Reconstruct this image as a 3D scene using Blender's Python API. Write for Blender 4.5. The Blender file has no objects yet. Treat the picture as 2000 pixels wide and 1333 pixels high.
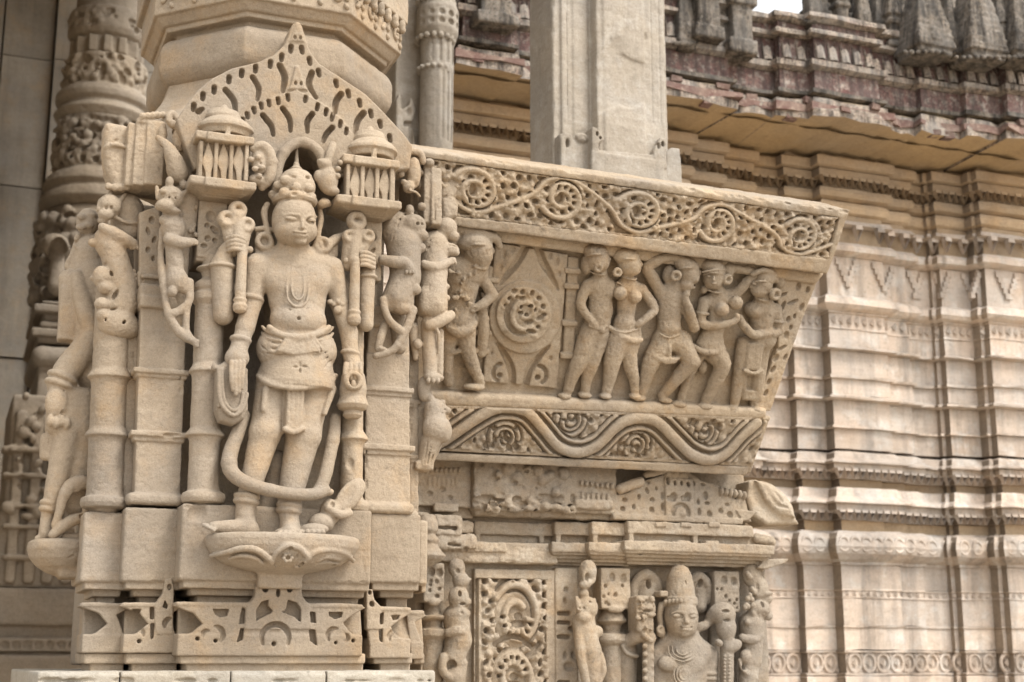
import bpy, bmesh, math, random
import numpy as np
random.seed(7); np.random.seed(7)
sc = bpy.context.scene
COL = sc.collection
F32 = np.float32

# ------------------------------------------------------------------ camera, sky, sun, exposure
IMW, IMH, FPX = 2000.0, 1333.0, 2800.0          # photo size and focal length in photo pixels
YAW, PITCH = math.radians(68.5), math.radians(12.6)
EYE_Z = 1.55
f0 = np.array([math.cos(YAW), math.sin(YAW), 0.0])
RIGHT = np.array([math.sin(YAW), -math.cos(YAW), 0.0])
ZUP = np.array([0, 0, 1.0])
FWD = f0 * math.cos(PITCH) + ZUP * math.sin(PITCH)
UPV = -f0 * math.sin(PITCH) + ZUP * math.cos(PITCH)
def ray(px, py):
    return RIGHT * ((px - IMW / 2) / FPX) + UPV * ((IMH / 2 - py) / FPX) + FWD
_d = ray(540, 1140) * 3.0
CAM = np.array([-_d[0], -_d[1], EYE_Z])          # pedestal front (540,1140) lies on the plane Y=0 at X=0

cam_data = bpy.data.cameras.new('camera')
cam = bpy.data.objects.new('camera', cam_data); COL.objects.link(cam)
from mathutils import Matrix, Vector
_m = Matrix(((RIGHT[0], UPV[0], -FWD[0]), (RIGHT[1], UPV[1], -FWD[1]), (RIGHT[2], UPV[2], -FWD[2])))
cam.matrix_world = Matrix.Translation(Vector(CAM)) @ _m.to_4x4()
cam_data.sensor_width = 36.0
cam_data.lens = FPX * 36.0 / IMW
cam_data.clip_start = 0.05; cam_data.clip_end = 3000
cam_data.dof.use_dof = True
cam_data.dof.focus_distance = 2.98
cam_data.dof.aperture_fstop = 6.3
sc.camera = cam

world = bpy.data.worlds.new('World'); sc.world = world; world.use_nodes = True
wn = world.node_tree.nodes; wl = world.node_tree.links
bg = wn['Background']; sky = wn.new('ShaderNodeTexSky'); sky.sky_type = 'NISHITA'
SUN_EL, SUN_AZ = math.radians(52), math.radians(-54)   # azimuth measured from +X, towards the camera side
sky.sun_disc = False; sky.sun_elevation = SUN_EL
sundir = Vector((math.cos(SUN_EL) * math.cos(SUN_AZ), math.cos(SUN_EL) * math.sin(SUN_AZ), math.sin(SUN_EL)))
sky.sun_rotation = math.atan2(sundir.x, sundir.y)
sky.air_density = 2.0; sky.dust_density = 1.5; sky.ozone_density = 0.8
hs = wn.new('ShaderNodeHueSaturation'); hs.inputs['Saturation'].default_value = 0.10
wl.new(sky.outputs['Color'], hs.inputs['Color']); wl.new(hs.outputs['Color'], bg.inputs['Color'])
bg.inputs['Strength'].default_value = 0.15
sun_data = bpy.data.lights.new('sun', 'SUN'); sun_data.energy = 1.5; sun_data.angle = math.radians(18)
sun_data.color = (1.0, 0.955, 0.88)
sun = bpy.data.objects.new('sun', sun_data); COL.objects.link(sun)
sun.rotation_euler = sundir.to_track_quat('Z', 'Y').to_euler()
sc.view_settings.view_transform = 'Standard'; sc.view_settings.look = 'None'
sc.view_settings.gamma = 1.0; sc.view_settings.use_curve_mapping = False
sc.view_settings.exposure = 1.12
sc.render.engine = 'CYCLES'

# ------------------------------------------------------------------ materials
def stone(name, a, b, stain=(0.10, 0.085, 0.07), stain_amt=0.25, grain=1.0, scale=1.0, bump=0.75, pale=None, pale_amt=0.0, rough=0.9, streak=0.0, ochre=0.0, speck=0.0, lo=0.56):
    m = bpy.data.materials.new(name); m.use_nodes = True
    nt = m.node_tree; N = nt.nodes; L = nt.links
    bs = N['Principled BSDF']; bs.inputs['Roughness'].default_value = rough
    bs.inputs['Specular IOR Level'].default_value = 0.2
    geo = N.new('ShaderNodeNewGeometry')
    oi = N.new('ShaderNodeObjectInfo')
    def noise(sc_, det=4, rgh=0.6, vec=None):
        n = N.new('ShaderNodeTexNoise'); n.inputs['Scale'].default_value = sc_ * scale
        n.inputs['Detail'].default_value = det; n.inputs['Roughness'].default_value = rgh
        L.new(vec or geo.outputs['Position'], n.inputs['Vector']); return n
    def ramp(src, p0, p1, c0=(0, 0, 0, 1), c1=(1, 1, 1, 1)):
        r = N.new('ShaderNodeValToRGB'); e = r.color_ramp.elements
        e[0].position = p0; e[1].position = p1; e[0].color = c0; e[1].color = c1
        L.new(src, r.inputs['Fac']); return r
    def mix(fac, c1, c2, mode='MIX'):
        x = N.new('ShaderNodeMix'); x.data_type = 'RGBA'; x.blend_type = mode
        if isinstance(fac, float): x.inputs['Factor'].default_value = fac
        else: L.new(fac, x.inputs['Factor'])
        for i, c in ((6, c1), (7, c2)):
            if isinstance(c, tuple): x.inputs[i].default_value = (*c, 1)
            else: L.new(c, x.inputs[i])
        return x.outputs[2]
    def mul(a_, v):
        x = N.new('ShaderNodeMath'); x.operation = 'MULTIPLY'; L.new(a_, x.inputs[0])
        if isinstance(v, float): x.inputs[1].default_value = v
        else: L.new(v, x.inputs[1])
        return x.outputs[0]
    n1 = noise(5.0, 5, 0.62)
    col = mix(ramp(n1.outputs['Fac'], 0.34, 0.66).outputs['Color'], a, b)
    if ochre > 0:
        no = noise(8.0, 5, 0.7)
        col = mix(mul(ramp(no.outputs['Fac'], 0.50, 0.68).outputs['Color'], ochre), col, (0.50, 0.31, 0.14))
    if pale is not None:
        n4 = noise(11.0, 6, 0.7)
        col = mix(mul(ramp(n4.outputs['Fac'], 0.50, 0.64).outputs['Color'], pale_amt), col, pale)
    n2 = noise(26.0, 6, 0.72)
    col = mix(mul(ramp(n2.outputs['Fac'], lo, lo + 0.16).outputs['Color'], stain_amt), col, stain)
    if streak > 0:
        mp = N.new('ShaderNodeMapping'); mp.inputs['Scale'].default_value = (9, 9, 0.9)
        L.new(geo.outputs['Position'], mp.inputs['Vector'])
        n5 = noise(1.0, 6, 0.7, mp.outputs['Vector'])
        col = mix(mul(ramp(n5.outputs['Fac'], lo - 0.04, lo + 0.14).outputs['Color'], streak), col, stain)
    n8 = noise(2.6, 4, 0.6)
    col = mix(mul(ramp(n8.outputs['Fac'], 0.44, 0.66).outputs['Color'], 0.55), col, tuple(0.78 * (0.6 * sum(a) / 3 + 0.4 * c) for c in a))
    rv = N.new('ShaderNodeMapRange'); rv.inputs['To Min'].default_value = 0.83; rv.inputs['To Max'].default_value = 1.10
    L.new(oi.outputs['Random'], rv.inputs['Value'])
    cm = N.new('ShaderNodeCombineColor'); [L.new(rv.outputs['Result'], cm.inputs[i]) for i in range(3)]
    col = mix(1.0, col, cm.outputs['Color'], 'MULTIPLY')
    # bedding: fine horizontal layers in the sandstone
    mp2 = N.new('ShaderNodeMapping'); mp2.inputs['Scale'].default_value = (6, 6, 75)
    L.new(geo.outputs['Position'], mp2.inputs['Vector'])
    n6 = noise(1.0, 3, 0.6, mp2.outputs['Vector'])
    col = mix(0.22 * grain if grain < 4 else 0.5, col, ramp(n6.outputs['Fac'], 0.3, 0.7, (0.62, 0.60, 0.57, 1), (1.0, 1.0, 1.0, 1)).outputs['Color'], 'MULTIPLY')
    # sand grain
    n3 = noise(420.0, 3, 0.75)
    col = mix(min(1.0, 0.55 * grain), col, ramp(n3.outputs['Fac'], 0.32, 0.68, (0.70, 0.68, 0.65, 1), (1.14, 1.13, 1.11, 1)).outputs['Color'], 'MULTIPLY')
    n7 = noise(130.0, 4, 0.8)
    col = mix(min(1.0, 0.45 * grain), col, ramp(n7.outputs['Fac'], 0.30, 0.60, (0.66, 0.63, 0.60, 1), (1.05, 1.05, 1.05, 1)).outputs['Color'], 'MULTIPLY')
    if speck > 0: col = mix(mul(ramp(n7.outputs['Fac'], 0.60, 0.70).outputs['Color'], speck), col, stain)
    L.new(col, bs.inputs['Base Color'])
    b1 = N.new('ShaderNodeBump'); b1.inputs['Strength'].default_value = bump; b1.inputs['Distance'].default_value = 0.0028
    L.new(n7.outputs['Fac'], b1.inputs['Height'])
    b2 = N.new('ShaderNodeBump'); b2.inputs['Strength'].default_value = bump * 0.8; b2.inputs['Distance'].default_value = 0.0007
    L.new(n3.outputs['Fac'], b2.inputs['Height']); L.new(b1.outputs['Normal'], b2.inputs['Normal'])
    b3 = N.new('ShaderNodeBump'); b3.inputs['Strength'].default_value = bump * 0.8; b3.inputs['Distance'].default_value = 0.006
    L.new(n2.outputs['Fac'], b3.inputs['Height']); L.new(b2.outputs['Normal'], b3.inputs['Normal'])
    L.new(b3.outputs['Normal'], bs.inputs['Normal'])
    return m
M_PILLAR = stone('pillar_sandstone', (0.42, 0.342, 0.257), (0.345, 0.274, 0.20), stain_amt=0.28, ochre=0.32, speck=0.22, streak=0.12)
M_STATUE = stone('statue_sandstone', (0.43, 0.35, 0.264), (0.355, 0.283, 0.207), stain_amt=0.24, ochre=0.34, speck=0.2, streak=0.10)
M_PARAPET = stone('parapet_sandstone', (0.47, 0.383, 0.285), (0.37, 0.29, 0.207), stain_amt=0.5, ochre=0.4, grain=1.3, bump=0.8, speck=0.5)
M_LOWER = stone('weathered_sandstone', (0.45, 0.37, 0.28), (0.35, 0.28, 0.207), stain_amt=0.5, ochre=0.3, pale=(0.52, 0.475, 0.41), pale_amt=0.4, grain=1.3, bump=0.8, speck=0.4)
M_WALL = stone('pinkish_wall_stone', (0.62, 0.52, 0.435), (0.56, 0.45, 0.365), stain=(0.12, 0.11, 0.10), stain_amt=0.35, pale=(0.68, 0.635, 0.585), pale_amt=0.75, scale=0.9, streak=0.6, ochre=0.10, lo=0.53)
M_ALGAE_SHADE = stone('algae_and_shade_stone', (0.27, 0.215, 0.165), (0.40, 0.325, 0.25), stain=(0.06, 0.052, 0.046), stain_amt=0.5, scale=0.7, streak=0.7)  # algae growth plus the shade of the side returns, painted as darker brown
M_WALLUP = stone('upper_wall_stone', (0.52, 0.40, 0.275), (0.45, 0.33, 0.215), stain_amt=0.35, scale=0.5, streak=0.2, ochre=0.3)
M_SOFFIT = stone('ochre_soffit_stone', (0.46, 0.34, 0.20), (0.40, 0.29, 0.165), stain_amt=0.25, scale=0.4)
M_GREYCOL = stone('grey_column_stone', (0.42, 0.37, 0.31), (0.34, 0.295, 0.24), stain_amt=0.25, pale=(0.50, 0.465, 0.42), pale_amt=0.5, streak=0.45)
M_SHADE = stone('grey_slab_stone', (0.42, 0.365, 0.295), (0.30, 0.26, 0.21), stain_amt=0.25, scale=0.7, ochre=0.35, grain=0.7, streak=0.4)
M_FARCOL = stone('far_column_stone', (0.42, 0.345, 0.26), (0.33, 0.268, 0.20), stain_amt=0.3, scale=0.5)
M_RED = stone('red_limewash', (0.17, 0.085, 0.078), (0.27, 0.19, 0.165), stain=(0.05, 0.042, 0.04), stain_amt=0.7, pale=(0.50, 0.45, 0.40), pale_amt=0.9, scale=3.0, streak=0.7, lo=0.47)
M_BRICK = stone('old_brick', (0.18, 0.10, 0.088), (0.28, 0.20, 0.165), stain_amt=0.6, pale=(0.42, 0.33, 0.27), pale_amt=0.7, scale=3.0)
M_WHITEWASH = stone('old_limewash', (0.50, 0.43, 0.36), (0.38, 0.31, 0.25), stain=(0.05, 0.042, 0.038), stain_amt=0.8, pale=(0.36, 0.20, 0.17), pale_amt=0.35, scale=3.0, streak=0.9, lo=0.47)
M_SPIRE = stone('blackened_spire_stone', (0.29, 0.245, 0.20), (0.16, 0.135, 0.11), stain=(0.04, 0.036, 0.033), stain_amt=0.85, pale=(0.46, 0.42, 0.38), pale_amt=0.4, scale=2.5, streak=0.95, lo=0.47)
M_PLAT = stone('platform_stone', (0.50, 0.455, 0.385), (0.43, 0.38, 0.31), stain_amt=0.25)
M_GROUND = stone('paving_stone', (0.50, 0.42, 0.32), (0.44, 0.365, 0.275), stain_amt=0.2)

# ------------------------------------------------------------------ objects
def tag(o, label=None, cat=None, group=None, kind=None):
    if label: o['label'] = label
    if cat: o['category'] = cat
    if group: o['group'] = group
    if kind: o['kind'] = kind
    return o
def thing(name, loc, label, cat, group=None):
    o = bpy.data.objects.new(name, None); COL.objects.link(o)
    o.location = Vector([float(c) for c in loc]); o.empty_display_size = 0.05
    return tag(o, label, cat, group)
def wloc(o):
    v = np.zeros(3)
    while o is not None:
        v += np.array(o.location); o = o.parent
    return v
def mesh_from(name, V, Q):
    me = bpy.data.meshes.new(name)
    V = np.ascontiguousarray(V, dtype=F32); Q = np.ascontiguousarray(Q, dtype=np.int32)
    n = Q.shape[1]
    me.vertices.add(len(V)); me.vertices.foreach_set('co', V.ravel())
    me.loops.add(Q.size); me.loops.foreach_set('vertex_index', Q.ravel())
    me.polygons.add(len(Q)); me.polygons.foreach_set('loop_start', np.arange(0, Q.size, n, dtype=np.int32))
    me.update(calc_edges=True); me.validate()
    return me
def put(name, VQ, mat, parent=None, base=None, smooth=True):
    """V in world space -> one mesh object (child of parent, or top-level with its origin at base)."""
    V, Q = VQ
    off = wloc(parent) if parent is not None else (np.array(base, float) if base is not None else
          np.array([(V[:, 0].min() + V[:, 0].max()) / 2, (V[:, 1].min() + V[:, 1].max()) / 2, V[:, 2].min()]))
    me = mesh_from(name, V - off, Q)
    me.polygons.foreach_set('use_smooth', np.full(len(me.polygons), bool(smooth)))
    me.materials.append(mat)
    o = bpy.data.objects.new(name, me); COL.objects.link(o)
    if parent is not None: o.parent = parent
    else: o.location = Vector([float(c) for c in off])
    return o

# ------------------------------------------------------------------ value noise on points
_rt = np.random.RandomState(3).rand(1 << 14).astype(F32)
def vnoise(P, freq):
    p = P * freq; i = np.floor(p).astype(np.int64); fr_ = (p - i).astype(F32); fr_ = fr_ * fr_ * (3 - 2 * fr_)
    def h(a, b, c): return _rt[(a * 73856093 ^ b * 19349663 ^ c * 83492791) & 16383]
    r = 0
    for dx in (0, 1):
        wx = fr_[:, 0] if dx else 1 - fr_[:, 0]
        for dy in (0, 1):
            wy = fr_[:, 1] if dy else 1 - fr_[:, 1]
            for dz in (0, 1):
                wz = fr_[:, 2] if dz else 1 - fr_[:, 2]
                r = r + wx * wy * wz * h(i[:, 0] + dx, i[:, 1] + dy, i[:, 2] + dz)
    return r * 2 - 1
def quad_normals(V, Q):
    a = V[Q[:, 2]] - V[Q[:, 0]]; b = V[Q[:, 3 if Q.shape[1] > 3 else 1]] - V[Q[:, 1 if Q.shape[1] > 3 else 0]]
    n = np.cross(a, b); N = np.zeros_like(V)
    for k in range(Q.shape[1]): np.add.at(N, Q[:, k], n)
    return N / (np.linalg.norm(N, axis=1, keepdims=True) + 1e-12)

# ------------------------------------------------------------------ frames: a plane of the building and the photo's rays onto it
class Frame:
    def __init__(s, o, U, V, N, S):
        s.o, s.U, s.V, s.N, s.S = [np.array(x, float) for x in (o, U, V, N)] + [S]
    def at(s, px, py, w=0.0):
        d = ray(px, py); q = s.o + s.N * (w * s.S)
        t = np.dot(q - CAM, s.N) / np.dot(d, s.N)
        p = CAM + d * t - s.o
        return np.array([np.dot(p, s.U) / s.S, np.dot(p, s.V) / s.S, w])
    def world(s, L):
        L = np.asarray(L, float)
        return s.o + s.S * (L[..., 0:1] * s.U + L[..., 1:2] * s.V + L[..., 2:3] * s.N)
    def w(s, px, py, w=0.0): return s.world(s.at(px, py, w))
def vframe(Y, px, py):
    """upright frame on the plane Y, its unit = one photo pixel at (px,py)"""
    d = ray(px, py); t = (Y - CAM[1]) / d[1]
    return Frame((0, Y, 0), (1, 0, 0), (0, 0, 1), (0, -1, 0), t / FPX)

# ------------------------------------------------------------------ distance-field carving
def seg_d(a, b, pu, pv, pw, sw=1.0):
    a = np.asarray(a, float); b = np.asarray(b, float); ba = b - a
    l2 = ba[0] ** 2 + ba[1] ** 2 + (ba[2] / sw) ** 2 + 1e-9
    t = np.clip(((pu - a[0]) * ba[0] + (pv - a[1]) * ba[1] + (pw - a[2]) * ba[2] / (sw * sw)) / l2, 0, 1)
    return np.sqrt((pu - a[0] - t * ba[0]) ** 2 + (pv - a[1] - t * ba[1]) ** 2 + ((pw - a[2] - t * ba[2]) / sw) ** 2), t
def poly_d(pts, u, v):
    pts = np.asarray(pts, float); n = len(pts)
    shp = np.broadcast(u, v).shape
    d = np.full(shp, 1e9, F32); s = np.ones(shp, F32)
    for i in range(n):
        a = pts[i]; b = pts[i - 1]; e = b - a
        wu = u - a[0]; wv = v - a[1]
        t = np.clip((wu * e[0] + wv * e[1]) / (e[0] ** 2 + e[1] ** 2 + 1e-9), 0, 1)
        d = np.minimum(d, (wu - t * e[0]) ** 2 + (wv - t * e[1]) ** 2)
        c1 = v >= a[1]; c2 = v < b[1]; c3 = e[0] * wv > e[1] * wu
        flip = (c1 & c2 & c3) | (~c1 & ~c2 & ~c3)
        s = np.where(flip, -s, s)
    return s * np.sqrt(d)
def smin(a, b, k):
    if k <= 0: return np.minimum(a, b)
    h = np.clip(0.5 + 0.5 * (b - a) / k, 0, 1)
    return b + (a - b) * h - k * h * (1 - h)
class Sc:
    """carve in the units of a frame; points are given as (photo x, photo y, w)"""
    def __init__(s, fr, vox=2.0): s.fr = fr; s.vox = vox; s.ops = []
    def P(s, p): return s.fr.at(*p)
    def add(s, fn, lo, hi, op, k): s.ops.append((fn, np.array(lo, float) - k - 1, np.array(hi, float) + k + 1, op, k)); return s
    def cap(s, a, b, ra, rb=None, k=5, op='u', sw=1.0, local=False):
        rb = ra if rb is None else rb
        if not local: a = s.P(a); b = s.P(b)
        def fn(u, v, w):
            d, t = seg_d(a, b, u, v, w, sw); return (d - (ra + t * (rb - ra))) * min(1.0, max(sw, 0.6))
        m = max(ra, rb); e = np.array([m, m, m * max(sw, 1)])
        return s.add(fn, np.minimum(a, b) - e, np.maximum(a, b) + e, op, k)
    def tube(s, pts, r, k=5, op='u', sw=1.0):
        rs = list(r) if hasattr(r, '__len__') else [r] * len(pts)
        if len(pts) > 2 and len(pts) < 12:        # smooth the bends
            A = np.array([(*q, rr) for q, rr in zip(pts, rs)], float); out = []
            for i in range(len(A) - 1):
                p0, p1, p2, p3 = A[max(i - 1, 0)], A[i], A[i + 1], A[min(i + 2, len(A) - 1)]
                for t in (0, 1 / 3, 2 / 3): out.append(0.5 * (2 * p1 + (p2 - p0) * t + (2 * p0 - 5 * p1 + 4 * p2 - p3) * t * t + (3 * p1 - p0 - 3 * p2 + p3) * t ** 3))
            out.append(A[-1]); pts = [tuple(q[:3]) for q in out]; rs = [max(0.5, q[3]) for q in out]
        A = [s.P(q) for q in pts]; m = max(rs); e = np.array([m, m, m * max(sw, 1)]); f_ = min(1.0, max(sw, 0.6)); G = 8
        for g in range(0, len(A) - 1, G):       # one hard-joined run of segments per operation, so bends do not swell
            idx = range(g, min(g + G, len(A) - 1))
            def fn(u, v, w, idx=idx):
                d = None
                for i in idx:
                    dd, t = seg_d(A[i], A[i + 1], u, v, w, sw); dd = dd - (rs[i] + t * (rs[i + 1] - rs[i])); d = dd if d is None else np.minimum(d, dd)
                return d * f_
            B = np.array([A[i] for i in list(idx) + [idx[-1] + 1]]); s.add(fn, B.min(0) - e, B.max(0) + e, op, k)
        return s
    def ell(s, c, r, rot=0.0, k=5, op='u'):
        c = s.P(c); r = np.array(r if hasattr(r, '__len__') else (r, r, r), float); ca, sa = math.cos(math.radians(rot)), math.sin(math.radians(rot))
        def fn(u, v, w):
            du = u - c[0]; dv = v - c[1]; x = du * ca + dv * sa; y = -du * sa + dv * ca; z = w - c[2]
            k0 = np.sqrt((x / r[0]) ** 2 + (y / r[1]) ** 2 + (z / r[2]) ** 2)
            k1 = np.sqrt((x / r[0] ** 2) ** 2 + (y / r[1] ** 2) ** 2 + (z / r[2] ** 2) ** 2) + 1e-9
            return k0 * (k0 - 1) / k1
        m = max(r[0], r[1]) if rot else None
        e = np.array([m or r[0], m or r[1], r[2]])
        return s.add(fn, c - e, c + e, op, k)
    def box(s, c, h, r=2.0, rot=0.0, k=2, op='u', local=False, tilt=0.0):
        c = np.array(c, float) if local else s.P(c)
        h = np.array(h, float); ca, sa = math.cos(math.radians(rot)), math.sin(math.radians(rot))
        r = min(r, h.min() * 0.95)
        def fn(u, v, w):
            du = u - c[0]; dv = v - c[1]
            x = np.abs(du * ca + dv * sa) - h[0] + r; y = np.abs(-du * sa + dv * ca) - h[1] + r; z = np.abs(w - c[2] - tilt * dv) - h[2] + r
            return np.sqrt(np.maximum(x, 0) ** 2 + np.maximum(y, 0) ** 2 + np.maximum(z, 0) ** 2) + np.minimum(np.maximum(x, np.maximum(y, z)), 0) - r
        m = math.hypot(h[0], h[1]) if rot else None
        e = np.array([m or h[0], m or h[1], h[2] + abs(tilt) * h[1]])
        return s.add(fn, c - e, c + e, op, k)
    def bx(s, x0, y0, x1, y1, w1, w0, r=2.0, k=2, op='u', tilt=0.0):
        """box from photo rectangle at front depth w1 back to w0"""
        w1, w0 = max(w0, w1), min(w0, w1)
        a = s.P((x0, (y0 + y1) / 2, w1)); b = s.P((x1, (y0 + y1) / 2, w1)); t = s.P(((x0 + x1) / 2, y0, w1)); u_ = s.P(((x0 + x1) / 2, y1, w1))
        c = ((a[0] + b[0]) / 2, (t[1] + u_[1]) / 2, (w0 + w1) / 2)
        return s.box(c, ((b[0] - a[0]) / 2, (t[1] - u_[1]) / 2, (w1 - w0) / 2), r, 0, k, op, True, tilt)
    def ring(s, c, axis, R, r, k=3, op='u', squash=1.0):
        c = s.P(c); ax = np.array(axis, float); ax /= np.linalg.norm(ax)
        def fn(u, v, w):
            du = u - c[0]; dv = (v - c[1]); dw = w - c[2]
            h = du * ax[0] + dv * ax[1] + dw * ax[2]
            q = np.sqrt(np.maximum(du * du + dv * dv + dw * dw - h * h, 0))
            return np.sqrt((q - R) ** 2 + (h / squash) ** 2) - r
        e = np.array([R + r] * 3)
        return s.add(fn, c - e, c + e, op, k)
    def ext(s, pts, w0, w1, r=2.0, k=2, op='u', wp=None):
        """photo outline extruded between depths w0 and w1"""
        wp = w1 if wp is None else wp
        q = np.array([s.fr.at(p[0], p[1], wp)[:2] for p in pts])
        def fn(u, v, w):
            d2 = poly_d(q, u[:, :, 0], v[:, :, 0])[:, :, None] + r; dz = np.abs(w - (w0 + w1) / 2) - (w1 - w0) / 2 + r
            return np.sqrt(np.maximum(d2, 0) ** 2 + np.maximum(dz, 0) ** 2) + np.minimum(np.maximum(d2, dz), 0) - r
        return s.add(fn, (*q.min(0), w0), (*q.max(0), w1), op, k)
    def lathe(s, c, prof, k=2, op='u', sides=0, sq=1.0, r=0.0, u=None):
        """prof: (radius, photo y) pairs from top to bottom round the upright axis at photo x = c[0], depth c[1]"""
        pts = []
        ax = None
        for rad, py in prof:
            p = s.P((c[0], py, c[1])); pts.append((rad, p[1])); ax = p[0]
        if u is not None: ax = u
        vs = [p[1] for p in pts]
        pl = [(-1.0, pts[0][1])] + pts + [(-1.0, pts[-1][1])]
        cu, cw = ax, c[1]; R = max(p[0] for p in pts)
        def fn(u, v, w):
            du = u - cu; dw = (w - cw) / sq
            if sides:
                rho = 0
                for i in range(sides):
                    an = 2 * math.pi * (i + (0.5 if sides == 8 and False else 0)) / sides
                    rho = np.maximum(rho, du * math.cos(an) + dw * math.sin(an))
            else: rho = np.sqrt(du * du + dw * dw)
            return poly_d(pl, rho, v + 0 * rho) - r
        return s.add(fn, (cu - R, min(vs), cw - R * sq), (cu + R, max(vs), cw + R * sq), op, k)
    def cut_w(s, w0): s.wcut = w0; return s
    def mesh(s, rough=0.0, rfreq=0.05, lo=None, hi=None):
        h = s.vox
        U = [o for o in s.ops if o[3] == 'u']
        lo = np.min([o[1] for o in U], 0) - 2 * h; hi = np.max([o[2] for o in U], 0) + 2 * h
        wc = getattr(s, 'wcut', None)
        if wc is not None: lo[2] = max(lo[2], wc - 2 * h)
        n = np.ceil((hi - lo) / h).astype(int) + 1
        ax = [(lo[i] + h * np.arange(n[i])).astype(F32) for i in range(3)]
        f = np.full(n, 50.0, F32)
        for fn, a, b, op, k in s.ops:
            i0 = np.clip(np.floor((a - lo) / h).astype(int), 0, n); i1 = np.clip(np.ceil((b - lo) / h).astype(int) + 1, 0, n)
            if np.any(i1 <= i0): continue
            sl = tuple(slice(i0[i], i1[i]) for i in range(3))
            d = fn(ax[0][sl[0]][:, None, None], ax[1][sl[1]][None, :, None], ax[2][sl[2]][None, None, :])
            g = f[sl]
            f[sl] = smin(g, d, k) if op == 'u' else -smin(-g, d, k)
        if wc is not None: f = np.maximum(f, (wc - ax[2])[None, None, :])
        V, Q = surface_net(f, lo, h)
        if rough > 0 and len(V):
            Nn = quad_normals(V, Q)
            V = V + Nn * (rough * (0.6 * vnoise(V, rfreq) + 0.45 * vnoise(V, rfreq * 2.3) + 0.35 * vnoise(V, rfreq * 5.1)) - 1.1 * rough * np.clip(vnoise(V + 37.0, rfreq * 1.6) - 0.45, 0, 1) * 2.0)[:, None]
        return s.fr.world(V), Q
def surface_net(f, lo, h):
    s = f < 0
    n = np.array(f.shape) - 1
    cnt = np.zeros(n, np.uint8)
    for dx in (0, 1):
        for dy in (0, 1):
            for dz in (0, 1):
                cnt += s[dx:dx + n[0], dy:dy + n[1], dz:dz + n[2]]
    mixed = (cnt > 0) & (cnt < 8)
    idx = np.full(n, -1, np.int32); ijk = np.argwhere(mixed); idx[mixed] = np.arange(len(ijk), dtype=np.int32)
    acc = np.zeros((len(ijk), 3)); num = np.zeros(len(ijk))
    I, J, K = ijk.T
    cs = {(a, b, c): f[I + a, J + b, K + c] for a in (0, 1) for b in (0, 1) for c in (0, 1)}
    for a in cs:
        for axis in range(3):
            if a[axis]: continue
            b = list(a); b[axis] = 1; b = tuple(b)
            fa, fb = cs[a], cs[b]; cr = (fa < 0) != (fb < 0)
            t = np.where(cr, fa / np.where(cr, fa - fb, 1), 0)
            p = np.tile(np.array(a, float), (len(ijk), 1)); p[:, axis] = t
            acc += np.where(cr[:, None], p, 0); num += cr
    V = (ijk + acc / num[:, None]) * h + lo
    Qs = []
    for axis in range(3):
        b1, b2 = (axis + 1) % 3, (axis + 2) % 3
        s0 = [slice(None)] * 3; s1 = [slice(None)] * 3
        s0[axis] = slice(0, n[axis]); s1[axis] = slice(1, n[axis] + 1)
        s0[b1] = s1[b1] = slice(1, n[b1]); s0[b2] = s1[b2] = slice(1, n[b2])
        A = s[tuple(s0)]; B = s[tuple(s1)]
        e = np.argwhere(A != B)
        if not len(e): continue
        inside = A[tuple(e.T)]
        off = np.zeros(3, int); off[b1] = 1; off[b2] = 1
        c = e + off
        def cell(d1, d2):
            q = c.copy(); q[:, b1] -= d1; q[:, b2] -= d2; return idx[tuple(q.T)]
        q = np.stack([cell(1, 1), cell(0, 1), cell(0, 0), cell(1, 0)], 1)
        q[~inside] = q[~inside][:, ::-1]
        Qs.append(q)
    Q = np.concatenate(Qs) if Qs else np.zeros((0, 4), np.int32)
    return V, Q

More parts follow.
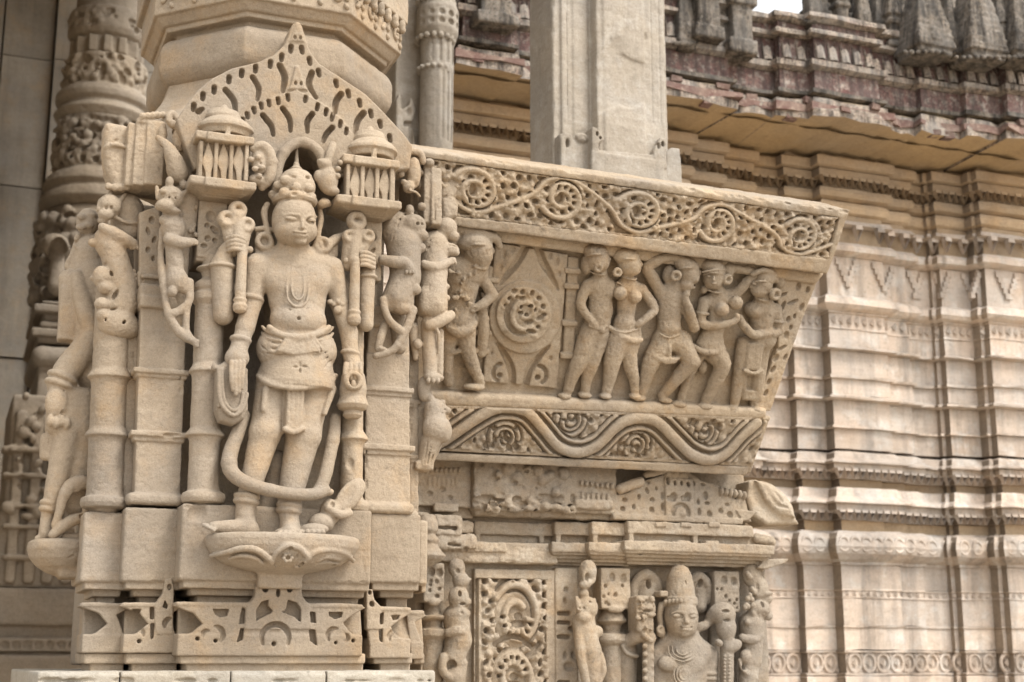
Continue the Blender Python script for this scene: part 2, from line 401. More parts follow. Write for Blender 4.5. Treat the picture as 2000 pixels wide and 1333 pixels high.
# ------------------------------------------------------------------ relief panels: a height map carved on a quadrilateral of a frame
class Relief:
    def __init__(s, fr, corners, w, step=2.0, thick=20, size=None):
        """corners: photo TL,TR,BR,BL at depth w.  s.x runs left to right, s.y top to bottom, in photo pixels along the top / left edge"""
        s.fr = fr; s.w = w; s.c = [fr.at(p[0], p[1], w) for p in corners]; s.thick = thick
        L = np.linalg.norm(s.c[1] - s.c[0]); H = np.linalg.norm(s.c[3] - s.c[0])
        s.L, s.H = size or (L, H)
        nx, ny = max(2, int(L / step)), max(2, int(H / step))
        s.x, s.y = np.meshgrid(np.linspace(0, s.L, nx), np.linspace(0, s.H, ny))
        s.h = np.zeros_like(s.x)
    def sdseg(s, a, b):
        ex, ey = b[0] - a[0], b[1] - a[1]; t = np.clip(((s.x - a[0]) * ex + (s.y - a[1]) * ey) / (ex * ex + ey * ey + 1e-9), 0, 1)
        return np.hypot(s.x - a[0] - t * ex, s.y - a[1] - t * ey), t
    def line(s, pts):
        d = np.full_like(s.x, 1e9)
        for i in range(len(pts) - 1): d = np.minimum(d, s.sdseg(pts[i], pts[i + 1])[0])
        return d
    def tubeup(s, d, r, hgt):
        """raised half round of radius r over distance field d"""
        q = np.clip(1 - (d / r) ** 2, 0, None) ** 0.5 * hgt
        s.h = np.maximum(s.h, q) if False else np.where(d < r, np.maximum(s.h, q + 0 * s.h), s.h); return s
    def groove(s, d, r, dep, soft=1.5):
        m = np.clip((r + soft - d) / (2 * soft), 0, 1); m = m * m * (3 - 2 * m)
        s.h = s.h - np.maximum(0, (s.h + dep)) * m if False else s.h * (1 - m) + np.minimum(s.h, -dep) * m; return s
    def raise_(s, d, r, hgt, soft=1.5):
        m = np.clip((r + soft - d) / (2 * soft), 0, 1); m = m * m * (3 - 2 * m)
        s.h = s.h + m * hgt; return s
    def dot(s, x, y, r): return np.hypot(s.x - x, s.y - y) - r + r
    def edot(s, x, y, rx, ry, rot=0):
        ca, sa = math.cos(math.radians(rot)), math.sin(math.radians(rot)); dx = s.x - x; dy = s.y - y
        return np.hypot((dx * ca + dy * sa) / rx, (-dx * sa + dy * ca) / ry) * min(rx, ry)
    def loc(s):
        nx = s.x / s.L; ny = s.y / s.H; c = s.c
        P = ((1 - nx) * (1 - ny))[..., None] * c[0] + (nx * (1 - ny))[..., None] * c[1] + (nx * ny)[..., None] * c[2] + ((1 - nx) * ny)[..., None] * c[3]
        return P
    def mesh(s, rough=0.0, rfreq=0.06, mask=None, back=True):
        P = s.loc(); P[..., 2] = s.w + s.h
        if rough:
            q = P.reshape(-1, 3); P[..., 2] += (rough * (0.6 * vnoise(q, rfreq) + 0.4 * vnoise(q, rfreq * 2.6))).reshape(s.x.shape)
        ny, nx = s.x.shape
        ids = np.arange(nx * ny).reshape(ny, nx)
        Q = np.stack([ids[1:, :-1], ids[1:, 1:], ids[:-1, 1:], ids[:-1, :-1]], -1).reshape(-1, 4)
        V = P.reshape(-1, 3)
        if back:      # rim and back face give the slab its thickness
            loop = np.concatenate([ids[0, :], ids[1:, -1], ids[-1, -2::-1], ids[-2:0:-1, 0]])
            B = V[loop].copy(); B[:, 2] = s.w - s.thick
            b0 = len(V); V = np.concatenate([V, B]); m = len(loop); k = np.arange(m); k2 = (k + 1) % m
            Q = np.concatenate([Q, np.stack([loop[k], loop[k2], b0 + k2, b0 + k], -1)])
            cc = b0 + m; V = np.concatenate([V, V[[loop[0], loop[nx - 1], loop[nx + ny - 2], loop[2 * nx + ny - 3]]] * [1, 1, 0] + [0, 0, s.w - s.thick]])
            Q = np.concatenate([Q, [[cc, cc + 1, cc + 2, cc + 3]]])
        return s.fr.world(V), Q
FP = vframe(0.0, 540, 1140)
# ================================================================== ground, platform
def box_vq(x0, x1, y0, y1, z0, z1):
    V = np.array([(x, y, z) for x in (x0, x1) for y in (y0, y1) for z in (z0, z1)], float)
    Q = np.array([(0, 1, 3, 2), (4, 6, 7, 5), (0, 4, 5, 1), (2, 3, 7, 6), (0, 2, 6, 4), (1, 5, 7, 3)])
    return V, Q
def ground_sheet():
    V = np.array([(-400, -400, 0), (400, -400, 0), (400, 400, 0), (-400, 400, 0)], float)
    return V, np.array([(0, 1, 2, 3)])
tag(put('ground', ground_sheet(), M_GROUND, smooth=False), kind='structure', label='pale stone paving in front of the temple')

# ================================================================== the big carved pillar
PB = FP.w(540, 1310, -150)
pillar = thing('carved_pillar', PB, 'large carved sandstone pillar base with arched niche, in sharp focus at left', 'pillar')
def part(name, s, mat=M_PILLAR, parent=None, rough=0.6, rfreq=0.05):
    return put(name, s.mesh(rough, rfreq), mat, parent if parent is not None else pillar)

# platform ledge the pillar stands on
plat = Sc(FP, 3)
plat.bx(72, 1311, 850, 1352, 55, -900, r=4)
plat.bx(92, 1317, 170, 1420, 58, 40, r=3, k=3)
rp = random.Random(4)
for q in range(60): plat.ell((rp.uniform(80, 850), rp.choice([1312, 1313, 1330]), 55), (rp.uniform(5, 20), rp.uniform(2, 6), rp.uniform(3, 9)), k=2, op='s')
for x in (236, 452, 640): plat.bx(x, 1300, x + 3, 1360, 70, 30, r=1, k=1, op='s')
tag(put('stone_platform', plat.mesh(1.2, 0.03), M_PLAT), kind='structure', label='pale stone platform edge under the large pillar')



# solid core behind everything
c = Sc(FP, 6)
c.bx(200, 420, 745, 1300, -190, -620, r=6)
part('core', c)

# --- base mouldings at foot, three steps of the plan, left to right (x0,x1,w)
STEPS = [(158, 248, -100), (240, 352, -58), (346, 728, 0), (724, 808, -62), (803, 832, -100)]
for i, (x0, x1, w) in enumerate(STEPS):
    s = Sc(FP, 2.2)
    xr = x1 if i != 2 else 716
    s.bx(x0 + 18, 1282, xr - 6, 1316, w - 18, w - 200, r=3)
    s.bx(x0 + 6, 1276, xr - 2, 1297, w - 8, w - 200, r=3)
    part('foot_moulding', s, rough=0.9)
# --- pedestal blocks
PED = [(160, 250, 1000, 1140, -100), (240, 356, 992, 1140, -58), (352, 726, 990, 1140, 0), (722, 822, 1003, 1142, -62), (818, 836, 1016, 1146, -104)]
for i, (x0, x1, y0, y1, w) in enumerate(PED):
    s = Sc(FP, 2.2)
    s.bx(x0, y0, x1, y1 - 2, w, w - 200, r=6)
    s.bx(x0 + 5, y1 - 6, x1 - 4, y1 + 12, w - 7, w - 200, r=2)
    s.bx(x0 + 20, y1 + 8, x1 - 14, y1 + 26, w - 26, w - 200, r=4)
    s.bx(x0 + 32, y1 + 22, x1 - 26, y1 + 50, w - 46, w - 200, r=3)
    # chipped edges
    rnd = random.Random(i)
    for q in range(16):
        ex = rnd.uniform(x0, x1); ey = rnd.choice([y0, y1 - 2])
        s.ell((ex, ey, w), (rnd.uniform(4, 10), rnd.uniform(2, 4), rnd.uniform(2, 4)), k=2, op='s')
    if i == 2:
        s.ell((386, 1000, 0), (16, 18, 10), k=6, op='s'); s.ell((372, 1006, 0), (5, 12, 8), k=4, op='s')
    part('pedestal_block', s, rough=0.9)

# --- pierced base band: panels with pointed wings and drilled crescents
def band(x0, x1, w, yt, yb, wingl, wingr, holes, extra=None):
    s = Sc(FP, 1.7)
    ym = (yt + yb) / 2
    s.bx(x0 + 6, yt + 58, x1 - 4, yb, w, w - 120, r=3)                # lower plain strip
    pl = [(x0 - 2, yt + 2), (x0 + 30, yt - 4), (x1 - 30, yt - 2), (x1 + 4, yt + 6), (x1 - 22, yt + 20)]
    if wingr: pl += [(x1 - 42, yt + 36), (x1 - 30, yt + 52), (x1 - 6, yt + 70)]
    else: pl += [(x1 - 4, yt + 70)]
    pl += [(x0 + 6, yt + 70)]
    if wingl: pl += [(x0 + 36, yt + 54), (x0 + 56, yt + 38), (x0 + 40, yt + 18)]
    s.ext(pl, w - 16, w - 1, r=2.5, k=3)
    s.bx(x0 + 62, yt + 4, x1 - 46, yt + 74, w - 10, w - 120, r=2)
    s.bx(x0 + 8, yt, x1 - 6, yt + 74, w - 46, w - 120, r=4, tilt=-0.25)
    s.bx(x0 + 4, yt - 3, x1 - 2, yt + 5, w + 1, w - 90, r=3, k=3)    # top shelf
    if extra: extra(s)
    for h in holes:
        if h[0] == 'c':  # crescent: centre, radius, thickness, arc degrees
            _, cx, cy, R, th, a0, a1 = h
            pts = [(cx + R * math.cos(math.radians(a)), cy - R * math.sin(math.radians(a)), w) for a in np.linspace(a0, a1, 9)]
            s.tube(pts, [th * (0.55 + 0.45 * math.sin(math.pi * i / 8)) for i in range(9)], k=1.5, op='s', sw=2.2)
        elif h[0] == 'e':
            _, cx, cy, rx, ry, rot = h
            s.ell((cx, cy, w), (rx, ry, 16), rot=rot, k=1.5, op='s')
        elif h[0] == 'p':
            s.ext(h[1], w - 18, w + 6, r=2, k=1.5, op='s', wp=w)
    return s
def centre_extra(s):
    w = 0
    s.ext([(478, 1230), (482, 1185), (498, 1165), (500, 1145), (588, 1145), (592, 1165), (606, 1185), (610, 1230)], -24, 3, r=3, k=4)
    s.ext([(500, 1150), (506, 1112), (586, 1112), (590, 1150)], -30, -2, r=3, k=4)
H = [('p', [(500, 1214), (500, 1192), (510, 1176), (524, 1172), (524, 1184), (533, 1194), (528, 1198), (508, 1208)]),
     ('p', [(550, 1196), (558, 1190), (562, 1172), (580, 1178), (588, 1192), (587, 1216), (575, 1206)]),
     ('c', 538, 1247, 27, 6, 205, -25), ('e', 535, 1258, 5, 5, 0),
     ('p', [(474, 1186), (480, 1190), (478, 1218), (467, 1220), (470, 1200)]), ('p', [(470, 1227), (478, 1228), (474, 1250), (462, 1256)]),
     ('p', [(606, 1196), (616, 1196), (618, 1218), (606, 1216)]), ('p', [(604, 1230), (616, 1230), (620, 1262), (606, 1252)]),
     ('p', [(416, 1190), (448, 1190), (444, 1203), (430, 1206), (420, 1200)]), ('p', [(642, 1196), (670, 1196), (668, 1206), (655, 1210), (644, 1204)]),
     ('c', 420, 1240, 16, 5, 90, -50), ('e', 421, 1252, 4, 4, 0), ('c', 404, 1240, 8, 4, 200, 60),
     ('c', 655, 1243, 15, 5, 210, 75), ('c', 671, 1246, 9, 4, 60, -60), ('e', 656, 1256, 3.5, 3.5, 0),
     ('e', 518, 1152, 6, 6, 60), ('e', 543, 1158, 4, 9, 0), ('e', 566, 1152, 5, 6, -40), ('e', 386, 1248, 4, 4, 0), ('e', 690, 1252, 4, 4, 0)]
part('base_band', band(340, 712, 0, 1181, 1282, True, True, H, centre_extra), rough=0.7)
def left_extra(s):
    s.ext([(302, 1212), (304, 1180), (318, 1160), (322, 1132), (336, 1128), (340, 1150), (338, 1240), (306, 1240)], -80, -55, r=3, k=3)
HL = [('p', [(258, 1190), (276, 1190), (273, 1199), (262, 1200)]), ('p', [(293, 1186), (301, 1186), (301, 1210), (293, 1210)]), ('p', [(294, 1218), (302, 1218), (300, 1246), (294, 1250)]),
      ('c', 267, 1240, 13, 5, 110, -10), ('e', 272, 1253, 4, 4, 0), ('p', [(322, 1172), (328, 1182), (326, 1190), (317, 1186)]), ('c', 335, 1222, 14, 5, 190, 100), ('e', 331, 1147, 4, 6, 0)]
part('base_band', band(234, 352, -58, 1181, 1276, True, False, HL, left_extra), rough=0.7)
part('base_band', band(154, 250, -100, 1181, 1276, True, False, []), rough=0.7)
def right_extra(s):
    s.ext([(716, 1230), (716, 1150), (728, 1152), (732, 1172), (744, 1184), (746, 1230)], -85, -60, r=3, k=3)
HR = [('e', 722, 1158, 4, 5, 0), ('e', 726, 1180, 5, 6, 30), ('p', [(742, 1200), (750, 1196), (749, 1220), (742, 1220)]), ('p', [(740, 1230), (748, 1228), (748, 1256), (741, 1252)]),
      ('p', [(764, 1202), (782, 1202), (778, 1210), (768, 1212)]), ('c', 773, 1246, 13, 5, 200, 80)]
part('base_band', band(716, 806, -62, 1189, 1286, False, True, HR, right_extra), rough=0.7)
part('base_band', band(796, 832, -100, 1196, 1288, False, False, []), rough=0.7)

# --- shafts: flat pilasters, round colonnettes, thin collars
def roll(s, x0, x1, y, w, h=13, p=8): s.bx(x0 - p, y - h, x1 + p, y + h, w + p, w - 90, r=h * 0.9)
def flat_shaft(x0t, x0b, x1t, x1b, yt, yb, w, collars, rollw=True):
    s = Sc(FP, 2.0)
    pl = [(x0t, yt), (x1t, yt), (x1b, yb), (x0b, yb)]
    s.ext(pl, w - 130, w, r=2.5)
    for (y, pr, hh) in collars:
        t = (y - yt) / (yb - yt); xa = x0t + t * (x0b - x0t); xb = x1t + t * (x1b - x1t)
        s.bx(xa - pr, y - hh, xb + pr, y + hh * 0.4, w + pr, w - 110, r=2)
        s.bx(xa - pr * 0.5, y, xb + pr * 0.5, y + hh * 1.6, w + pr * 0.45, w - 110, r=2, k=5)
    rq = random.Random(int(x0t))
    for q in range(14):
        yy = rq.choice([c_[0] for c_ in collars] or [yt]) + rq.uniform(-6, 2); s.ell((rq.uniform(x0b, x1b), yy - 4, w + 12), (rq.uniform(4, 10), rq.uniform(3, 6), rq.uniform(2, 4)), k=2, op='s')
    for q in range(10): s.ell((rq.choice([x0b + 3, x1b]), rq.uniform(yt, yb), w), (rq.uniform(2, 4), rq.uniform(5, 16), rq.uniform(2, 4)), k=2, op='s')
    return s
def chips(s, pts):
    for (x, y, w, r) in pts: s.ell((x, y, w), (r * 1.6, r * 0.7, r), k=2, op='s')
s = flat_shaft(276, 262, 366, 352, 590, 968, -64, [(727, 10, 7), (850, 11, 8)]); roll(s, 258, 352, 974, -62, 12, 10)
s.bx(272, 556, 372, 590, -56, -190, r=7); s.bx(274, 578, 368, 603, -52, -190, r=6)
s.bx(280, 520, 362, 560, -74, -190, r=3); s.bx(276, 538, 368, 546, -62, -190, r=3)
chips(s, [(330, 851, -52, 8), (345, 850, -52, 6)])
part('flat_shaft', s, rough=1.0)
s = flat_shaft(716, 712, 800, 802, 690, 986, -64, [(762, 9, 7), (876, 10, 8)]); roll(s, 716, 802, 992, -62, 11, 9)
s.bx(716, 596, 806, 640, -58, -190, r=7); s.ext([(722, 640), (800, 640), (800, 700), (716, 700)], -190, -68, r=3)
part('flat_shaft', s, rough=1.0)
s = flat_shaft(800, 800, 818, 818, 560, 1000, -100, [(786, 6, 6), (894, 6, 6)]); roll(s, 800, 814, 1008, -98, 10, 6)
part('flat_shaft', s, rough=1.0)
s = flat_shaft(248, 240, 276, 262, 640, 975, -112, [(730, 3, 5), (852, 3, 5)])
part('corner_fillet', s, rough=0.8)
def round_shaft(cx0, cx1, w, r, yt, yb, collars, base=None, squash=1.0):
    s = Sc(FP, 2.0)
    s.cap((cx0, yt, w), (cx1, yb, w), r, r * 1.05, k=2)
    for (y, pr, hh) in collars:
        t = (y - yt) / (yb - yt); cx = cx0 + t * (cx1 - cx0)
        s.lathe((cx, w), [(r, y - hh * 1.6), (r + pr * 0.9, y - 2), (r + pr, y + 2), (r + pr * 0.4, y + hh * 0.6), (r, y + hh * 1.6)], k=2)
    if base: s.lathe((cx1, w), [(r, base - 24), (r + 3, base - 14), (r + 12, base - 9), (r + 14, base), (r + 11, base + 9), (r, base + 12)], k=2)
    return s
s = round_shaft(410, 396, -34, 29, 600, 968, [(727, 9, 10), (851, 11, 10)], 974)
s.lathe((412, -34), [(20, 500), (22, 520), (34, 527), (22, 534), (20, 545), (34, 556), (36, 566), (32, 572), (38, 578), (38, 590), (30, 600)], k=1)
s.bx(386, 392, 442, 505, -20, -120, r=3)
s.bx(382, 500, 440, 512, -24, -120, r=4)
for (hx, hy, rr) in [(412, 423, 10), (405, 440, 5), (416, 446, 5), (422, 452, 6), (406, 466, 6), (420, 470, 5), (398, 480, 5)]: s.ell((hx, hy, -20), (rr, rr * 1.2, 9), rot=hx * 7, k=1, op='s')
s.tube([(396, 496, -20), (414, 484, -19), (436, 462, -19)], 2, op='s', k=1)
part('colonnette', s, rough=0.9)
s = round_shaft(690, 686, -34, 22, 640, 985, [(858, 11, 10)], 990)
s.bx(712, 432, 746, 548, -20, -120, r=3)
for (hx, hy, rx, ry, ro) in [(730, 462, 6, 10, 20), (728, 490, 4, 8, -40), (734, 520, 4, 7, 0)]: s.ell((hx, hy, -20), (rx, ry, 9), rot=ro, k=1, op='s')
s.ell((684, 905, -8), (10, 14, 12), k=3, op='s'); s.ell((690, 892, -6), (8, 6, 6), k=3, op='s')
part('colonnette', s, rough=0.9)
s = round_shaft(222, 205, -128, 35, 560, 975, [(738, 10, 10), (852, 10, 10)], 984)
part('colonnette', s, rough=0.9)
# niche side panels seen beside the lions
s = Sc(FP, 2.2)
s.ext([(272, 415), (314, 400), (314, 522), (272, 540)], -170, -76, r=3)
for (hx, hy, rx, ry, ro) in [(297, 430, 6, 8, 0), (290, 452, 4, 9, 20), (302, 468, 4, 8, -20), (290, 488, 5, 7, 0), (300, 505, 4, 6, 0)]: s.ell((hx, hy, -76), (rx, ry, 9), rot=ro, k=1, op='s')
s.ext([(268, 530), (316, 522), (330, 545), (270, 560)], -160, -80, r=4)
part('side_panel', s)
# niche back wall and capping under the arch
s = Sc(FP, 3)
s.bx(430, 290, 735, 1000, -160, -230, r=3)
part('niche_back', s, rough=1.2)

# --- arch (torana)
a = Sc(FP, 1.7)
OUT = [(581, 42), (590, 50), (596, 68), (605, 99), (624, 124), (667, 152), (714, 183), (745, 214), (788, 260), (806, 285), (800, 330), (640, 350), (634, 345),
       (631, 320), (622, 303), (606, 290), (588, 285), (568, 289), (552, 302), (543, 322), (540, 350), (380, 330), (352, 260), (345, 235), (357, 214), (385, 177), (416, 152), (454, 133), (503, 121), (534, 108), (556, 87), (564, 68), (571, 48)]
a.ext(OUT, -64, 8, r=4, k=2)
INN = [(580, 176), (610, 190), (640, 208), (668, 232), (690, 262), (690, 330), (640, 345), (631, 320), (606, 290), (588, 285), (568, 289), (543, 322), (540, 340), (470, 320), (468, 236), (500, 206), (540, 188)]
a.ext(INN, -20, 13, r=3, k=4)
a.ext([(577, 128), (584, 128), (596, 168), (602, 175), (562, 175), (568, 166)], -20, 14, r=4, k=4)
a.ext([(578, 44), (586, 44), (594, 80), (568, 80)], -40, 13, r=5, k=6)
arc = [(541, 372, 22), (541, 340, 22), (546, 316, 22), (558, 294, 22), (575, 281, 22), (590, 278, 22), (608, 284, 22), (624, 299, 22), (632, 322, 22), (634, 350, 22)]
a.tube(arc, 11, k=5)
for (x, y) in [(378, 209), (396, 188), (418, 175), (447, 155), (472, 143), (499, 134), (528, 125), (550, 112), (568, 95), (591, 97), (606, 119), (624, 142), (658, 163), (682, 183), (704, 201), (726, 222), (744, 242), (763, 270)]:
    lean = -14 if x < 580 else 26
    a.cap((x - math.sin(math.radians(-lean)) * 4 * (-1), y - 5, 10), (x, y + 5, 10), 6.0, 5.0, k=1, op='s', sw=3.4)
for (x, y) in [(576, 73), (587, 74), (577, 163), (588, 164)]: a.ell((x, y, 12), (3.4, 5, 6), k=1, op='s')
for (x, y) in [(483, 225), (496, 215), (510, 206), (525, 201), (543, 197), (562, 190), (598, 193), (621, 209), (638, 219), (650, 229), (666, 242), (678, 256), (474, 236)]:
    a.cap((x, y - 5, 13), (x + (1 if x < 580 else -2), y + 5, 13), 5.0, 4.4, k=1, op='s', sw=3.6)
for pts, r in [([(494, 150), (506, 172), (503, 194)], 5.5), ([(547, 127), (557, 150), (553, 177)], 6.5), ([(441, 175), (457, 195), (460, 218)], 6), ([(610, 141), (604, 164), (618, 190)], 6), ([(667, 183), (657, 198), (655, 219)], 6.5), ([(711, 220), (699, 236), (695, 258)], 6.5),
               ([(513, 226), (529, 246), (533, 264)], 5.5), ([(552, 213), (565, 233), (567, 256)], 5.5), ([(610, 223), (600, 238), (600, 258)], 5.5), ([(649, 250), (637, 263), (631, 277)], 5.5), ([(388, 217), (396, 212)], 6)]:
    a.tube([(x, y, 11) for x, y in pts], [r * 1.12] * (len(pts) - 1) + [r * 0.8], k=1, op='s', sw=3.4)
for (x, y) in [(580, 300)]: pass
a.lathe((578, 12), [(2.5, 286), (3.5, 300), (5, 318), (8, 326), (14, 331), (12, 336), (8, 340), (10, 346)], k=2)   # hanging finial
part('arch', a, rough=0.5)

# --- canopy pavilions either side of the arch
def canopy(cx, x0, x1, yd, yslab, ylat0, ylat1, ybase, yunder, w, dw):
    s = Sc(FP, 1.7); cw = w - dw * 0.5
    mid = (x0 + x1) / 2; hw = (x1 - x0) / 2
    s.lathe((mid - 4, cw), [(4, yd - 10), (9, yd - 4), (12, yd + 2), (30, yd + 5), (hw * 0.64, yd + 17), (hw * 0.62, yd + 22), (hw * 0.50, yd + 24)], k=1, sq=0.85)
    s.lathe((mid, cw), [(hw * 0.52, yd + 18), (hw * 0.8, yd + 27), (hw * 0.98, yd + 37), (hw * 1.0, yd + 43), (hw * 0.88, yd + 47), (hw * 0.82, yd + 56)], k=1, sq=0.85)
    s.ext([(mid + 4, yd + 34), (mid + 9, yd + 34), (mid + 12, yslab + 4), (mid - 4, yslab + 4)], w - 14, w - 4, r=2, k=3)
    s.bx(x0, yslab - 8, x1, yslab + 8, w, w - dw, r=4); s.bx(x0 + 22, yslab - 8, x1 - 20, yslab + 9, w + 5, w - dw, r=4)
    s.bx(x0 + 8, ylat0 - 8, x1 - 10, ylat1 + 8, w - 20, w - dw, r=2)
    s.bx(x0 - 12, ybase - 11, x1 + 4, ybase + 6, w + 2, w - dw, r=5); s.bx(x0 + 18, ybase - 11, x1 - 20, ybase + 8, w + 8, w - dw, r=4)
    for t in range(5):
        s.bx(x0 - 6 + t * 5, ybase + 2 + t * 5, x1 - 2 - t * 7, ybase + 8 + t * 5, w - 3 - t * 9, w - dw, r=3, k=4)
    return s, cw
for (cx, x0, x1, yd, ys, l0, l1, yb, yu, sgn) in [(432, 382, 498, 214, 268, 280, 348, 359, 392, 1), (722, 670, 782, 256, 314, 326, 394, 396, 432, -1)]:
    s, cw = canopy(cx, x0, x1, yd, ys, l0, l1, yb, yu, 52, 96)
    cob = part('canopy', s, rough=0.6)
    nb = 4; xs = np.linspace(x0 + 10, x1 - 16, nb)
    for i, x in enumerate(xs):        # upright bars of the lattice
        b = Sc(FP, 1.7); b.bx(x - 4, l0 - 6, x + 4, l1 + 6, 46, 20, r=2)
        put('lattice_bar', b.mesh(0.3), M_PILLAR, cob)
    for i in range(nb - 1):           # lozenge lattice between the bars
        xa, xb = xs[i] + 3, xs[i + 1] - 3; xm = (xa + xb) / 2; ym = (l0 + l1) / 2 + 3; g = (xb - xa) / 2
        b = Sc(FP, 1.5)
        b.ext([(xm, l0 - 6), (xm + g * 0.5, l0 + 14), (xb + 2, ym), (xm + g * 0.55, l1 - 14), (xm + g * .4, l1 + 6), (xm - g * .4, l1 + 6), (xm - g * 0.55, l1 - 14), (xa - 2, ym), (xm - g * 0.5, l0 + 14)], 18, 40, r=2)
        put('lattice_lozenge', b.mesh(0.3), M_PILLAR, cob)
# makara heads that carry the arch ends
s = Sc(FP, 1.6)
s.tube([(494, 290, 40), (512, 286, 42), (526, 300, 42), (530, 326, 40), (524, 350, 34), (512, 366, 26)], [8, 11, 12, 11, 12, 8], k=5)
s.ell((506, 316, 36), (16, 28, 14), k=5); s.ell((536, 316, 34), (8, 7, 8), k=4); s.ell((500, 352, 32), (16, 12, 14), k=5)
for p in [(504, 308, 50), (498, 330, 50), (512, 328, 52), (506, 344, 48), (490, 312, 46)]: s.ell(p, (7, 6, 7), k=3)
for p in [(510, 318, 54), (492, 322, 52), (500, 340, 54)]: s.ell(p, (4, 4, 8), k=2, op='s')
s.ell((527, 322, 54), (2, 2, 6), k=1, op='s')
part('makara_head', s)
s = Sc(FP, 1.6)
s.ell((640, 352, 34), (22, 30, 18), k=5); s.ell((634, 322, 36), (15, 12, 14), k=5); s.tube([(640, 318, 38), (646, 298, 36), (650, 284, 30)], [8, 10, 8], k=4)
s.ell((626, 316, 40), (8, 6, 8), k=4); s.ell((648, 374, 34), (16, 10, 14), k=5); s.ell((632, 398, 26), (15, 10, 12), rot=25, k=4); s.ell((622, 345, 34), (10, 14, 10), k=4)
for p in [(660, 330, 46), (664, 318, 46), (660, 344, 46)]: s.ell(p, (6, 6, 6), k=3)
s.ell((648, 330, 52), (2.2, 2.2, 6), k=1, op='s'); s.tube([(624, 338, 48), (640, 342, 54), (652, 338, 50)], 2, k=1, op='s')
part('makara_head', s)

# --- corner brackets (leaf block, banded strips)
s = Sc(FP, 2.0)
s.ext([(205, 240), (216, 236), (258, 246), (254, 300), (246, 372), (222, 368), (208, 330), (203, 290)], -150, -78, r=15, k=4)
s.tube([(206, 288, -84), (228, 283, -74), (252, 290, -76)], [4, 5, 3], k=4)
for t in range(5): s.tube([(216 + t * 9, 244 + t, -77), (212 + t * 9, 264, -74), (214 + t * 9, 284, -75)], 1.8, k=2, op='s'); s.tube([(214 + t * 8, 296, -76), (216 + t * 7, 330, -74), (224 + t * 5, 364, -78)], 1.6, k=2, op='s')
for t in range(4): s.ell((212 + t * 12, 368 - abs(t - 1.5) * 2, -82), (8, 8, 8), k=3)
rb_ = random.Random(12)
for t in range(26): s.ell((rb_.uniform(206, 320), rb_.uniform(240, 364), rb_.choice([-78, -54, -48])), (rb_.uniform(2, 6), rb_.uniform(2, 8), rb_.uniform(1.5, 3)), rot=rb_.uniform(0, 180), k=2, op='s')
s.bx(247, 240, 262, 362, -62, -150, r=4, tilt=0.05)
s.bx(262, 240, 286, 362, -54, -150, r=3); s.bx(266, 294, 286, 360, -58, -150, r=2)
s.bx(284, 236, 322, 362, -48, -150, r=4)
s.tube([(296, 246, -46), (288, 300, -46), (284, 352, -46)], 3, k=2, op='s')
s.tube([(268, 294, -52), (282, 297, -52)], 2, k=2, op='s')
for t in range(5): s.ell((278 + t * 10, 228 - t * 0.8, -52), (7, 8, 8), k=3)
s.bx(268, 232, 322, 243, -50, -130, r=4)
s.ell((318, 262, -44), (9, 22, 10), k=4)
s.tube([(346, 232, -30), (336, 222, -30), (330, 236, -28), (344, 246, -28), (358, 242, -26), (360, 228, -28)], [7, 7, 7, 8, 8, 6], k=4)
s.ell((350, 275, -26), (14, 26, 14), k=5); s.ell((364, 268, -22), (8, 9, 8), k=3); s.ell((372, 306, -20), (9, 8, 8), rot=-40, k=3)
s.ell((360, 285, -16), (5, 6, 8), k=2, op='s'); s.ell((350, 256, -14), (6, 4, 8), k=2, op='s')
part('corner_bracket', s, rough=1.3, rfreq=0.07)
s = Sc(FP, 2.0)
s.bx(828, 322, 846, 436, -52, -150, r=4); s.bx(842, 326, 864, 440, -46, -150, r=5, tilt=-0.05)
s.ext([(862, 338), (880, 334), (894, 350), (896, 372), (888, 384), (897, 398), (894, 424), (866, 430), (862, 380)], -150, -70, r=9, k=3)
s.tube([(866, 386, -74), (880, 382, -66), (894, 386, -72)], [3, 4, 3], k=2, op='s')
s.tube([(842, 338, -42), (848, 380, -44), (849, 430, -46)], 2.2, k=2, op='s')
s.ell((838, 318, -48), (12, 10, 12), k=4); s.tube([(784, 306, -10), (800, 296, -14), (820, 300, -20), (826, 316, -24)], [8, 8, 8, 7], k=4)
s.ell((808, 338, -20), (16, 36, 14), k=5); s.ell((798, 366, -14), (13, 14, 12), k=4); s.ell((784, 340, -12), (7, 8, 8), k=3); s.ell((788, 356, -12), (6, 6, 7), k=3)
s.ell((812, 352, -4), (4, 4, 6), k=1, op='s'); s.ell((796, 306, -8), (9, 4, 9), k=2, op='s'); s.ell((790, 348, -4), (4, 4, 6), k=1, op='s')
s.tube([(800, 372, -2), (812, 376, -4), (820, 384, -8)], 2.5, k=3)
part('corner_bracket', s, rough=1.3, rfreq=0.07)

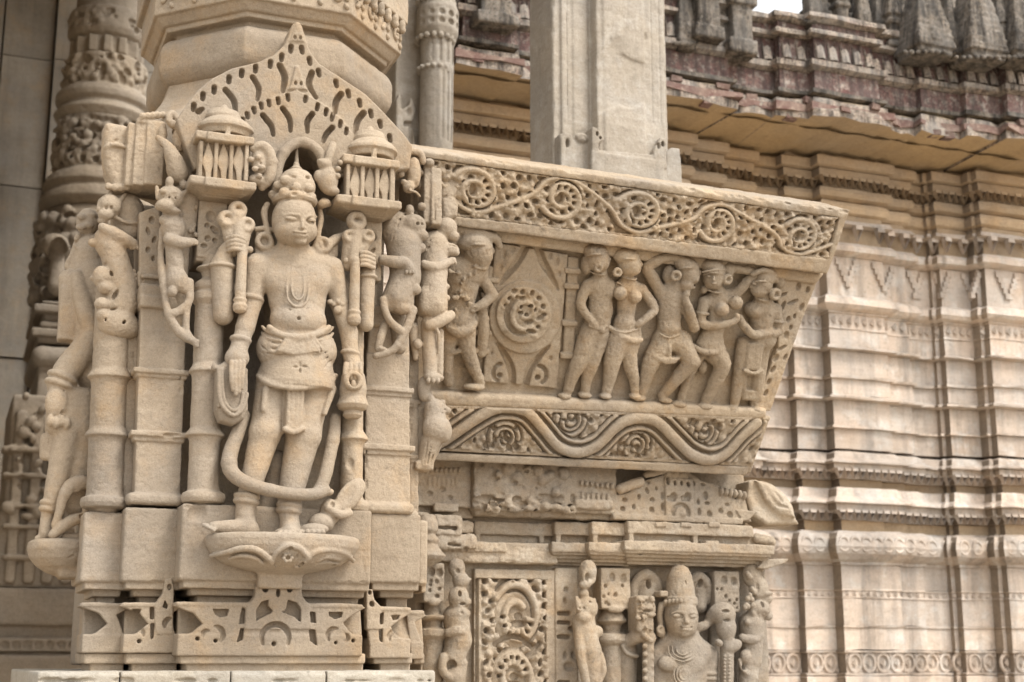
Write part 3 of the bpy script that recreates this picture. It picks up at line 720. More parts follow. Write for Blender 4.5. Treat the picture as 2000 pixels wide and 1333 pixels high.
# --- octagonal shaft: flared bell, torus, cornice with carved band
OCX, OCW = 560, -340          # photo x of the axis at the depth of the axis (w units)
def oct_axis(): return FP.at(548, 120, -60)[0] - 0
AXU = (FP.at(478, 70, -70)[0] + FP.at(674, 70, -70)[0]) / 2
HALF = (FP.at(674, 70, -70)[0] - FP.at(478, 70, -70)[0]) / 2
INR = HALF / math.tan(math.pi / 8)
AXW = -70 - INR
def zv(py, w=-70): return FP.at(575, py, w)[1]
class Oct(Sc):
    def oct(s, R, z0, z1, r, k=2, op='u', r2=None):
        zc, hz = (z0 + z1) / 2, abs(z1 - z0) / 2; r = min(r, hz)
        def fn(u, v, w):
            du = u - AXU; dw = w - AXW; rho = -1e9
            for i in range(8):
                an = math.pi / 4 * i; rho = np.maximum(rho, du * math.cos(an) + dw * math.sin(an))
            Rr = R if r2 is None else R + (r2 - R) * np.clip((v - z0) / (z1 - z0), 0, 1)
            a_ = rho - Rr + r; b_ = np.abs(v - zc) - hz + r
            return np.sqrt(np.maximum(a_, 0) ** 2 + np.maximum(b_, 0) ** 2) + np.minimum(np.maximum(a_, b_), 0) - r
        Rm = (max(R, r2 or R)) * 1.09
        return s.add(fn, (AXU - Rm, min(z0, z1), AXW - Rm), (AXU + Rm, max(z0, z1), AXW + Rm), op, k)
zt, zb = zv(52), zv(150)
o = Oct(FP, 3.0); o.oct(INR, zb, zt, 43, k=0)
part('torus', o, rough=1.6, rfreq=0.02)
o = Oct(FP, 3.0)
o.oct(INR * 0.9, zv(190), zb + 8, 2)
n = 9
for i in range(n):            # concave flare
    t0, t1 = i / n, (i + 1) / n
    o.oct(INR * (0.91 + 0.27 * t1 ** 2.0), zv(140 + 100 * t1), zv(140 + 100 * t0), 0.5, k=3, r2=INR * (0.91 + 0.27 * t0 ** 2.0))
o.oct(INR * 1.16, zv(300), zv(240), 4, k=3)
part('bell', o, rough=1.0, rfreq=0.02)
o = Oct(FP, 2.5)
o.oct(INR * 0.86, zv(66), zv(30), 2)
o.oct(INR * 0.955, zv(42), zv(30), 3)
o.oct(INR * 0.985, zv(33), zv(16), 2, r2=INR * 1.05)
o.oct(INR * 1.07, zv(18), zv(-50), 4)
o.oct(INR * 1.12, zv(-46), zv(-140), 3)
part('cornice', o, rough=1.0)
# carved scrolls on three faces of the cornice band
def face_frame(i):
    an = math.pi / 4 * i      # face normal in (u,w)
    nu, nw = math.cos(an), math.sin(an)
    Nw = FP.U * nu + FP.N * nw; Uw = FP.U * nw - FP.N * nu
    R = INR * 1.07
    org = FP.world(np.array([AXU + nu * R, 0, AXW + nw * R]))
    return Frame(org, Uw, FP.V, Nw, FP.S)
for i in (1, 2, 3):
    fr = face_frame(i); hw = INR * 1.075 * math.tan(math.pi / 8)
    for j in range(4):
        cu = -hw + (j + 0.5) * 2 * hw / 4; s = Sc(fr, 1.8); z0 = zv(16)
        s.P = lambda p: np.array(p, float)
        pts = [(cu + (15 - 11 * t) * math.cos(5.5 * t * (1 if j % 2 else -1) + 1), z0 + 36 + (17 - 12 * t) * math.sin(5.5 * t + 1), 1) for t in np.linspace(0, 1, 14)]
        s.tube(pts, [5] * 13 + [6], k=3)
        for q in range(3): s.ell((cu + 18, z0 + 14 + q * 20, 1), (6, 8, 6), rot=30, k=3)
        s.cut_w(-3)
        put('scroll', s.mesh(0.4), M_PILLAR, pillar)
    if i == 1:
        for j in range(7):
            cu = -hw + (j + 0.5) * 2 * hw / 7; s = Sc(fr, 1.8); s.P = lambda p: np.array(p, float)
            s.ell((cu, zv(-10) + 34, 6), (9, 16, 12), k=3); s.ell((cu, zv(-10) + 20, 10), (7, 9, 9), k=3); s.cut_w(-4)
            put('leaf', s.mesh(0.4), M_PILLAR, pillar)
# ================================================================== statues and beasts carved on the pillar
def surf_w(s, c, r, px, py, extra=0.0):
    """depth on the front of an ellipsoid (photo centre c, radii r) along the photo ray"""
    C = s.P(c); w = c[2] + r[2]
    for _ in range(4):
        p = s.P((px, py, w)); q = 1 - ((p[0] - C[0]) / r[0]) ** 2 - ((p[1] - C[1]) / r[1]) ** 2
        w = C[2] + r[2] * math.sqrt(max(q, 0.0))
    return w + extra
def face(s, c, r, eyes, nose, mouth, sc_=1.0, more=()):
    els = [(c, r)] + list(more)
    f = lambda x, y, e=0.0: (x, y, max(surf_w(s, c_, r_, x, y) for c_, r_ in els) + e)
    (nx0, ny0), (nx1, ny1) = nose
    for (ex, ey, ew) in eyes:
        s.ell(f(ex, ey + 1, 2 * sc_), (ew * 1.3, 7.5 * sc_, 5.5 * sc_), k=4, op='s')
    s.tube([f(nx0, ny0, -1), f((nx0 + nx1) / 2, (ny0 + ny1) / 2, 2.5 * sc_), f(nx1, ny1, 5 * sc_)], [2.4 * sc_, 3.2 * sc_, 4.6 * sc_], k=4 * sc_)
    s.ell(f(nx1 - 5.5 * sc_, ny1 + 1.5, 1.5), 3.2 * sc_, k=2); s.ell(f(nx1 + 4.5 * sc_, ny1 + 1.5, 1.5), 3.2 * sc_, k=2)
    for (ex, ey, ew) in eyes:
        s.ell(f(ex, ey, -3.4 * sc_), (ew, 5.0 * sc_, 5.4 * sc_), k=1)
        s.tube([f(ex - ew, ey + 2.0 * sc_, 0), f(ex, ey + 3.2 * sc_, 2 * sc_), f(ex + ew, ey + 2.0 * sc_, 0)], 1.5 * sc_, k=0.6, op='s')
        s.tube([f(ex - ew * 1.15, ey - 6 * sc_, -1), f(ex - ew * .1, ey - 9.5 * sc_, 0.4), f(ex + ew * 1.1, ey - 7 * sc_, -1)], 1.6 * sc_, k=3)
    mx, my, mw = mouth
    s.ell(f(mx, my, -1), (mw * 1.25, 9 * sc_, 4.5 * sc_), k=5)
    s.ell(f(mx, my - 2.8 * sc_, 2.2), (mw, 2.8 * sc_, 3.6 * sc_), k=1.2); s.ell(f(mx, my + 3.4 * sc_, 2.2), (mw * 0.78, 3.2 * sc_, 3.8 * sc_), k=1.2)
    s.tube([f(mx - mw * 1.08, my - 1.4 * sc_, 2), f(mx - mw * .4, my + .6 * sc_, 5.4), f(mx + mw * .4, my + .6 * sc_, 5.4), f(mx + mw * 1.08, my - 1.4 * sc_, 2)], 1.3 * sc_, k=0.6, op='s')
    for q in (-1, 1): s.ell(f(mx + q * mw * 1.08, my - 1, 2), 2.8 * sc_, k=1, op='s')

deity = thing('deity_statue', FP.w(560, 1045, 20), 'large four-armed stone deity standing on a lotus under the arch of the pillar', 'statue')
s = Sc(FP, 1.7)
HC, HR_ = (574, 432, 34), (45, 55, 47)
s.ell(HC, HR_, k=4)
s.ell((576, 456, 44), (36, 28, 34), k=10)                      # jaw
s.ell((556, 450, 52), (18, 18, 20), k=8); s.ell((606, 453, 50), (14, 17, 18), k=8)
s.ell((588, 472, 66), (11, 8, 9), k=6)                          # chin
face(s, HC, HR_, [(570, 428, 13), (608, 431, 10)], ((591, 430), (591, 444)), (587, 457, 13), 1.0, [((576, 456, 44), (36, 28, 34))])
# ears, earrings
s.tube([(522, 400, 14), (516, 414, 14), (519, 436, 14), (524, 456, 16)], [6, 7, 6, 5], k=4); s.ell((518, 416, 24), (3, 10, 6), k=2, op='s')
s.bx(499, 447, 533, 494, 10, -60, r=5, k=4); s.ring((516, 472, 14), (0, 0, 1), 14, 6, k=3, squash=1.4); s.ell((516, 470, 24), (7, 8, 8), k=2, op='s'); s.tube([(500, 448, 12), (516, 446, 14), (532, 450, 12)], 5, k=3)
s.tube([(624, 404, 14), (627, 430, 14), (621, 462, 18), (626, 482, 20)], [5, 6, 6, 8], k=4)
s.ring((630, 480, 20), (-.2, 0, 1), 13, 6.5, k=3, squash=1.4); s.tube([(640, 480, 16), (654, 468, 8), (668, 462, 0)], [10, 10, 8], k=5); s.bx(612, 470, 662, 500, 6, -60, r=6, k=5); s.ell((634, 478, 32), (4, 5, 8), k=2, op='s')
# head band and curled headdress
s.lathe((575, 30), [(40, 384), (46, 389), (47, 394), (43, 400)], k=3)
s.ell((578, 366, 30), (40, 36, 36), k=5); s.ell((580, 348, 30), (30, 18, 30), k=4)
for (x, y, w, r) in [(558, 352, 56, 12), (578, 366, 66, 11), (604, 368, 60, 11), (556, 376, 58, 12), (582, 386, 66, 10), (608, 384, 56, 10), (574, 344, 56, 12), (600, 346, 50, 10), (544, 362, 44, 11)]:
    s.ell((x, y, w), (r, r * 0.85, r * 0.7), k=2.5)
for (x, y, w, rx, ry) in [(574, 345, 68, 8, 3.5), (601, 347, 60, 5, 4), (566, 360, 70, 7, 4), (574, 378, 78, 8, 5), (604, 378, 70, 7, 6), (592, 368, 76, 3, 12), (560, 388, 66, 6, 3)]:
    s.ell((x, y, w), (rx, ry, 8), k=2, op='s')
s.lathe((578, 26), [(5, 318), (7, 326), (14, 331), (8, 337), (14, 344)], k=2)
s.ell((536, 380, 20), (13, 11, 10), rot=20, k=4); s.ell((636, 396, 18), (13, 9, 10), rot=-20, k=4)
# neck, torso
s.cap((572, 476, 18), (570, 500, 12), 30, 34, k=6, sw=0.9)
for y in (486, 492, 497): s.ring((571, y, 16), (0, 1, 0), 31, 1.6, k=1, op='s')
s.cap((512, 522, 8), (632, 524, 8), 28, 27, k=10, sw=0.9)       # shoulders girdle
s.cap((576, 532, 12), (580, 572, 13), 61, 57, k=12, sw=0.55)
s.cap((580, 572, 12), (582, 618, 12), 56, 53, k=12, sw=0.58)
s.ell((583, 628, 20), (56, 34, 36), k=12)
s.ell((546, 548, 24), (34, 26, 20), k=16); s.ell((614, 550, 24), (32, 25, 20), k=16)   # chest
s.ell((584, 622, 56), (4, 4, 9), k=1.5, op='s')
s.tube([(532, 506, 32), (556, 514, 40), (578, 520, 43), (602, 515, 40), (622, 506, 32)], 2.6, k=2)      # collar
s.tube([(562, 522, 43), (560, 560, 46), (564, 588, 48), (582, 600, 50), (598, 590, 49), (603, 560, 46), (600, 524, 42)], 2.6, k=2)
s.tube([(570, 524, 44), (569, 560, 47), (574, 580, 49), (583, 586, 50), (592, 578, 49), (594, 556, 47), (590, 524, 43)], 2.2, k=2)
s.tube([(552, 590, 44), (566, 606, 47), (584, 610, 49), (600, 604, 47), (612, 590, 44)], 1.6, k=1, op='s')
# hips, wrapped cloth, belt
s.cap((545, 682, 8), (616, 686, 8), 46, 44, k=12, sw=0.85)
s.lathe((579, 4), [(52, 640), (62, 658), (69, 690), (75, 726), (80, 750), (79, 760), (60, 764)], k=3, sq=0.68)
for (y, dw) in [(644, 0), (656, 1), (668, 0), (680, 0)]:
    s.tube([(512, y - 6, 10), (524, y + 5, 34), (548, y + 10, 48)], [3, 4, 3], k=1.5); s.tube([(650, y - 4, 10), (638, y + 6, 34), (614, y + 10, 48)], [3, 4, 3], k=1.5); s.tube([(512, y, 12), (524, y + 11, 35), (548, y + 16, 48)], 1.4, k=1, op='s')
s.tube([(526, 640, 36), (548, 654, 46), (584, 660, 52), (616, 654, 48), (642, 640, 34)], [6, 7, 8, 7, 6], k=4)      # belt line under belly
s.ext([(556, 662), (612, 660), (624, 676), (628, 690), (600, 692), (572, 694), (540, 686), (548, 674)], 30, 56, r=5, k=4)
s.tube([(540, 688, 52), (575, 696, 57), (604, 691, 56), (630, 688, 50)], 2, k=1, op='s')
s.tube([(612, 660, 52), (622, 672, 52), (628, 684, 48)], 3.5, k=2)
for q in range(3):
    s.tube([(512, 676 + q * 15, 26), (526, 690 + q * 16, 42), (546, 700 + q * 17, 50)], 1.6, k=1.5, op='s')
    s.tube([(646, 674 + q * 15, 28), (634, 690 + q * 14, 42)], 1.6, k=1.5, op='s')
for (x, y, rx, ry) in [(586, 712, 4, 8), (578, 717, 7, 3), (596, 716, 7, 3), (586, 724, 3, 6)]: s.ell((x, y, 56), (rx, ry, 6), k=1.5, op='s')
hem = [(504, 738, 8), (514, 748, 30), (540, 758, 48), (580, 763, 56), (616, 759, 50), (644, 748, 32), (656, 738, 10)]
s.tube([(p[0], p[1] - 4, p[2] - 4) for p in hem], 5, k=6)
# central pleats
s.ext([(562, 756), (596, 754), (592, 836), (586, 842), (558, 842), (560, 800)], 10, 46, r=5, k=4)
for x in (568, 577, 586): s.tube([(x, 764, 46), (x - 2, 834, 47)], 1.6, k=1, op='s')
s.tube([(556, 838, 44), (572, 845, 48), (592, 838, 44)], 5, k=3)
for (a_, b_) in [((520, 762, 26), (514, 800, 30)), ((650, 760, 20), (634, 808, 30))]: s.tube([a_, b_], [8, 5], k=4)
# legs
s.cap((536, 740, -10), (519, 842, 4), 36, 31, k=8); s.cap((519, 842, 4), (486, 962, 10), 31, 21, k=8)
s.cap((612, 740, -10), (592, 850, 2), 38, 35, k=8); s.cap((592, 850, 2), (566, 975, 8), 35, 24, k=8)
s.ell((517, 846, 14), (28, 22, 22), k=10); s.ell((594, 856, 14), (30, 22, 22), k=10)
for (x, y) in ((482, 970), (481, 980), (565, 988), (564, 998)): s.ring((x, y, 10), (0.1, 1, 0), 20, 6, k=2)
s.cap((480, 985, 10), (478, 1026, 10), 19, 20, k=5); s.cap((564, 1002, 10), (566, 1030, 10), 19, 20, k=5)
s.tube([(488, 1032, 10), (450, 1030, 22), (416, 1028, 32)], [17, 14, 9], k=6); s.ell((480, 1036, 8), (26, 12, 20), k=5)
for q in range(5): s.cap((424 - q * 1.5, 1030 + q * 1.2, 26 + q * 4), (398 + q * 5, 1026 + q * 2.8, 30 + q * 5), 5.5 - q * 0.4, 4.6 - q * 0.4, k=1.5)
s.cap((566, 1036, 12), (566, 1042, 50), 20, 16, k=6); s.ell((566, 1040, 34), (30, 9, 26), k=4)
for q in range(5): s.cap((548 + q * 9, 1040, 56), (545 + q * 10, 1043, 68 - abs(q - 1) * 2), 5.5, 5, k=1.5)
s.ell((614, 1034, 26), (28, 12, 22), k=5); 
for q in range(4): s.ell((600 + q * 10, 1040, 46), (6, 6, 8), k=2)
# front arms
s.cap((500, 520, 8), (494, 584, 8), 25, 20, k=8); s.cap((494, 588, 8), (479, 640, 16), 20, 19, k=5); s.cap((479, 640, 16), (471, 668, 20), 18, 17, k=4)
s.cap((650, 524, 6), (663, 590, 4), 23, 20, k=8); s.cap((663, 592, 4), (681, 650, 10), 20, 18, k=5); s.cap((681, 650, 10), (685, 694, 16), 18, 16, k=4)
for (x, y, R) in ((492, 584, 20), (470, 664, 17)): s.ring((x, y, 9 if y < 600 else 20), (0.15, 1, 0), R, 5, k=2)
s.ring((684, 690, 16), (0.1, 1, 0), 16, 4.5, k=2)
for q in range(6): s.ell((644 + q * 8, 592 + (q % 2) * 5 - 2, 24 - abs(q - 2.5) * 4), 5.5, k=2)
s.ell((660, 606, 24), (9, 9, 6), k=2)
s.cap((470, 668, 20), (462, 700, 26), 17, 20, k=5); s.ell((463, 700, 28), (24, 22, 17), k=5)
for q in range(4): s.tube([(452 + q * 8, 708, 44), (452 + q * 7, 738, 48), (455 + q * 5.5, 772 - abs(q - 1.2) * 8, 44)], [5, 5, 4.2], k=1.2)
s.cap((686, 696, 16), (690, 716, 22), 15, 17, k=5)
for q in range(4): s.tube([(676 + q * 9, 712, 34), (674 + q * 10, 730, 40), (678 + q * 8, 742, 36)], [5.5, 5, 4], k=1.2)
# rear arms: raised forearms, cut like sleeves below
for (x0, y0, x1, y1, rr) in [(434, 520, 436, 616, 24), (716, 540, 715, 634, 18)]:
    s.cap((x0, y0, 4), (x1, y1, 2), rr, rr * 0.86, k=5); s.ring((x0, y0 + 2, 4), (0, 1, 0), rr + 1, 4, k=2)
s.tube([(434, 516, 4), (440, 494, 10), (452, 478, 18)], [20, 16, 13], k=6); s.tube([(716, 534, 4), (722, 514, 10), (714, 500, 16)], [16, 14, 12], k=6)
s.tube([(462, 570, -20), (500, 540, -16)], 18, k=6); s.tube([(690, 590, -24), (660, 548, -18)], 16, k=6)
for q in range(4): s.tube([(444 + q * 1, 466 + q * 8, 30), (458, 462 + q * 8, 40), (474, 466 + q * 8, 34), (480, 474 + q * 7, 24)], 4.6, k=1.2)
for q in range(4): s.tube([(706, 494 + q * 8, 34), (716, 494 + q * 8, 36), (730, 500 + q * 8, 26)], 4.6, k=1.2)
s.ell((488, 488, 22), 7, k=2); s.ell((676, 510, 22), 7, k=2)
s.cap((560, 560, -70), (570, 760, -80), 50, 50, k=10); s.cut_w(-150)
put('body', s.mesh(0.55, 0.06), M_STATUE, deity)

# scarf garland
s = Sc(FP, 1.7)
s.tube([(476, 812, -10), (463, 850, 0), (450, 885, 10), (449, 916, 20), (470, 938, 32), (512, 954, 40), (562, 964, 42), (612, 966, 36), (634, 958, 28)], [13, 14, 15, 15, 14, 13, 12, 12, 12], k=4)
s.tube([(618, 962, 30), (632, 940, 22), (644, 890, 8), (652, 850, 0), (654, 818, -10)], [10, 13, 13, 13, 12], k=4)
s.tube([(540, 900, -40), (534, 950, -40), (520, 1000, -40)], 22, k=4)
put('scarf', s.mesh(0.5, 0.06), M_STATUE, deity)
# maces held in the rear hands, trefoil lotus on top
for (x, y0, y1, lo) in [(467, 478, 612, [(464, 411, 17), (443, 429, 17), (482, 440, 15)]), (690, 505, 636, [(696, 433, 19), (682, 463, 14), (718, 462, 14)])]:
    s = Sc(FP, 1.6)
    s.lathe((x + 1, 30), [(9, y0), (10, y0 + 20), (11, y1 - 30), (14, y1 - 26), (12, y1 - 20), (15, y1 - 14), (13, y1 - 4), (7, y1)], k=1)
    for (lx, ly, r) in lo:
        s.ring((lx, ly, 24), (0.1, 0, 1), r * 0.72, r * 0.42, k=2, squash=1.5); s.ell((lx, ly, 16), (r * .8, r * .8, 6), k=2)
    s.cap((lo[0][0], lo[0][1] + 12, 20), (x, y0 + 4, 24), 15, 13, k=4); s.cap((lo[1][0], lo[1][1] + 6, 18), (x - 12, y0 + 12, 10), 13, 14, k=4)
    s.cap((lo[2][0], lo[2][1] + 6, 18), (x + 6, y0 + 4, 18), 11, 12, k=4)
    for q in range(3): s.ring((lo[1][0], lo[1][1], 27), (0, 0, 1), lo[1][2] * (0.35 + 0.3 * q), 1.0, k=0.6, op='s')
    put('mace', s.mesh(0.4, 0.08), M_STATUE, deity)
# beaded pouch hanging from the lowered hand
s = Sc(FP, 1.6)
s.ext([(424, 716), (440, 704), (470, 706), (486, 720), (486, 800), (478, 818), (456, 830), (430, 822), (422, 800)], -8, 34, r=12, k=4)
for off, r in ((0, 4.4), (8, 3.6)):
    s.tube([(428 + off * .8, 722, 34), (428 + off, 770, 37), (436 + off * .8, 796 - off * .6, 38), (456, 812 - off * 1.2, 39), (474 - off * .6, 798 - off * .6, 37), (482 - off, 770, 35)], r, k=1.5)
for q in range(14):
    t = q / 13; s.ell((426 + 3 * math.sin(t * 3), 724 + t * 70, 34), 3.4, k=1)
s.ell((420, 719, 22), 8, k=3)
put('pouch', s.mesh(0.4, 0.08), M_STATUE, deity)
# water pot
s = Sc(FP, 1.6)
s.lathe((688, 14), [(16, 722), (24, 734), (28, 760), (27, 776), (30, 784), (33, 792), (28, 800), (18, 804), (20, 812), (14, 818)], k=2)
s.ring((690, 744, 42), (0, 0.1, 1), 15, 6, k=3, squash=1.3); s.ell((690, 746, 44), (9, 14, 10), k=2, op='s'); s.ell((690, 752, 40), (6, 11, 6), k=2)
put('water_pot', s.mesh(0.4, 0.08), M_STATUE, deity)
# lotus pedestal
s = Sc(FP, 1.8)
lc = FP.at(548, 1060, 10)
s.lathe((550, 4), [(140, 1047), (150, 1050), (153, 1057), (150, 1070), (138, 1088), (116, 1103), (88, 1112), (60, 1118), (30, 1124), (20, 1136)], k=1, sq=0.62)
def lot(x, y): # front surface depth of bowl
    r_ = np.interp(y, [1047, 1057, 1070, 1088, 1103, 1118], [140, 153, 150, 138, 116, 70]); d_ = (x - 556) / r_
    return 4 + 0.62 * r_ * math.sqrt(max(0.02, 1 - d_ * d_))
for pts in ([(412, 1086), (440, 1080), (470, 1072), (500, 1074), (524, 1090), (536, 1108)], [(690, 1096), (672, 1080), (640, 1074), (612, 1080), (596, 1096), (578, 1108)], [(532, 1094), (542, 1078), (562, 1066), (586, 1072), (602, 1090)]):
    s.tube([(x, y, lot(x, y) + 1) for x, y in pts], [4, 5, 6, 6, 6, 4][:len(pts)], k=3)
for pts in ([(448, 1092), (470, 1086), (498, 1090), (514, 1102)], [(620, 1096), (640, 1088), (662, 1092)]):
    s.tube([(x, y, lot(x, y)) for x, y in pts], [3, 4, 4, 3][:len(pts)], k=2)
    s.tube([(x, y + 7, lot(x, y + 7)) for x, y in pts], 2.5, k=1, op='s')
for (x, y, rx, ry, ro) in [(567, 1072, 5, 4, 0), (580, 1089, 3, 7, -10), (535, 1106, 5, 8, 20), (444, 1103, 5, 3, 20), (588, 1103, 3, 8, -45), (650, 1106, 5, 6, 0), (550, 1112, 4, 4, 0), (676, 1104, 5, 3, -30)]:
    s.ell((x, y, lot(x, y) + 2), (rx, ry, 9), rot=ro, k=1.5, op='s')
for q in range(6): s.ell((562 + 8 * math.cos(q), 1090 + 7 * math.sin(q), lot(562, 1090) + 2), 4, k=1.5)
s.bx(505, 1106, 592, 1150, 14, -30, r=6, k=8)
s.cut_w(-8)
put('lotus_pedestal', s.mesh(0.7, 0.05), M_STATUE, deity)
# small broken animal by the right foot
brk = Sc(FP, 1.8)
brk.ell((684, 968, 14), (22, 42, 9), rot=-38, k=3); brk.ell((676, 972, 24), (12, 32, 7), rot=-36, k=3, op='s')
brk.ell((645, 1000, 2), (20, 26, 24), rot=10, k=6); brk.ell((628, 1022, 8), (26, 20, 24), k=6); brk.ell((643, 962, 18), (10, 7, 8), rot=20, k=3)
brk.tube([(640, 992, 22), (664, 1006, 26), (682, 1002, 20)], [7, 9, 8], k=3); brk.ell((650, 984, 26), (6, 8, 12), k=2, op='s')
brk.cut_w(-40)
tag(put('animal_carving', brk.mesh(0.6, 0.07), M_STATUE), 'broken little animal carving with ear-like shell by the deity’s right foot'.replace('’', "'"), 'statue')

# --- deity seen from the side on the pillar's left face
side = thing('deity_statue', FP.w(110, 1060, -240), "stone deity in profile on the pillar's left face, above a bowl-shaped lotus", 'statue')
s = Sc(FP, 2.0); w = -235
s.ell((176, 500, w), (34, 46, 40), k=5); s.ell((160, 520, w), (22, 24, 22), k=8); s.ell((172, 434, w), (24, 30, 26), k=5)
for (x, y) in [(160, 424), (172, 440), (158, 444), (178, 420)]: s.ell((x, y, w + 22), (11, 7, 7), k=3)
s.tube([(150, 470, w), (142, 496, w), (132, 520, w), (142, 528, w)], [5, 6, 7, 6], k=4); s.ell((146, 540, w), (10, 8, 10), k=4)
s.ell((152, 464, w + 8), (7, 11, 7), rot=-25, k=3); s.tube([(146, 480, w + 16), (156, 488, w + 22)], 4, k=3)
s.cap((182, 540, w), (180, 690, w), 44, 44, k=12); s.ell((188, 720, w), (46, 52, 46), k=10)
s.cap((134, 546, w + 10), (134, 648, w + 8), 20, 18, k=5); s.bx(116, 560, 150, 664, w + 28, w - 10, r=5, k=5)     # raised forearm stump
s.tube([(150, 540, w + 30), (160, 580, w + 34), (172, 620, w + 36), (184, 656, w + 32)], [14, 18, 20, 18], k=5)
s.tube([(184, 656, w + 32), (160, 690, w + 36), (128, 728, w + 36), (116, 752, w + 34)], [24, 29, 27, 24], k=8)
s.ring((122, 738, w + 36), (0.35, 1, 0), 26, 6, k=3); s.ring((116, 752, w + 36), (0.3, 1, 0), 25, 6, k=3)
s.bx(94, 752, 186, 850, w + 50, w - 40, r=20, k=8); s.ell((110, 786, w + 48), (22, 34, 16), k=6)
for q in range(4): s.ell((98 + q * 11, 822 + q % 2 * 4, w + 54), (8, 13, 10), k=2)
for q in range(3): s.tube([(124 + q * 12, 764, w + 54), (120 + q * 14, 806, w + 55), (132 + q * 16, 846, w + 50)], 2, k=1.5, op='s')
s.tube([(92, 858, w + 10), (88, 890, w + 10)], [14, 11], k=4)
for q in range(3): s.tube([(84 + q * 6, 856, w + 24), (84 + q * 4, 896, w + 22)], 1.5, k=1, op='s')
s.cap((134, 846, w + 22), (102, 985, w + 14), 30, 19, k=8); s.cap((164, 846, w + 10), (152, 985, w), 36, 26, k=8)
s.ring((97, 984, w + 14), (0.2, 1, 0), 14, 6, k=2); s.ring((95, 996, w + 14), (0.2, 1, 0), 14, 6, k=2)
s.cap((94, 1000, w + 12), (90, 1040, w + 12), 13, 15, k=4); s.tube([(92, 1046, w + 12), (74, 1052, w + 12)], [11, 7], k=4)
put('body', s.mesh(0.8, 0.05), M_STATUE, side)
s = Sc(FP, 2.0)
s.tube([(182, 950, w + 50), (160, 942, w + 52), (138, 950, w + 52), (124, 972, w + 50), (116, 1000, w + 48), (107, 1026, w + 46)], [10, 14, 14, 11, 9, 7], k=4)
s.ell((150, 952, w + 54), (16, 10, 8), rot=25, k=4); s.tube([(168, 1010, w + 48), (140, 1018, w + 48), (116, 1034, w + 46), (102, 1046, w + 46)], [10, 12, 11, 8], k=4)
s.ell((170, 990, w + 50), (10, 18, 12), k=4); s.ell((160, 1008, w + 58), (5, 6, 8), k=2, op='s'); s.ell((148, 958, w + 64), (5, 3, 6), k=1, op='s')
put('animal', s.mesh(0.6, 0.07), M_STATUE, side)
s = Sc(FP, 2.0)
s.lathe((120, w), [(60, 1056), (68, 1062), (70, 1074), (64, 1092), (50, 1108), (30, 1120), (10, 1126)], k=1)
s.bx(118, 1040, 190, 1130, w + 40, w - 40, r=8, k=8)
def bl(x, y): return w + math.sqrt(max(60, 66 ** 2 - (x - 116) ** 2))
for pts in ([(66, 1086), (90, 1096), (118, 1098), (142, 1086)], [(80, 1102), (104, 1108), (130, 1100)]): s.tube([(x, y, bl(x, y)) for x, y in pts], 2.4, k=2, op='s')
put('lotus_pedestal', s.mesh(0.8, 0.05), M_STATUE, side)

# --- rearing lions
GL = 'rearing lion brackets on the pillar'
def beast(name_label, fn, rough=0.8):
    s = Sc(FP, 1.7); fn(s)
    return tag(put('rearing_lion', s.mesh(rough, 0.07), M_STATUE), name_label, 'statue', GL)
def paw(s, x, y, w, r, n=3):
    s.ell((x, y, w), (r * 1.3, r, r), k=3)
    for q in range(n): s.ell((x + (q - (n - 1) / 2) * r * .85, y + r * .55, w + r * .5), (r * .42, r * .6, r * .55), k=1)
def ribs(s, x, y, w, dx, n, gap):
    for q in range(n): s.tube([(x - dx, y + q * gap, w - 6), (x, y + q * gap + 4, w), (x + dx, y + q * gap, w - 6)], 1.5, k=1.2, op='s')
def mane(s, x, y, w, R, n, a0, a1):
    for q in range(n):
        t = math.radians(a0 + (a1 - a0) * q / (n - 1)); s.tube([(x + R * .55 * math.cos(t), y - R * .55 * math.sin(t), w), (x + R * math.cos(t), y - R * math.sin(t), w - 4)], 1.7, k=1, op='s')
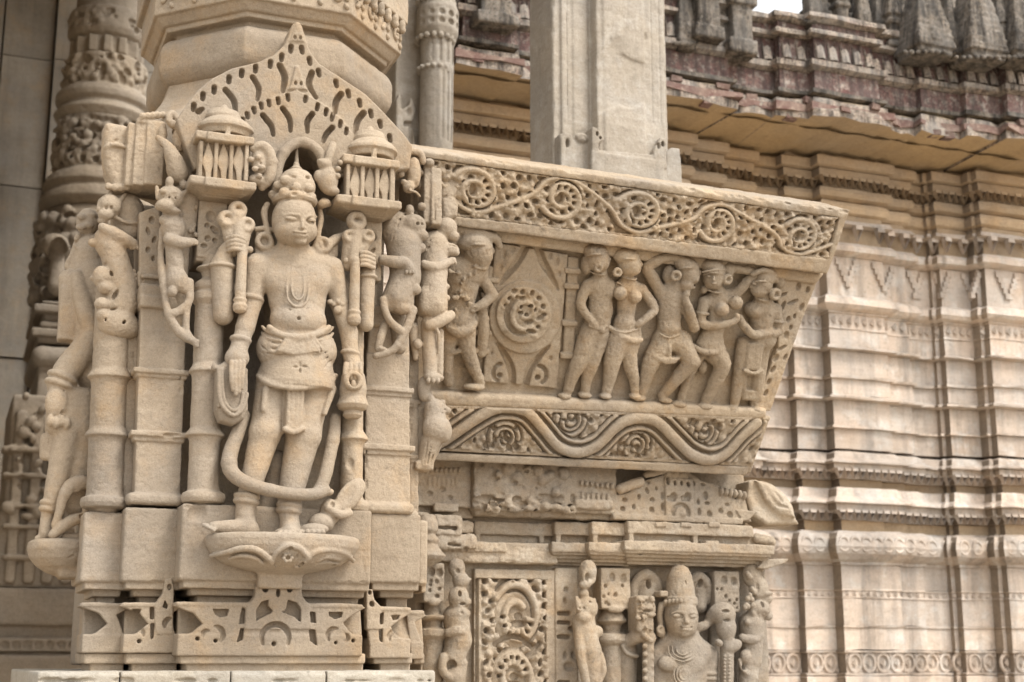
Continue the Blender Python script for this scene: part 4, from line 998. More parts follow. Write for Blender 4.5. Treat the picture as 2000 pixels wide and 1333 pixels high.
def lionA(s):
    s.tube([(309, 270, -22), (327, 288, -10), (340, 314, -6), (348, 340, -10)], [6, 12, 18, 20], k=6); s.ell((318, 296, -14), (10, 18, 8), rot=-30, k=3, op='s')
    s.ell((332, 386, 0), (26, 24, 24), k=5); s.ell((322, 402, 14), (18, 13, 14), k=5); s.ell((310, 404, 14), (7, 7, 7), k=3); s.ell((334, 412, 4), (20, 8, 14), k=4)
    for (x, y) in ((318, 374), (338, 376)): s.ell((x, y, 20), (8, 6, 6), k=2)
    for (x, y) in ((312, 384), (319, 384), (331, 385), (343, 386)): s.ell((x, y, 24), (2.4, 2.6, 9), k=0.6, op='s')
    s.tube([(306, 366, 4), (308, 388, 8)], 4, k=3); s.tube([(372, 366, 0), (358, 378, 6), (346, 384, 10)], [3, 5, 5], k=3); s.ell((331, 356, 10), (8, 12, 8), k=4); s.ell((360, 362, -4), (10, 9, 9), k=4)
    s.cap((360, 390, -36), (358, 460, -44), 30, 26, k=6)
    for q in range(26):
        rq = random.Random(q); s.ell((rq.uniform(340, 384), rq.uniform(396, 462), -14 - rq.uniform(0, 12)), (4, 6, 5), rot=rq.uniform(0, 180), k=2)
    s.ell((338, 446, -10), (25, 28, 20), k=8); s.ell((318, 430, -2), (8, 10, 8), k=4); s.tube([(322, 420, -4), (330, 440, 0)], [5, 10], k=4)
    s.tube([(330, 468, 2), (350, 474, 6), (368, 474, 4), (381, 472, 0)], [12, 13, 10, 5], k=5)
    s.cap((340, 480, -12), (342, 530, -12), 18, 17, k=6); s.ell((346, 548, -8), (22, 24, 18), k=7); s.ell((336, 570, -2), (10, 12, 10), k=4); s.ell((360, 560, -8), (12, 16, 12), k=5)
    s.tube([(316, 450, -18), (314, 500, -18), (316, 530, -16), (322, 575, -12), (328, 610, -8), (346, 644, -4), (364, 660, -2), (384, 668, -4)], [6, 6, 8, 7, 8, 9, 9, 6], k=4)
    s.tube([(370, 552, -12), (370, 586, -6), (356, 604, -4), (336, 614, -4)], [9, 8, 9, 8], k=4); s.tube([(366, 596, -6), (363, 630, -4), (364, 654, -4)], [7, 7, 7], k=4)
    s.cap((352, 480, -50), (352, 600, -60), 20, 10, k=6)
    s.cap((366, 655, -2), (384, 676, -4), 9, 5, k=3)
    mane(s, 346, 398, 8, 34, 9, -80, 60); paw(s, 380, 474, 4, 6); s.tube([(314, 408, 26), (328, 412, 28), (342, 406, 22)], 1.6, k=1, op='s')
beast('rearing lion with long trunk above it, just left of the large deity', lionA)
def lionB(s):
    W = -100
    s.ell((214, 404, W), (24, 26, 26), k=5); s.ell((206, 420, W + 16), (15, 12, 14), k=5); s.ell((200, 432, W + 10), (10, 7, 10), k=4)
    for (x, y) in ((198, 406), (208, 405), (218, 405)): s.ell((x, y, W + 28), (3.5, 5, 10), k=0.8, op='s')
    for pts in ([(218, 372, W + 4), (206, 396, W + 16)], [(244, 380, W), (226, 402, W + 14)], [(196, 392, W), (194, 410, W + 8)]): s.tube(pts, [4, 6], k=3)
    s.cap((246, 410, W - 34), (250, 450, W - 34), 36, 30, k=6); s.tube([(224, 424, W + 4), (250, 436, W), (280, 436, W - 10)], 4, k=4)
    s.tube([(200, 444, W + 22), (226, 458, W + 22), (246, 470, W + 16), (262, 478, W + 6)], [9, 12, 13, 10], k=4)
    s.ell((213, 472, W), (30, 34, 26), k=8); s.ell((181, 474, W + 2), (9, 9, 9), k=4); s.cap((220, 490, W), (238, 556, W - 4), 26, 30, k=8)
    s.ell((238, 585, W - 4), (33, 48, 28), k=8); s.ell((228, 632, W - 4), (38, 32, 30), k=8); s.ell((250, 640, W - 10), (26, 24, 22), k=8)
    s.ell((198, 540, W + 8), (18, 22, 16), k=5); s.ell((182, 544, W + 4), (7, 6, 7), k=3); s.ell((206, 562, W + 10), (16, 14, 13), k=4); s.ell((200, 594, W + 10), (16, 13, 14), k=3); s.ell((202, 616, W + 8), (15, 14, 13), k=3)
    for (x, y, rx, ry, ro) in ((207, 512, 5, 6, 0), (219, 532, 3.5, 7, 25), (226, 574, 5, 14, -25), (222, 601, 10, 4, 10), (208, 622, 2, 5, 0), (243, 628, 3, 5, -30)): s.ell((x, y, W + 30), (rx, ry, 24), rot=ro, k=1.5, op='s')
    mane(s, 224, 420, -84, 46, 9, -70, 40); paw(s, 262, 480, -92, 8); s.tube([(194, 424, -70), (206, 428, -68), (220, 422, -72)], 1.8, k=1, op='s')
    for q in range(10): s.ell((262 + q % 3 * 3, 530 + q * 8, W + 4), (5, 4, 6), k=2)
beast('worn rearing lion with bulging belly, between the profile deity and the flat shaft', lionB, 1.0)
def lionC(s):
    W = -22
    s.ell((808, 442, W), (27, 26, 24), k=5); s.ell((822, 460, W + 8), (17, 13, 15), k=5); s.ell((824, 484, W + 4), (9, 10, 9), k=3); s.ell((806, 472, W + 4), (18, 10, 14), k=4)
    s.ell((800, 412, W), (10, 14, 10), k=4); s.ell((824, 404, W), (10, 9, 10), k=4); s.ell((784, 426, W), (9, 7, 8), k=3); s.ell((817, 430, W + 18), (8, 6, 6), k=2)
    for (x, y, rx, ry) in ((816, 437, 4, 4), (826, 437, 4, 4), (801, 458, 3, 4), (820, 408, 3, 3), (824, 416, 3, 3)): s.ell((x, y, W + 24), (rx, ry, 9), k=0.8, op='s')
    s.tube([(790, 470, W + 14), (806, 468, W + 18), (826, 472, W + 18)], 2, k=1, op='s')
    s.ell((776, 450, W - 18), (36, 42, 28), k=8)
    for q in range(4): s.ring((790, 448, W - 4), (0.6, -0.1, 0.9), 24 + q * 7, 2, k=1.5, op='s')
    s.cap((788, 480, W - 8), (792, 545, W - 8), 38, 31, k=8); s.tube([(748, 508, W + 16), (770, 512, W + 24), (790, 514, W + 26), (800, 526, W + 24)], [11, 13, 12, 9], k=4)
    s.cap((792, 540, W - 6), (776, 584, W - 4), 32, 32, k=8); s.ell((812, 566, W + 12), (12, 12, 11), k=4); s.ell((786, 602, W + 10), (19, 15, 15), k=4); s.ell((760, 590, W), (16, 22, 14), k=6); s.ell((798, 590, W + 4), (12, 22, 12), k=5)
    s.tube([(748, 586, W + 6), (752, 606, W + 12), (762, 628, W + 16), (784, 648, W + 16)], [8, 8, 8, 9], k=3); s.tube([(806, 606, W + 8), (798, 632, W + 12), (788, 654, W + 14), (768, 684, W + 10), (734, 696, W + 4)], [10, 9, 9, 8, 7], k=3)
    s.tube([(752, 634, W), (742, 664, W + 4), (738, 682, W + 4)], [9, 9, 7], k=3); s.ell((746, 682, W + 8), (10, 6, 8), k=3); s.cap((780, 600, W - 40), (780, 680, W - 44), 26, 14, k=6)
    paw(s, 800, 528, W + 26, 8); mane(s, 786, 446, W + 14, 44, 10, 60, 230)
beast('rearing lion with concentric mane just right of the large deity', lionC)
def lionD(s):
    W = -74
    s.ell((872, 446, W), (24, 24, 22), k=5); s.ell((886, 462, W + 6), (13, 12, 13), k=4); s.ell((878, 488, W + 4), (22, 15, 16), k=5); s.ell((890, 494, W + 8), (9, 8, 9), k=3)
    for (x, y) in ((875, 488), (884, 468)): s.ell((x, y, W + 22), (4, 4, 9), k=1, op='s')
    s.tube([(868, 478, W + 14), (882, 480, W + 18), (896, 484, W + 12)], 2, k=1, op='s')
    s.cap((848, 480, W - 8), (846, 530, W - 8), 32, 32, k=6); s.tube([(828, 516, W + 24), (850, 522, W + 26), (872, 514, W + 18), (886, 508, W + 12)], [9, 11, 10, 6], k=3)
    s.cap((846, 536, W), (844, 596, W), 30, 34, k=6); s.bx(822, 560, 874, 612, W + 28, W - 24, r=14, k=6)
    for (x, y, r) in ((872, 560, 7), (874, 582, 6), (868, 602, 7)): s.ell((x, y, W + 14), r, k=3)
    s.tube([(880, 616, W + 12), (860, 628, W + 20), (838, 636, W + 20)], [11, 13, 11], k=4); s.cap((838, 634, W), (840, 730, W), 18, 15, k=5); s.cap((858, 650, W - 8), (858, 730, W - 8), 10, 9, k=4)
    s.tube([(842, 634, W + 22), (856, 650, W + 22), (856, 690, W + 12)], [4, 4, 3], k=3); s.ell((848, 738, W + 6), (22, 10, 16), k=5)
    s.cap((806, 640, W - 10), (812, 700, W - 10), 12, 6, k=5); s.ell((816, 672, W + 4), (10, 12, 9), k=4)
    paw(s, 846, 738, W + 12, 11); paw(s, 884, 510, W + 16, 7); mane(s, 858, 462, W + 18, 34, 8, 90, 250)
beast('rearing lion with smooth barrel body beside the bearded relief figure', lionD)
# beast head and globe under it
s = Sc(FP, 1.8); W = -84
s.ell((852, 796, W), (22, 18, 18), k=5); s.cap((848, 800, W), (850, 830, W + 2), 22, 26, k=6); s.ell((842, 780, W + 6), (8, 12, 8), rot=25, k=3); s.ell((864, 786, W + 10), (7, 6, 6), k=2); s.tube([(856, 806, W + 18), (870, 808, W + 20), (882, 804, W + 12)], 1.8, k=1, op='s'); [s.tube([(834 + q * 9, 818, W + 22), (832 + q * 10, 838, W + 36 - abs(q - 2) * 3), (836 + q * 8, 860, W + 26)], 1.6, k=1.2, op='s') for q in range(5)]; s.ell((870, 802, W + 6), (13, 9, 10), k=4); s.ell((852, 838, W + 8), (30, 30, 26), k=5); s.ell((868, 842, W + 14), (16, 26, 18), k=4); s.tube([(862, 816, W + 34), (870, 838, W + 36), (862, 862, W + 28)], 2, k=1.5, op='s')
s.cap((842, 866, W - 6), (830, 906, W - 14), 24, 17, k=6); [s.tube([(826 + q * 9, 864, W + 14 - abs(q - 2) * 2), (822 + q * 6, 906, W + 2)], 1.8, k=1.2, op='s') for q in range(5)]; s.bx(812, 900, 848, 918, W - 2, W - 60, r=5, k=4); s.bx(800, 760, 846, 900, W - 20, W - 90, r=6, k=6); s.ell((870, 800, W + 18), (3, 3, 6), k=0.8, op='s'); s.ell((828, 760, W), (14, 28, 14), k=6)
tag(put('beast_head', s.mesh(0.7, 0.07), M_STATUE), 'small beast head over a rounded globe at the joint of pillar and parapet', 'statue')
# ================================================================== leaning parapet (seat back) to the right of the pillar
LEAN = math.radians(25); YPB = 0.42
_b = vframe(YPB, 1100, 890)
_z = _b.w(840, 886)[2]
FR = Frame((0, YPB, _z), (1, 0, 0), (0, -math.sin(LEAN), math.cos(LEAN)), (0, -math.cos(LEAN), -math.sin(LEAN)), _b.S * 0.985)
parapet = thing('carved_parapet', FR.w(1150, 912, 0), 'leaning stone parapet carved with scrolls, dancers and a wavy vine, right of the pillar', 'parapet')
def ppart(name, s, mat=M_PARAPET, parent=None, rough=1.0, rfreq=0.06):
    return put(name, s.mesh(rough, rfreq), mat, parent if parent is not None else parapet)
def ruv(r, px, py):
    p = r.fr.at(px, py, r.w)[:2]; c = [q[:2] for q in r.c]; a, b = 0.5, 0.5
    for _ in range(12):
        f = (1 - a) * (1 - b) * c[0] + a * (1 - b) * c[1] + a * b * c[2] + (1 - a) * b * c[3] - p
        da = (1 - b) * (c[1] - c[0]) + b * (c[2] - c[3]); db = (1 - a) * (c[3] - c[0]) + a * (c[2] - c[1])
        d = np.linalg.solve(np.array([da, db]).T, -f); a += d[0]; b += d[1]
    return a * r.L, b * r.H
def poisson(L, H, dmin, n, seed, ok=lambda x, y: True):
    rn = random.Random(seed); out = []
    for _ in range(n):
        x, y = rn.uniform(0, L), rn.uniform(0, H)
        if ok(x, y) and all((x - a) ** 2 + (y - b) ** 2 > dmin * dmin for a, b in out): out.append((x, y))
    return out
def domes(r, pts, rad, hgt, seed=1):
    rn = random.Random(seed)
    for (x, y) in pts:
        rr = rad * rn.uniform(0.75, 1.3); d = r.edot(x, y, rr, rr * rn.uniform(0.7, 1.0), rn.uniform(0, 180)); m0 = min(rr, rr * 0.7)
        q = np.clip(1 - (np.hypot(r.x - x, r.y - y) / rr) ** 2, 0, None) * hgt; r.h = r.h + q
    return r
def drill(r, x, y, rx, ry, rot, dep, soft=1.4):
    d = r.edot(x, y, rx, ry, rot); r.groove(d, min(rx, ry), dep, soft)
def tube_over(r, pts, rad, hgt, groove=0.0, gw=3.0):
    d = r.line(pts)
    if groove: r.groove(np.abs(d - rad - gw * .6), gw, groove, 1.5)
    m = d < rad; r.h = np.where(m, np.maximum(r.h, hgt * np.sqrt(np.clip(1 - (d / rad) ** 2, 0, 1)) - 2), r.h)

def smooth_line(p, n=8):
    p = np.array(p); out = []
    for i in range(len(p) - 1):
        p0, p1, p2, p3 = p[max(i - 1, 0)], p[i], p[i + 1], p[min(i + 2, len(p) - 1)]
        for t in np.linspace(0, 1, n, endpoint=False):
            out.append(0.5 * ((2 * p1) + (-p0 + p2) * t + (2 * p0 - 5 * p1 + 4 * p2 - p3) * t * t + (-p0 + 3 * p1 - 3 * p2 + p3) * t ** 3))
    return out + [p[-1]]
# --- top beam with rinceau frieze
s = Sc(FR, 2.6)
s.ext([(812, 291), (1661, 411), (1617, 537), (812, 432)], -70, 50, r=4)
s.ext([(812, 306), (1640, 426), (1618, 506), (812, 414)], 16, 70, r=1, op='s', wp=50)
rn = random.Random(5)
for q in range(40):
    t = rn.random(); s.ell((830 + 830 * t, 293 + 120 * t + rn.uniform(-2, 2), 50), (rn.uniform(5, 16), rn.uniform(2, 4.5), rn.uniform(3, 9)), rot=-8, k=2, op='s')
for q in range(16):
    t = rn.random(); s.ell((850 + 760 * t, 440 + 96 * t, 50), (rn.uniform(4, 10), rn.uniform(1.5, 3), rn.uniform(2, 6)), rot=-7, k=2, op='s')
s.bx(1300, 560, 1310, 570, -60, -62)
ppart('top_beam', s, rough=1.3)
r = Relief(FR, [(818, 308), (1640, 426), (1617, 507), (818, 414)], 46, step=1.5, thick=14)
r.h[:] = -5
CENT = [(928, 372), (1098, 388), (1248, 415), (1402, 437), (1562, 462)]
cuv = [ruv(r, *c) for c in CENT]
R0 = r.H * 0.44
domes(r, poisson(r.L, r.H, 11, 2600, 11), 9, 8)
holes = poisson(r.L, r.H, 17, 2600, 12, lambda x, y: all(abs(math.hypot(x - a, y - b) - R0) > 9 and math.hypot(x - a, y - b) > R0 * 0.3 for a, b in cuv) and 5 < y < r.H - 6)
rn = random.Random(9)
for (x, y) in holes: drill(r, x, y, rn.uniform(4, 6.5), rn.uniform(3.4, 5), rn.choice([0, 90, 45, -30, 60]), 24)
stem = []
for i in range(-1, len(cuv) + 1):
    if 0 <= i < len(cuv): a, b = cuv[i]
    else: a, b = cuv[0][0] - 170 if i < 0 else cuv[-1][0] + 165, cuv[0][1]
    sg = 1 if i % 2 == 0 else -1
    stem += [(a - 60, b), (a - 34, b + sg * r.H * .30), (a + 4, b + sg * r.H * .42), (a + 44, b + sg * r.H * .28)]
for i, (a, b) in enumerate(cuv):
    rq = random.Random(i + 300); sg = 1 if i % 2 == 0 else -1; ex = rq.uniform(1.0, 1.18); ph = rq.uniform(-.3, .3)
    spi = lambda R, t: (a + R * ex * math.cos(t), b + sg * R * math.sin(t))
    r.groove(r.line([spi((R0 - 10) * (1 - .03 * t), t) for t in np.linspace(-1.0 + ph, 1.5 + ph, 24)]), 5.2, 24, 1.5)
    r.groove(r.line([spi(R0 + 6, t) for t in np.linspace(1.8, 2.9, 14)]), 4.4, 22, 1.5); r.groove(r.line([spi(R0 + 2, t) for t in np.linspace(-2.5, -1.5, 12)]), 4.2, 20, 1.5)
    tube_over(r, [spi((R0 - 1) * (1 - .085 * (t + 2.6)), t) for t in np.linspace(-2.6, 3.6, 46)], 6.0, 7)
    r.groove(r.line([spi(R0 * .50 * (1 - .05 * t), t + 1) for t in np.linspace(-1.8, 1.0, 16)]), 3.4, 18, 1.5)
    tube_over(r, [spi(R0 * .36 * (1 - .08 * t), t) for t in np.linspace(-2.8, 2.6, 26)], 4.6, 6)
    drill(r, a - 4, b, R0 * .16, R0 * .24, 10, 24, 2)
    for t in np.linspace(-1.1, 1.7, 6):
        p0, p1 = spi(R0 * .44, t), spi(R0 * .66, t); tube_over(r, [p0, p1], rq.uniform(4, 5.5), 5); drill(r, *spi(R0 * .56, t + .22), 2.6, 2.6, 0, 14)
tube_over(r, smooth_line(stem, 6), 5.0, 6)
edge = np.minimum(r.y, r.H - r.y); r.h = np.where(edge < 4, np.maximum(r.h, -2), r.h)
put('scroll_frieze', r.mesh(1.6, 0.09), M_PARAPET, parapet)

# --- field behind the figures, soffit, foot ledge
s = Sc(FR, 3)
s.ext([(812, 420), (1608, 520), (1560, 600), (1498, 806), (812, 770)], -70, 0, r=3)
s.ext([(812, 428), (1612, 534), (1596, 556), (812, 452)], -60, 26, r=6)
s.ext([(812, 764), (1500, 800), (1498, 822), (812, 792)], -60, 30, r=9)
ppart('field', s, rough=1.2)
# --- wavy vine band
s = Sc(FR, 2.6)
s.ext([(812, 786), (1506, 815), (1466, 926), (812, 890)], -70, 6, r=3)
s.ext([(812, 786), (1506, 815), (1503, 824), (812, 796)], -60, 28, r=3)
s.ext([(812, 884), (1464, 912), (1458, 930), (812, 898)], -60, 32, r=3)
ppart('vine_beam', s, rough=1.2)
r = Relief(FR, [(830, 792), (1500, 818), (1468, 912), (830, 880)], 32, step=1.5, thick=12)
r.h[:] = -4
mid = [(ruv(r, 840, 876)), (ruv(r, 875, 856)), ruv(r, 925, 822), ruv(r, 965, 800), ruv(r, 998, 797), ruv(r, 1030, 806), ruv(r, 1060, 838), ruv(r, 1090, 872), ruv(r, 1127, 884), ruv(r, 1165, 872), ruv(r, 1200, 838), ruv(r, 1225, 822), ruv(r, 1256, 817), ruv(r, 1285, 826), ruv(r, 1318, 858), ruv(r, 1350, 888), ruv(r, 1386, 899), ruv(r, 1418, 886), ruv(r, 1450, 852), ruv(r, 1478, 828)]
wave = smooth_line(mid, 5)
dw_ = r.line(wave)
domes(r, [p for p in poisson(r.L, r.H, 12, 1800, 21)], 9, 6)
lob = [(985, 856, 1), (1115, 822, -1), (1240, 872, 1), (1375, 846, -1), (905, 852, 1), (1300, 830, -1), (1180, 815, -1), (1335, 905, 1)]
for (px, py, sg) in lob[:4]:
    a, b = ruv(r, px, py)
    for k_, (rr, ph) in enumerate(((27, 0.0), (16, 0.6), (7, 1.4))):
        arc_ = [(a + rr * 1.1 * math.cos(t), b + sg * rr * math.sin(t)) for t in np.linspace(2.9 + ph, 6.3 + ph, 18)]
        r.groove(np.abs(r.line(arc_) - 6), 2.4, 12); tube_over(r, arc_, 5.0, 5)
    for (dx, dy) in ((6, 2), (26, 14), (-24, 16), (14, 20), (-36, 18)): drill(r, a + dx, b + sg * dy, 6.5, 4.6, 40 * sg, 22)
hol = poisson(r.L, r.H, 24, 900, 23)
rn = random.Random(2)
for (x, y) in hol: drill(r, x, y, rn.uniform(4, 6), rn.uniform(3, 4.5), rn.uniform(0, 180), 20)
r.h = np.where(dw_ < 27, np.maximum(r.h, -3.0), r.h)
r.groove(np.abs(dw_ - 13), 3.2, 24, 1.5)
r.h = np.where(dw_ < 10, 8 * np.sqrt(np.clip(1 - (dw_ / 10.5) ** 2, 0, 1)), r.h)
r.h = np.where((dw_ > 16) & (dw_ < 24), np.maximum(r.h, 5 * np.sqrt(np.clip(1 - ((dw_ - 20) / 4) ** 2, 0, 1)) - 1), r.h); r.groove(np.abs(dw_ - 25), 1.6, 12, 1.2)
edge = np.minimum(r.y, r.H - r.y); r.h = np.where((edge < 5) & (dw_ > 14), -2, r.h)
put('vine_frieze', r.mesh(1.2, 0.09), M_PARAPET, parapet)

# --- medallion panel
s = Sc(FR, 1.7)
s.ext([(968, 474), (1110, 498), (1088, 760), (944, 746)], -20, 14, r=3)
def disc(cx, cy, R, w0, w1, n=40): s.ext([(cx + R * math.cos(t), cy + R * 1.03 * math.sin(t)) for t in np.linspace(0, 2 * math.pi, n, endpoint=False)], w0, w1, r=3, k=2)
disc(1026, 620, 70, 0, 20); disc(1024, 616, 54, 0, 29)
for pts in ([(972, 672), (990, 700), (1000, 726), (1001, 750)], [(1074, 676), (1052, 700), (1034, 726), (1028, 752)], [(1028, 482), (1012, 512), (990, 540), (978, 556)], [(1052, 486), (1062, 514), (1078, 540), (1090, 566)]):
    s.tube([(x, y, 15) for x, y in pts], [3, 7, 8, 7] if pts[0][1] > 600 else [8, 8, 6, 3], k=1, op='s', sw=2.2)
for (cx, cy) in ((980, 730), (1054, 734)):
    s.tube([(cx + 15 * math.cos(t), cy + 17 * math.sin(t), 18) for t in (np.linspace(2.0, 4.6, 9) if cx < 1000 else np.linspace(-1.5, 1.1, 9))], 4.6, k=1, op='s', sw=3)
    s.ell((cx - 4, cy + 4, 14), (6, 6, 12), k=1, op='s')
for (cx, cy, rx, ry) in ((962, 692, 3, 6), (1077, 702, 4, 6), (986, 498, 5, 12), (1003, 488, 7, 8), (980, 526, 4, 7), (1077, 500, 5, 9), (1091, 512, 4, 12), (1094, 536, 4, 7)): s.ell((cx, cy, 18), (rx, ry, 9), k=1, op='s')
rm = random.Random(44)
for (dx, dy) in poisson(96, 96, 12, 500, 45):
    x, y = 976 + dx, 568 + dy
    if math.hypot(x - 1024, y - 616) < 46: s.ell((x, y, 27), (rm.uniform(6, 9), rm.uniform(5, 8), rm.uniform(4, 7)), rot=rm.uniform(0, 180), k=2)
s.tube([(1024 + 33 * math.cos(t), 618 + 36 * math.sin(t), 31) for t in np.linspace(1.3, 4.6, 11)], [2, 4, 5, 6, 6, 6, 6, 6, 5, 4, 3], k=1, op='s', sw=2.2)
s.tube([(1024 + 24 * math.cos(t), 618 + 26 * math.sin(t), 30) for t in np.linspace(1.0, 4.4, 11)], 5, k=2)
s.tube([(1026 + 15 * math.cos(t), 606 + 15 * math.sin(t), 31) for t in np.linspace(-2.6, 2.0, 11)], 5, k=2)
for (x, y, rx, ry, ro) in [(1006, 570, 7, 5, 20), (1022, 572, 5, 6, 0), (1040, 574, 5, 7, -20), (1054, 584, 6, 5, -40), (1062, 600, 6, 5, -60), (1064, 616, 6, 4, 0), (1010, 582, 5, 4, 0), (1022, 584, 6, 4, 30), (1036, 598, 5, 4, 0), (1046, 606, 4, 5, 0), (1018, 612, 5, 4, 0), (1028, 616, 5, 3, 20), (1034, 630, 10, 5, 10), (1056, 622, 9, 5, 30), (1038, 648, 12, 5, -10), (1018, 600, 4, 4, 0), (996, 584, 5, 4, 40), (1052, 640, 5, 4, 0), (988, 598, 4, 4, 0)]:
    s.ell((x, y, 32), (rx, ry, 13), rot=ro, k=1, op='s')
ppart('medallion_panel', s, rough=0.9)
# slim colonnette beside it and another behind the left figure
for (x0, x1, tp, bt) in ((1110, 1100, 502, 700), (955, 930, 520, 690)):
    s = Sc(FR, 2)
    s.ext([(x0, tp), (x0 + 22, tp + 2), (x1 + 22, bt), (x1, bt)], -20, 12, r=4)
    for y in (tp + 28, tp + 58, tp + 130, bt - 4):
        t = (y - tp) / (bt - tp); xx = x0 + t * (x1 - x0); s.ext([(xx - 5, y - 6), (xx + 26, y - 4), (xx + 26, y + 7), (xx - 5, y + 5)], -20, 18, r=3)
    ppart('slim_colonnette', s)
# carved end strip
s = Sc(FR, 1.8)
s.ext([(1520, 540), (1596, 552), (1570, 620), (1545, 690), (1506, 804), (1470, 804), (1520, 680)], -30, 16, r=3)
for (x, y, rx, ry, ro) in [(1560, 560, 6, 9, 0), (1578, 566, 5, 7, 0), (1530, 576, 10, 4, 30), (1548, 590, 14, 4, 25), (1528, 600, 5, 14, -20), (1552, 618, 4, 6, 0), (1540, 624, 5, 7, 0), (1566, 600, 5, 9, -20), (1536, 655, 6, 8, 0), (1524, 650, 5, 8, 0), (1528, 680, 4, 12, -60), (1516, 700, 5, 9, -20), (1510, 722, 5, 9, -20), (1502, 746, 5, 8, -20), (1534, 698, 4, 8, -20), (1526, 636, 4, 5, 0), (1496, 768, 5, 8, -20), (1545, 640, 4, 6, 0), (1516, 668, 4, 6, 0)]:
    s.ell((x, y, 16), (rx, ry, 10), rot=ro, k=1, op='s')
ppart('end_strip', s)

# ------------------------------------------------------------------ relief figures on the parapet
GD = 'relief figures carved on the parapet'
def fig(label, build, vox=1.5):
    s = Sc(FR, vox); build(s); s.cut_w(-4)
    return tag(put('relief_figure', s.mesh(1.15, 0.09), M_PARAPET), label, 'statue', GD)
def head(s, x, y, r, look=0, bun=None, ear=None, w=24):
    s.ell((x, y, w), (r, r * 1.15, r * 0.95), k=3); s.ell((x + look * r * 0.35, y + r * 0.5, w + 4), (r * 0.68, r * 0.62, r * 0.72), k=5)
    s.ell((x - look * r * .2, y - r * 0.55, w), (r * 1.02, r * 0.62, r * 0.98), k=2)          # hair cap
    if look:
        s.ell((x + look * r * 0.98, y + r * 0.12, w + 2), (r * 0.2, r * 0.26, r * 0.22), rot=look * 30, k=3); s.ell((x + look * r * 0.82, y + r * 0.52, w + 2), (r * 0.22, r * 0.12, r * 0.3), k=2)
        s.ell((x + look * r * 0.68, y - r * 0.06, w + r * 0.62), (r * 0.22, r * 0.1, r * 0.2), k=1.5); s.tube([(x + look * r * .45, y - r * .26, w + r * .8), (x + look * r * .92, y - r * .2, w + r * .35)], 1.2, k=1.5)
    else:
        s.cap((x, y, w + r), (x, y + r * 0.3, w + r * 1.05), 2, 3.2, k=2); s.ell((x, y + r * 0.62, w + r * 0.92), (r * 0.26, r * 0.09, 2.5), k=1)
        for q in (-1, 1): s.ell((x + q * r * 0.42, y, w + r * 0.84), (r * 0.2, r * 0.09, 3), k=1)
    for q in range(-3, 4): s.tube([(x + q * r * .26 - look * r * .1, y - r * 1.05, w + r * (.55 - abs(q) * .08)), (x + q * r * .30, y - r * .32, w + r * (.98 - abs(q) * .16))], r * .045, k=.8, op='s')
    s.tube([(x - r * .92, y - r * .16, w + r * .3), (x - r * .2, y - r * .3, w + r * .98), (x + r * .5, y - r * .28, w + r * .84), (x + r * .95, y - r * .14, w + r * .2)], r * .09, k=1.5)
    s.ring((x, y + r * 1.2, w - 2), (0, 1, .2), r * .66, 2, k=1.5)
    if bun: s.ell((bun[0], bun[1], w - 6), (bun[2], bun[3], 12), rot=bun[4] if len(bun) > 4 else 0, k=3)
    if ear:
        s.ring((ear[0], ear[1], w + r * 0.75), (-look * 0.25, 0, 1), ear[2] * 0.68, ear[2] * 0.36, k=1.5, squash=1.3); s.ell((ear[0], ear[1], w + r * 0.5), (ear[2] * .9, ear[2] * .9, 5), k=2)
def limb(s, pts, rs, k=4): s.tube(pts, rs, k=k)
def f1(s):
    head(s, 1166, 504, 23, 1, (1144, 518, 9, 19, 12), (1169, 523, 9)); s.cap((1172, 530, 20), (1172, 548, 18), 13, 14)
    s.cap((1152, 558, 16), (1188, 560, 18), 14, 14, k=6); s.cap((1172, 562, 16), (1172, 606, 16), 26, 22, k=8, sw=.8); s.ell((1186, 572, 26), (13, 11, 10), k=6); s.cap((1172, 606, 16), (1164, 645, 16), 24, 27, k=8, sw=.85)
    limb(s, [(1146, 560, 18), (1134, 592, 22), (1146, 616, 28), (1160, 634, 32)], [11, 9.5, 8, 7]); s.ell((1163, 638, 32), (7, 9, 6), k=3)
    limb(s, [(1152, 650, 16), (1134, 700, 20), (1118, 735, 16), (1107, 770, 14)], [21, 17, 13, 8]); limb(s, [(1170, 654, 16), (1156, 706, 18), (1146, 738, 16), (1142, 768, 14)], [20, 16, 12, 8])
    for (x, y) in ((1102, 774), (1142, 772)): s.ell((x, y, 20), (14, 6, 12), k=3)
    s.tube([(1160, 552, 28), (1176, 560, 30), (1190, 554, 28)], 2, k=1.5); s.tube([(1150, 636, 34), (1170, 644, 38), (1186, 638, 36)], 2, k=1.5); s.ell((1176, 646, 38), (6, 7, 6), k=3)
fig('nude relief figure with hair bun at the left end of the dancers, hand on hip', f1)
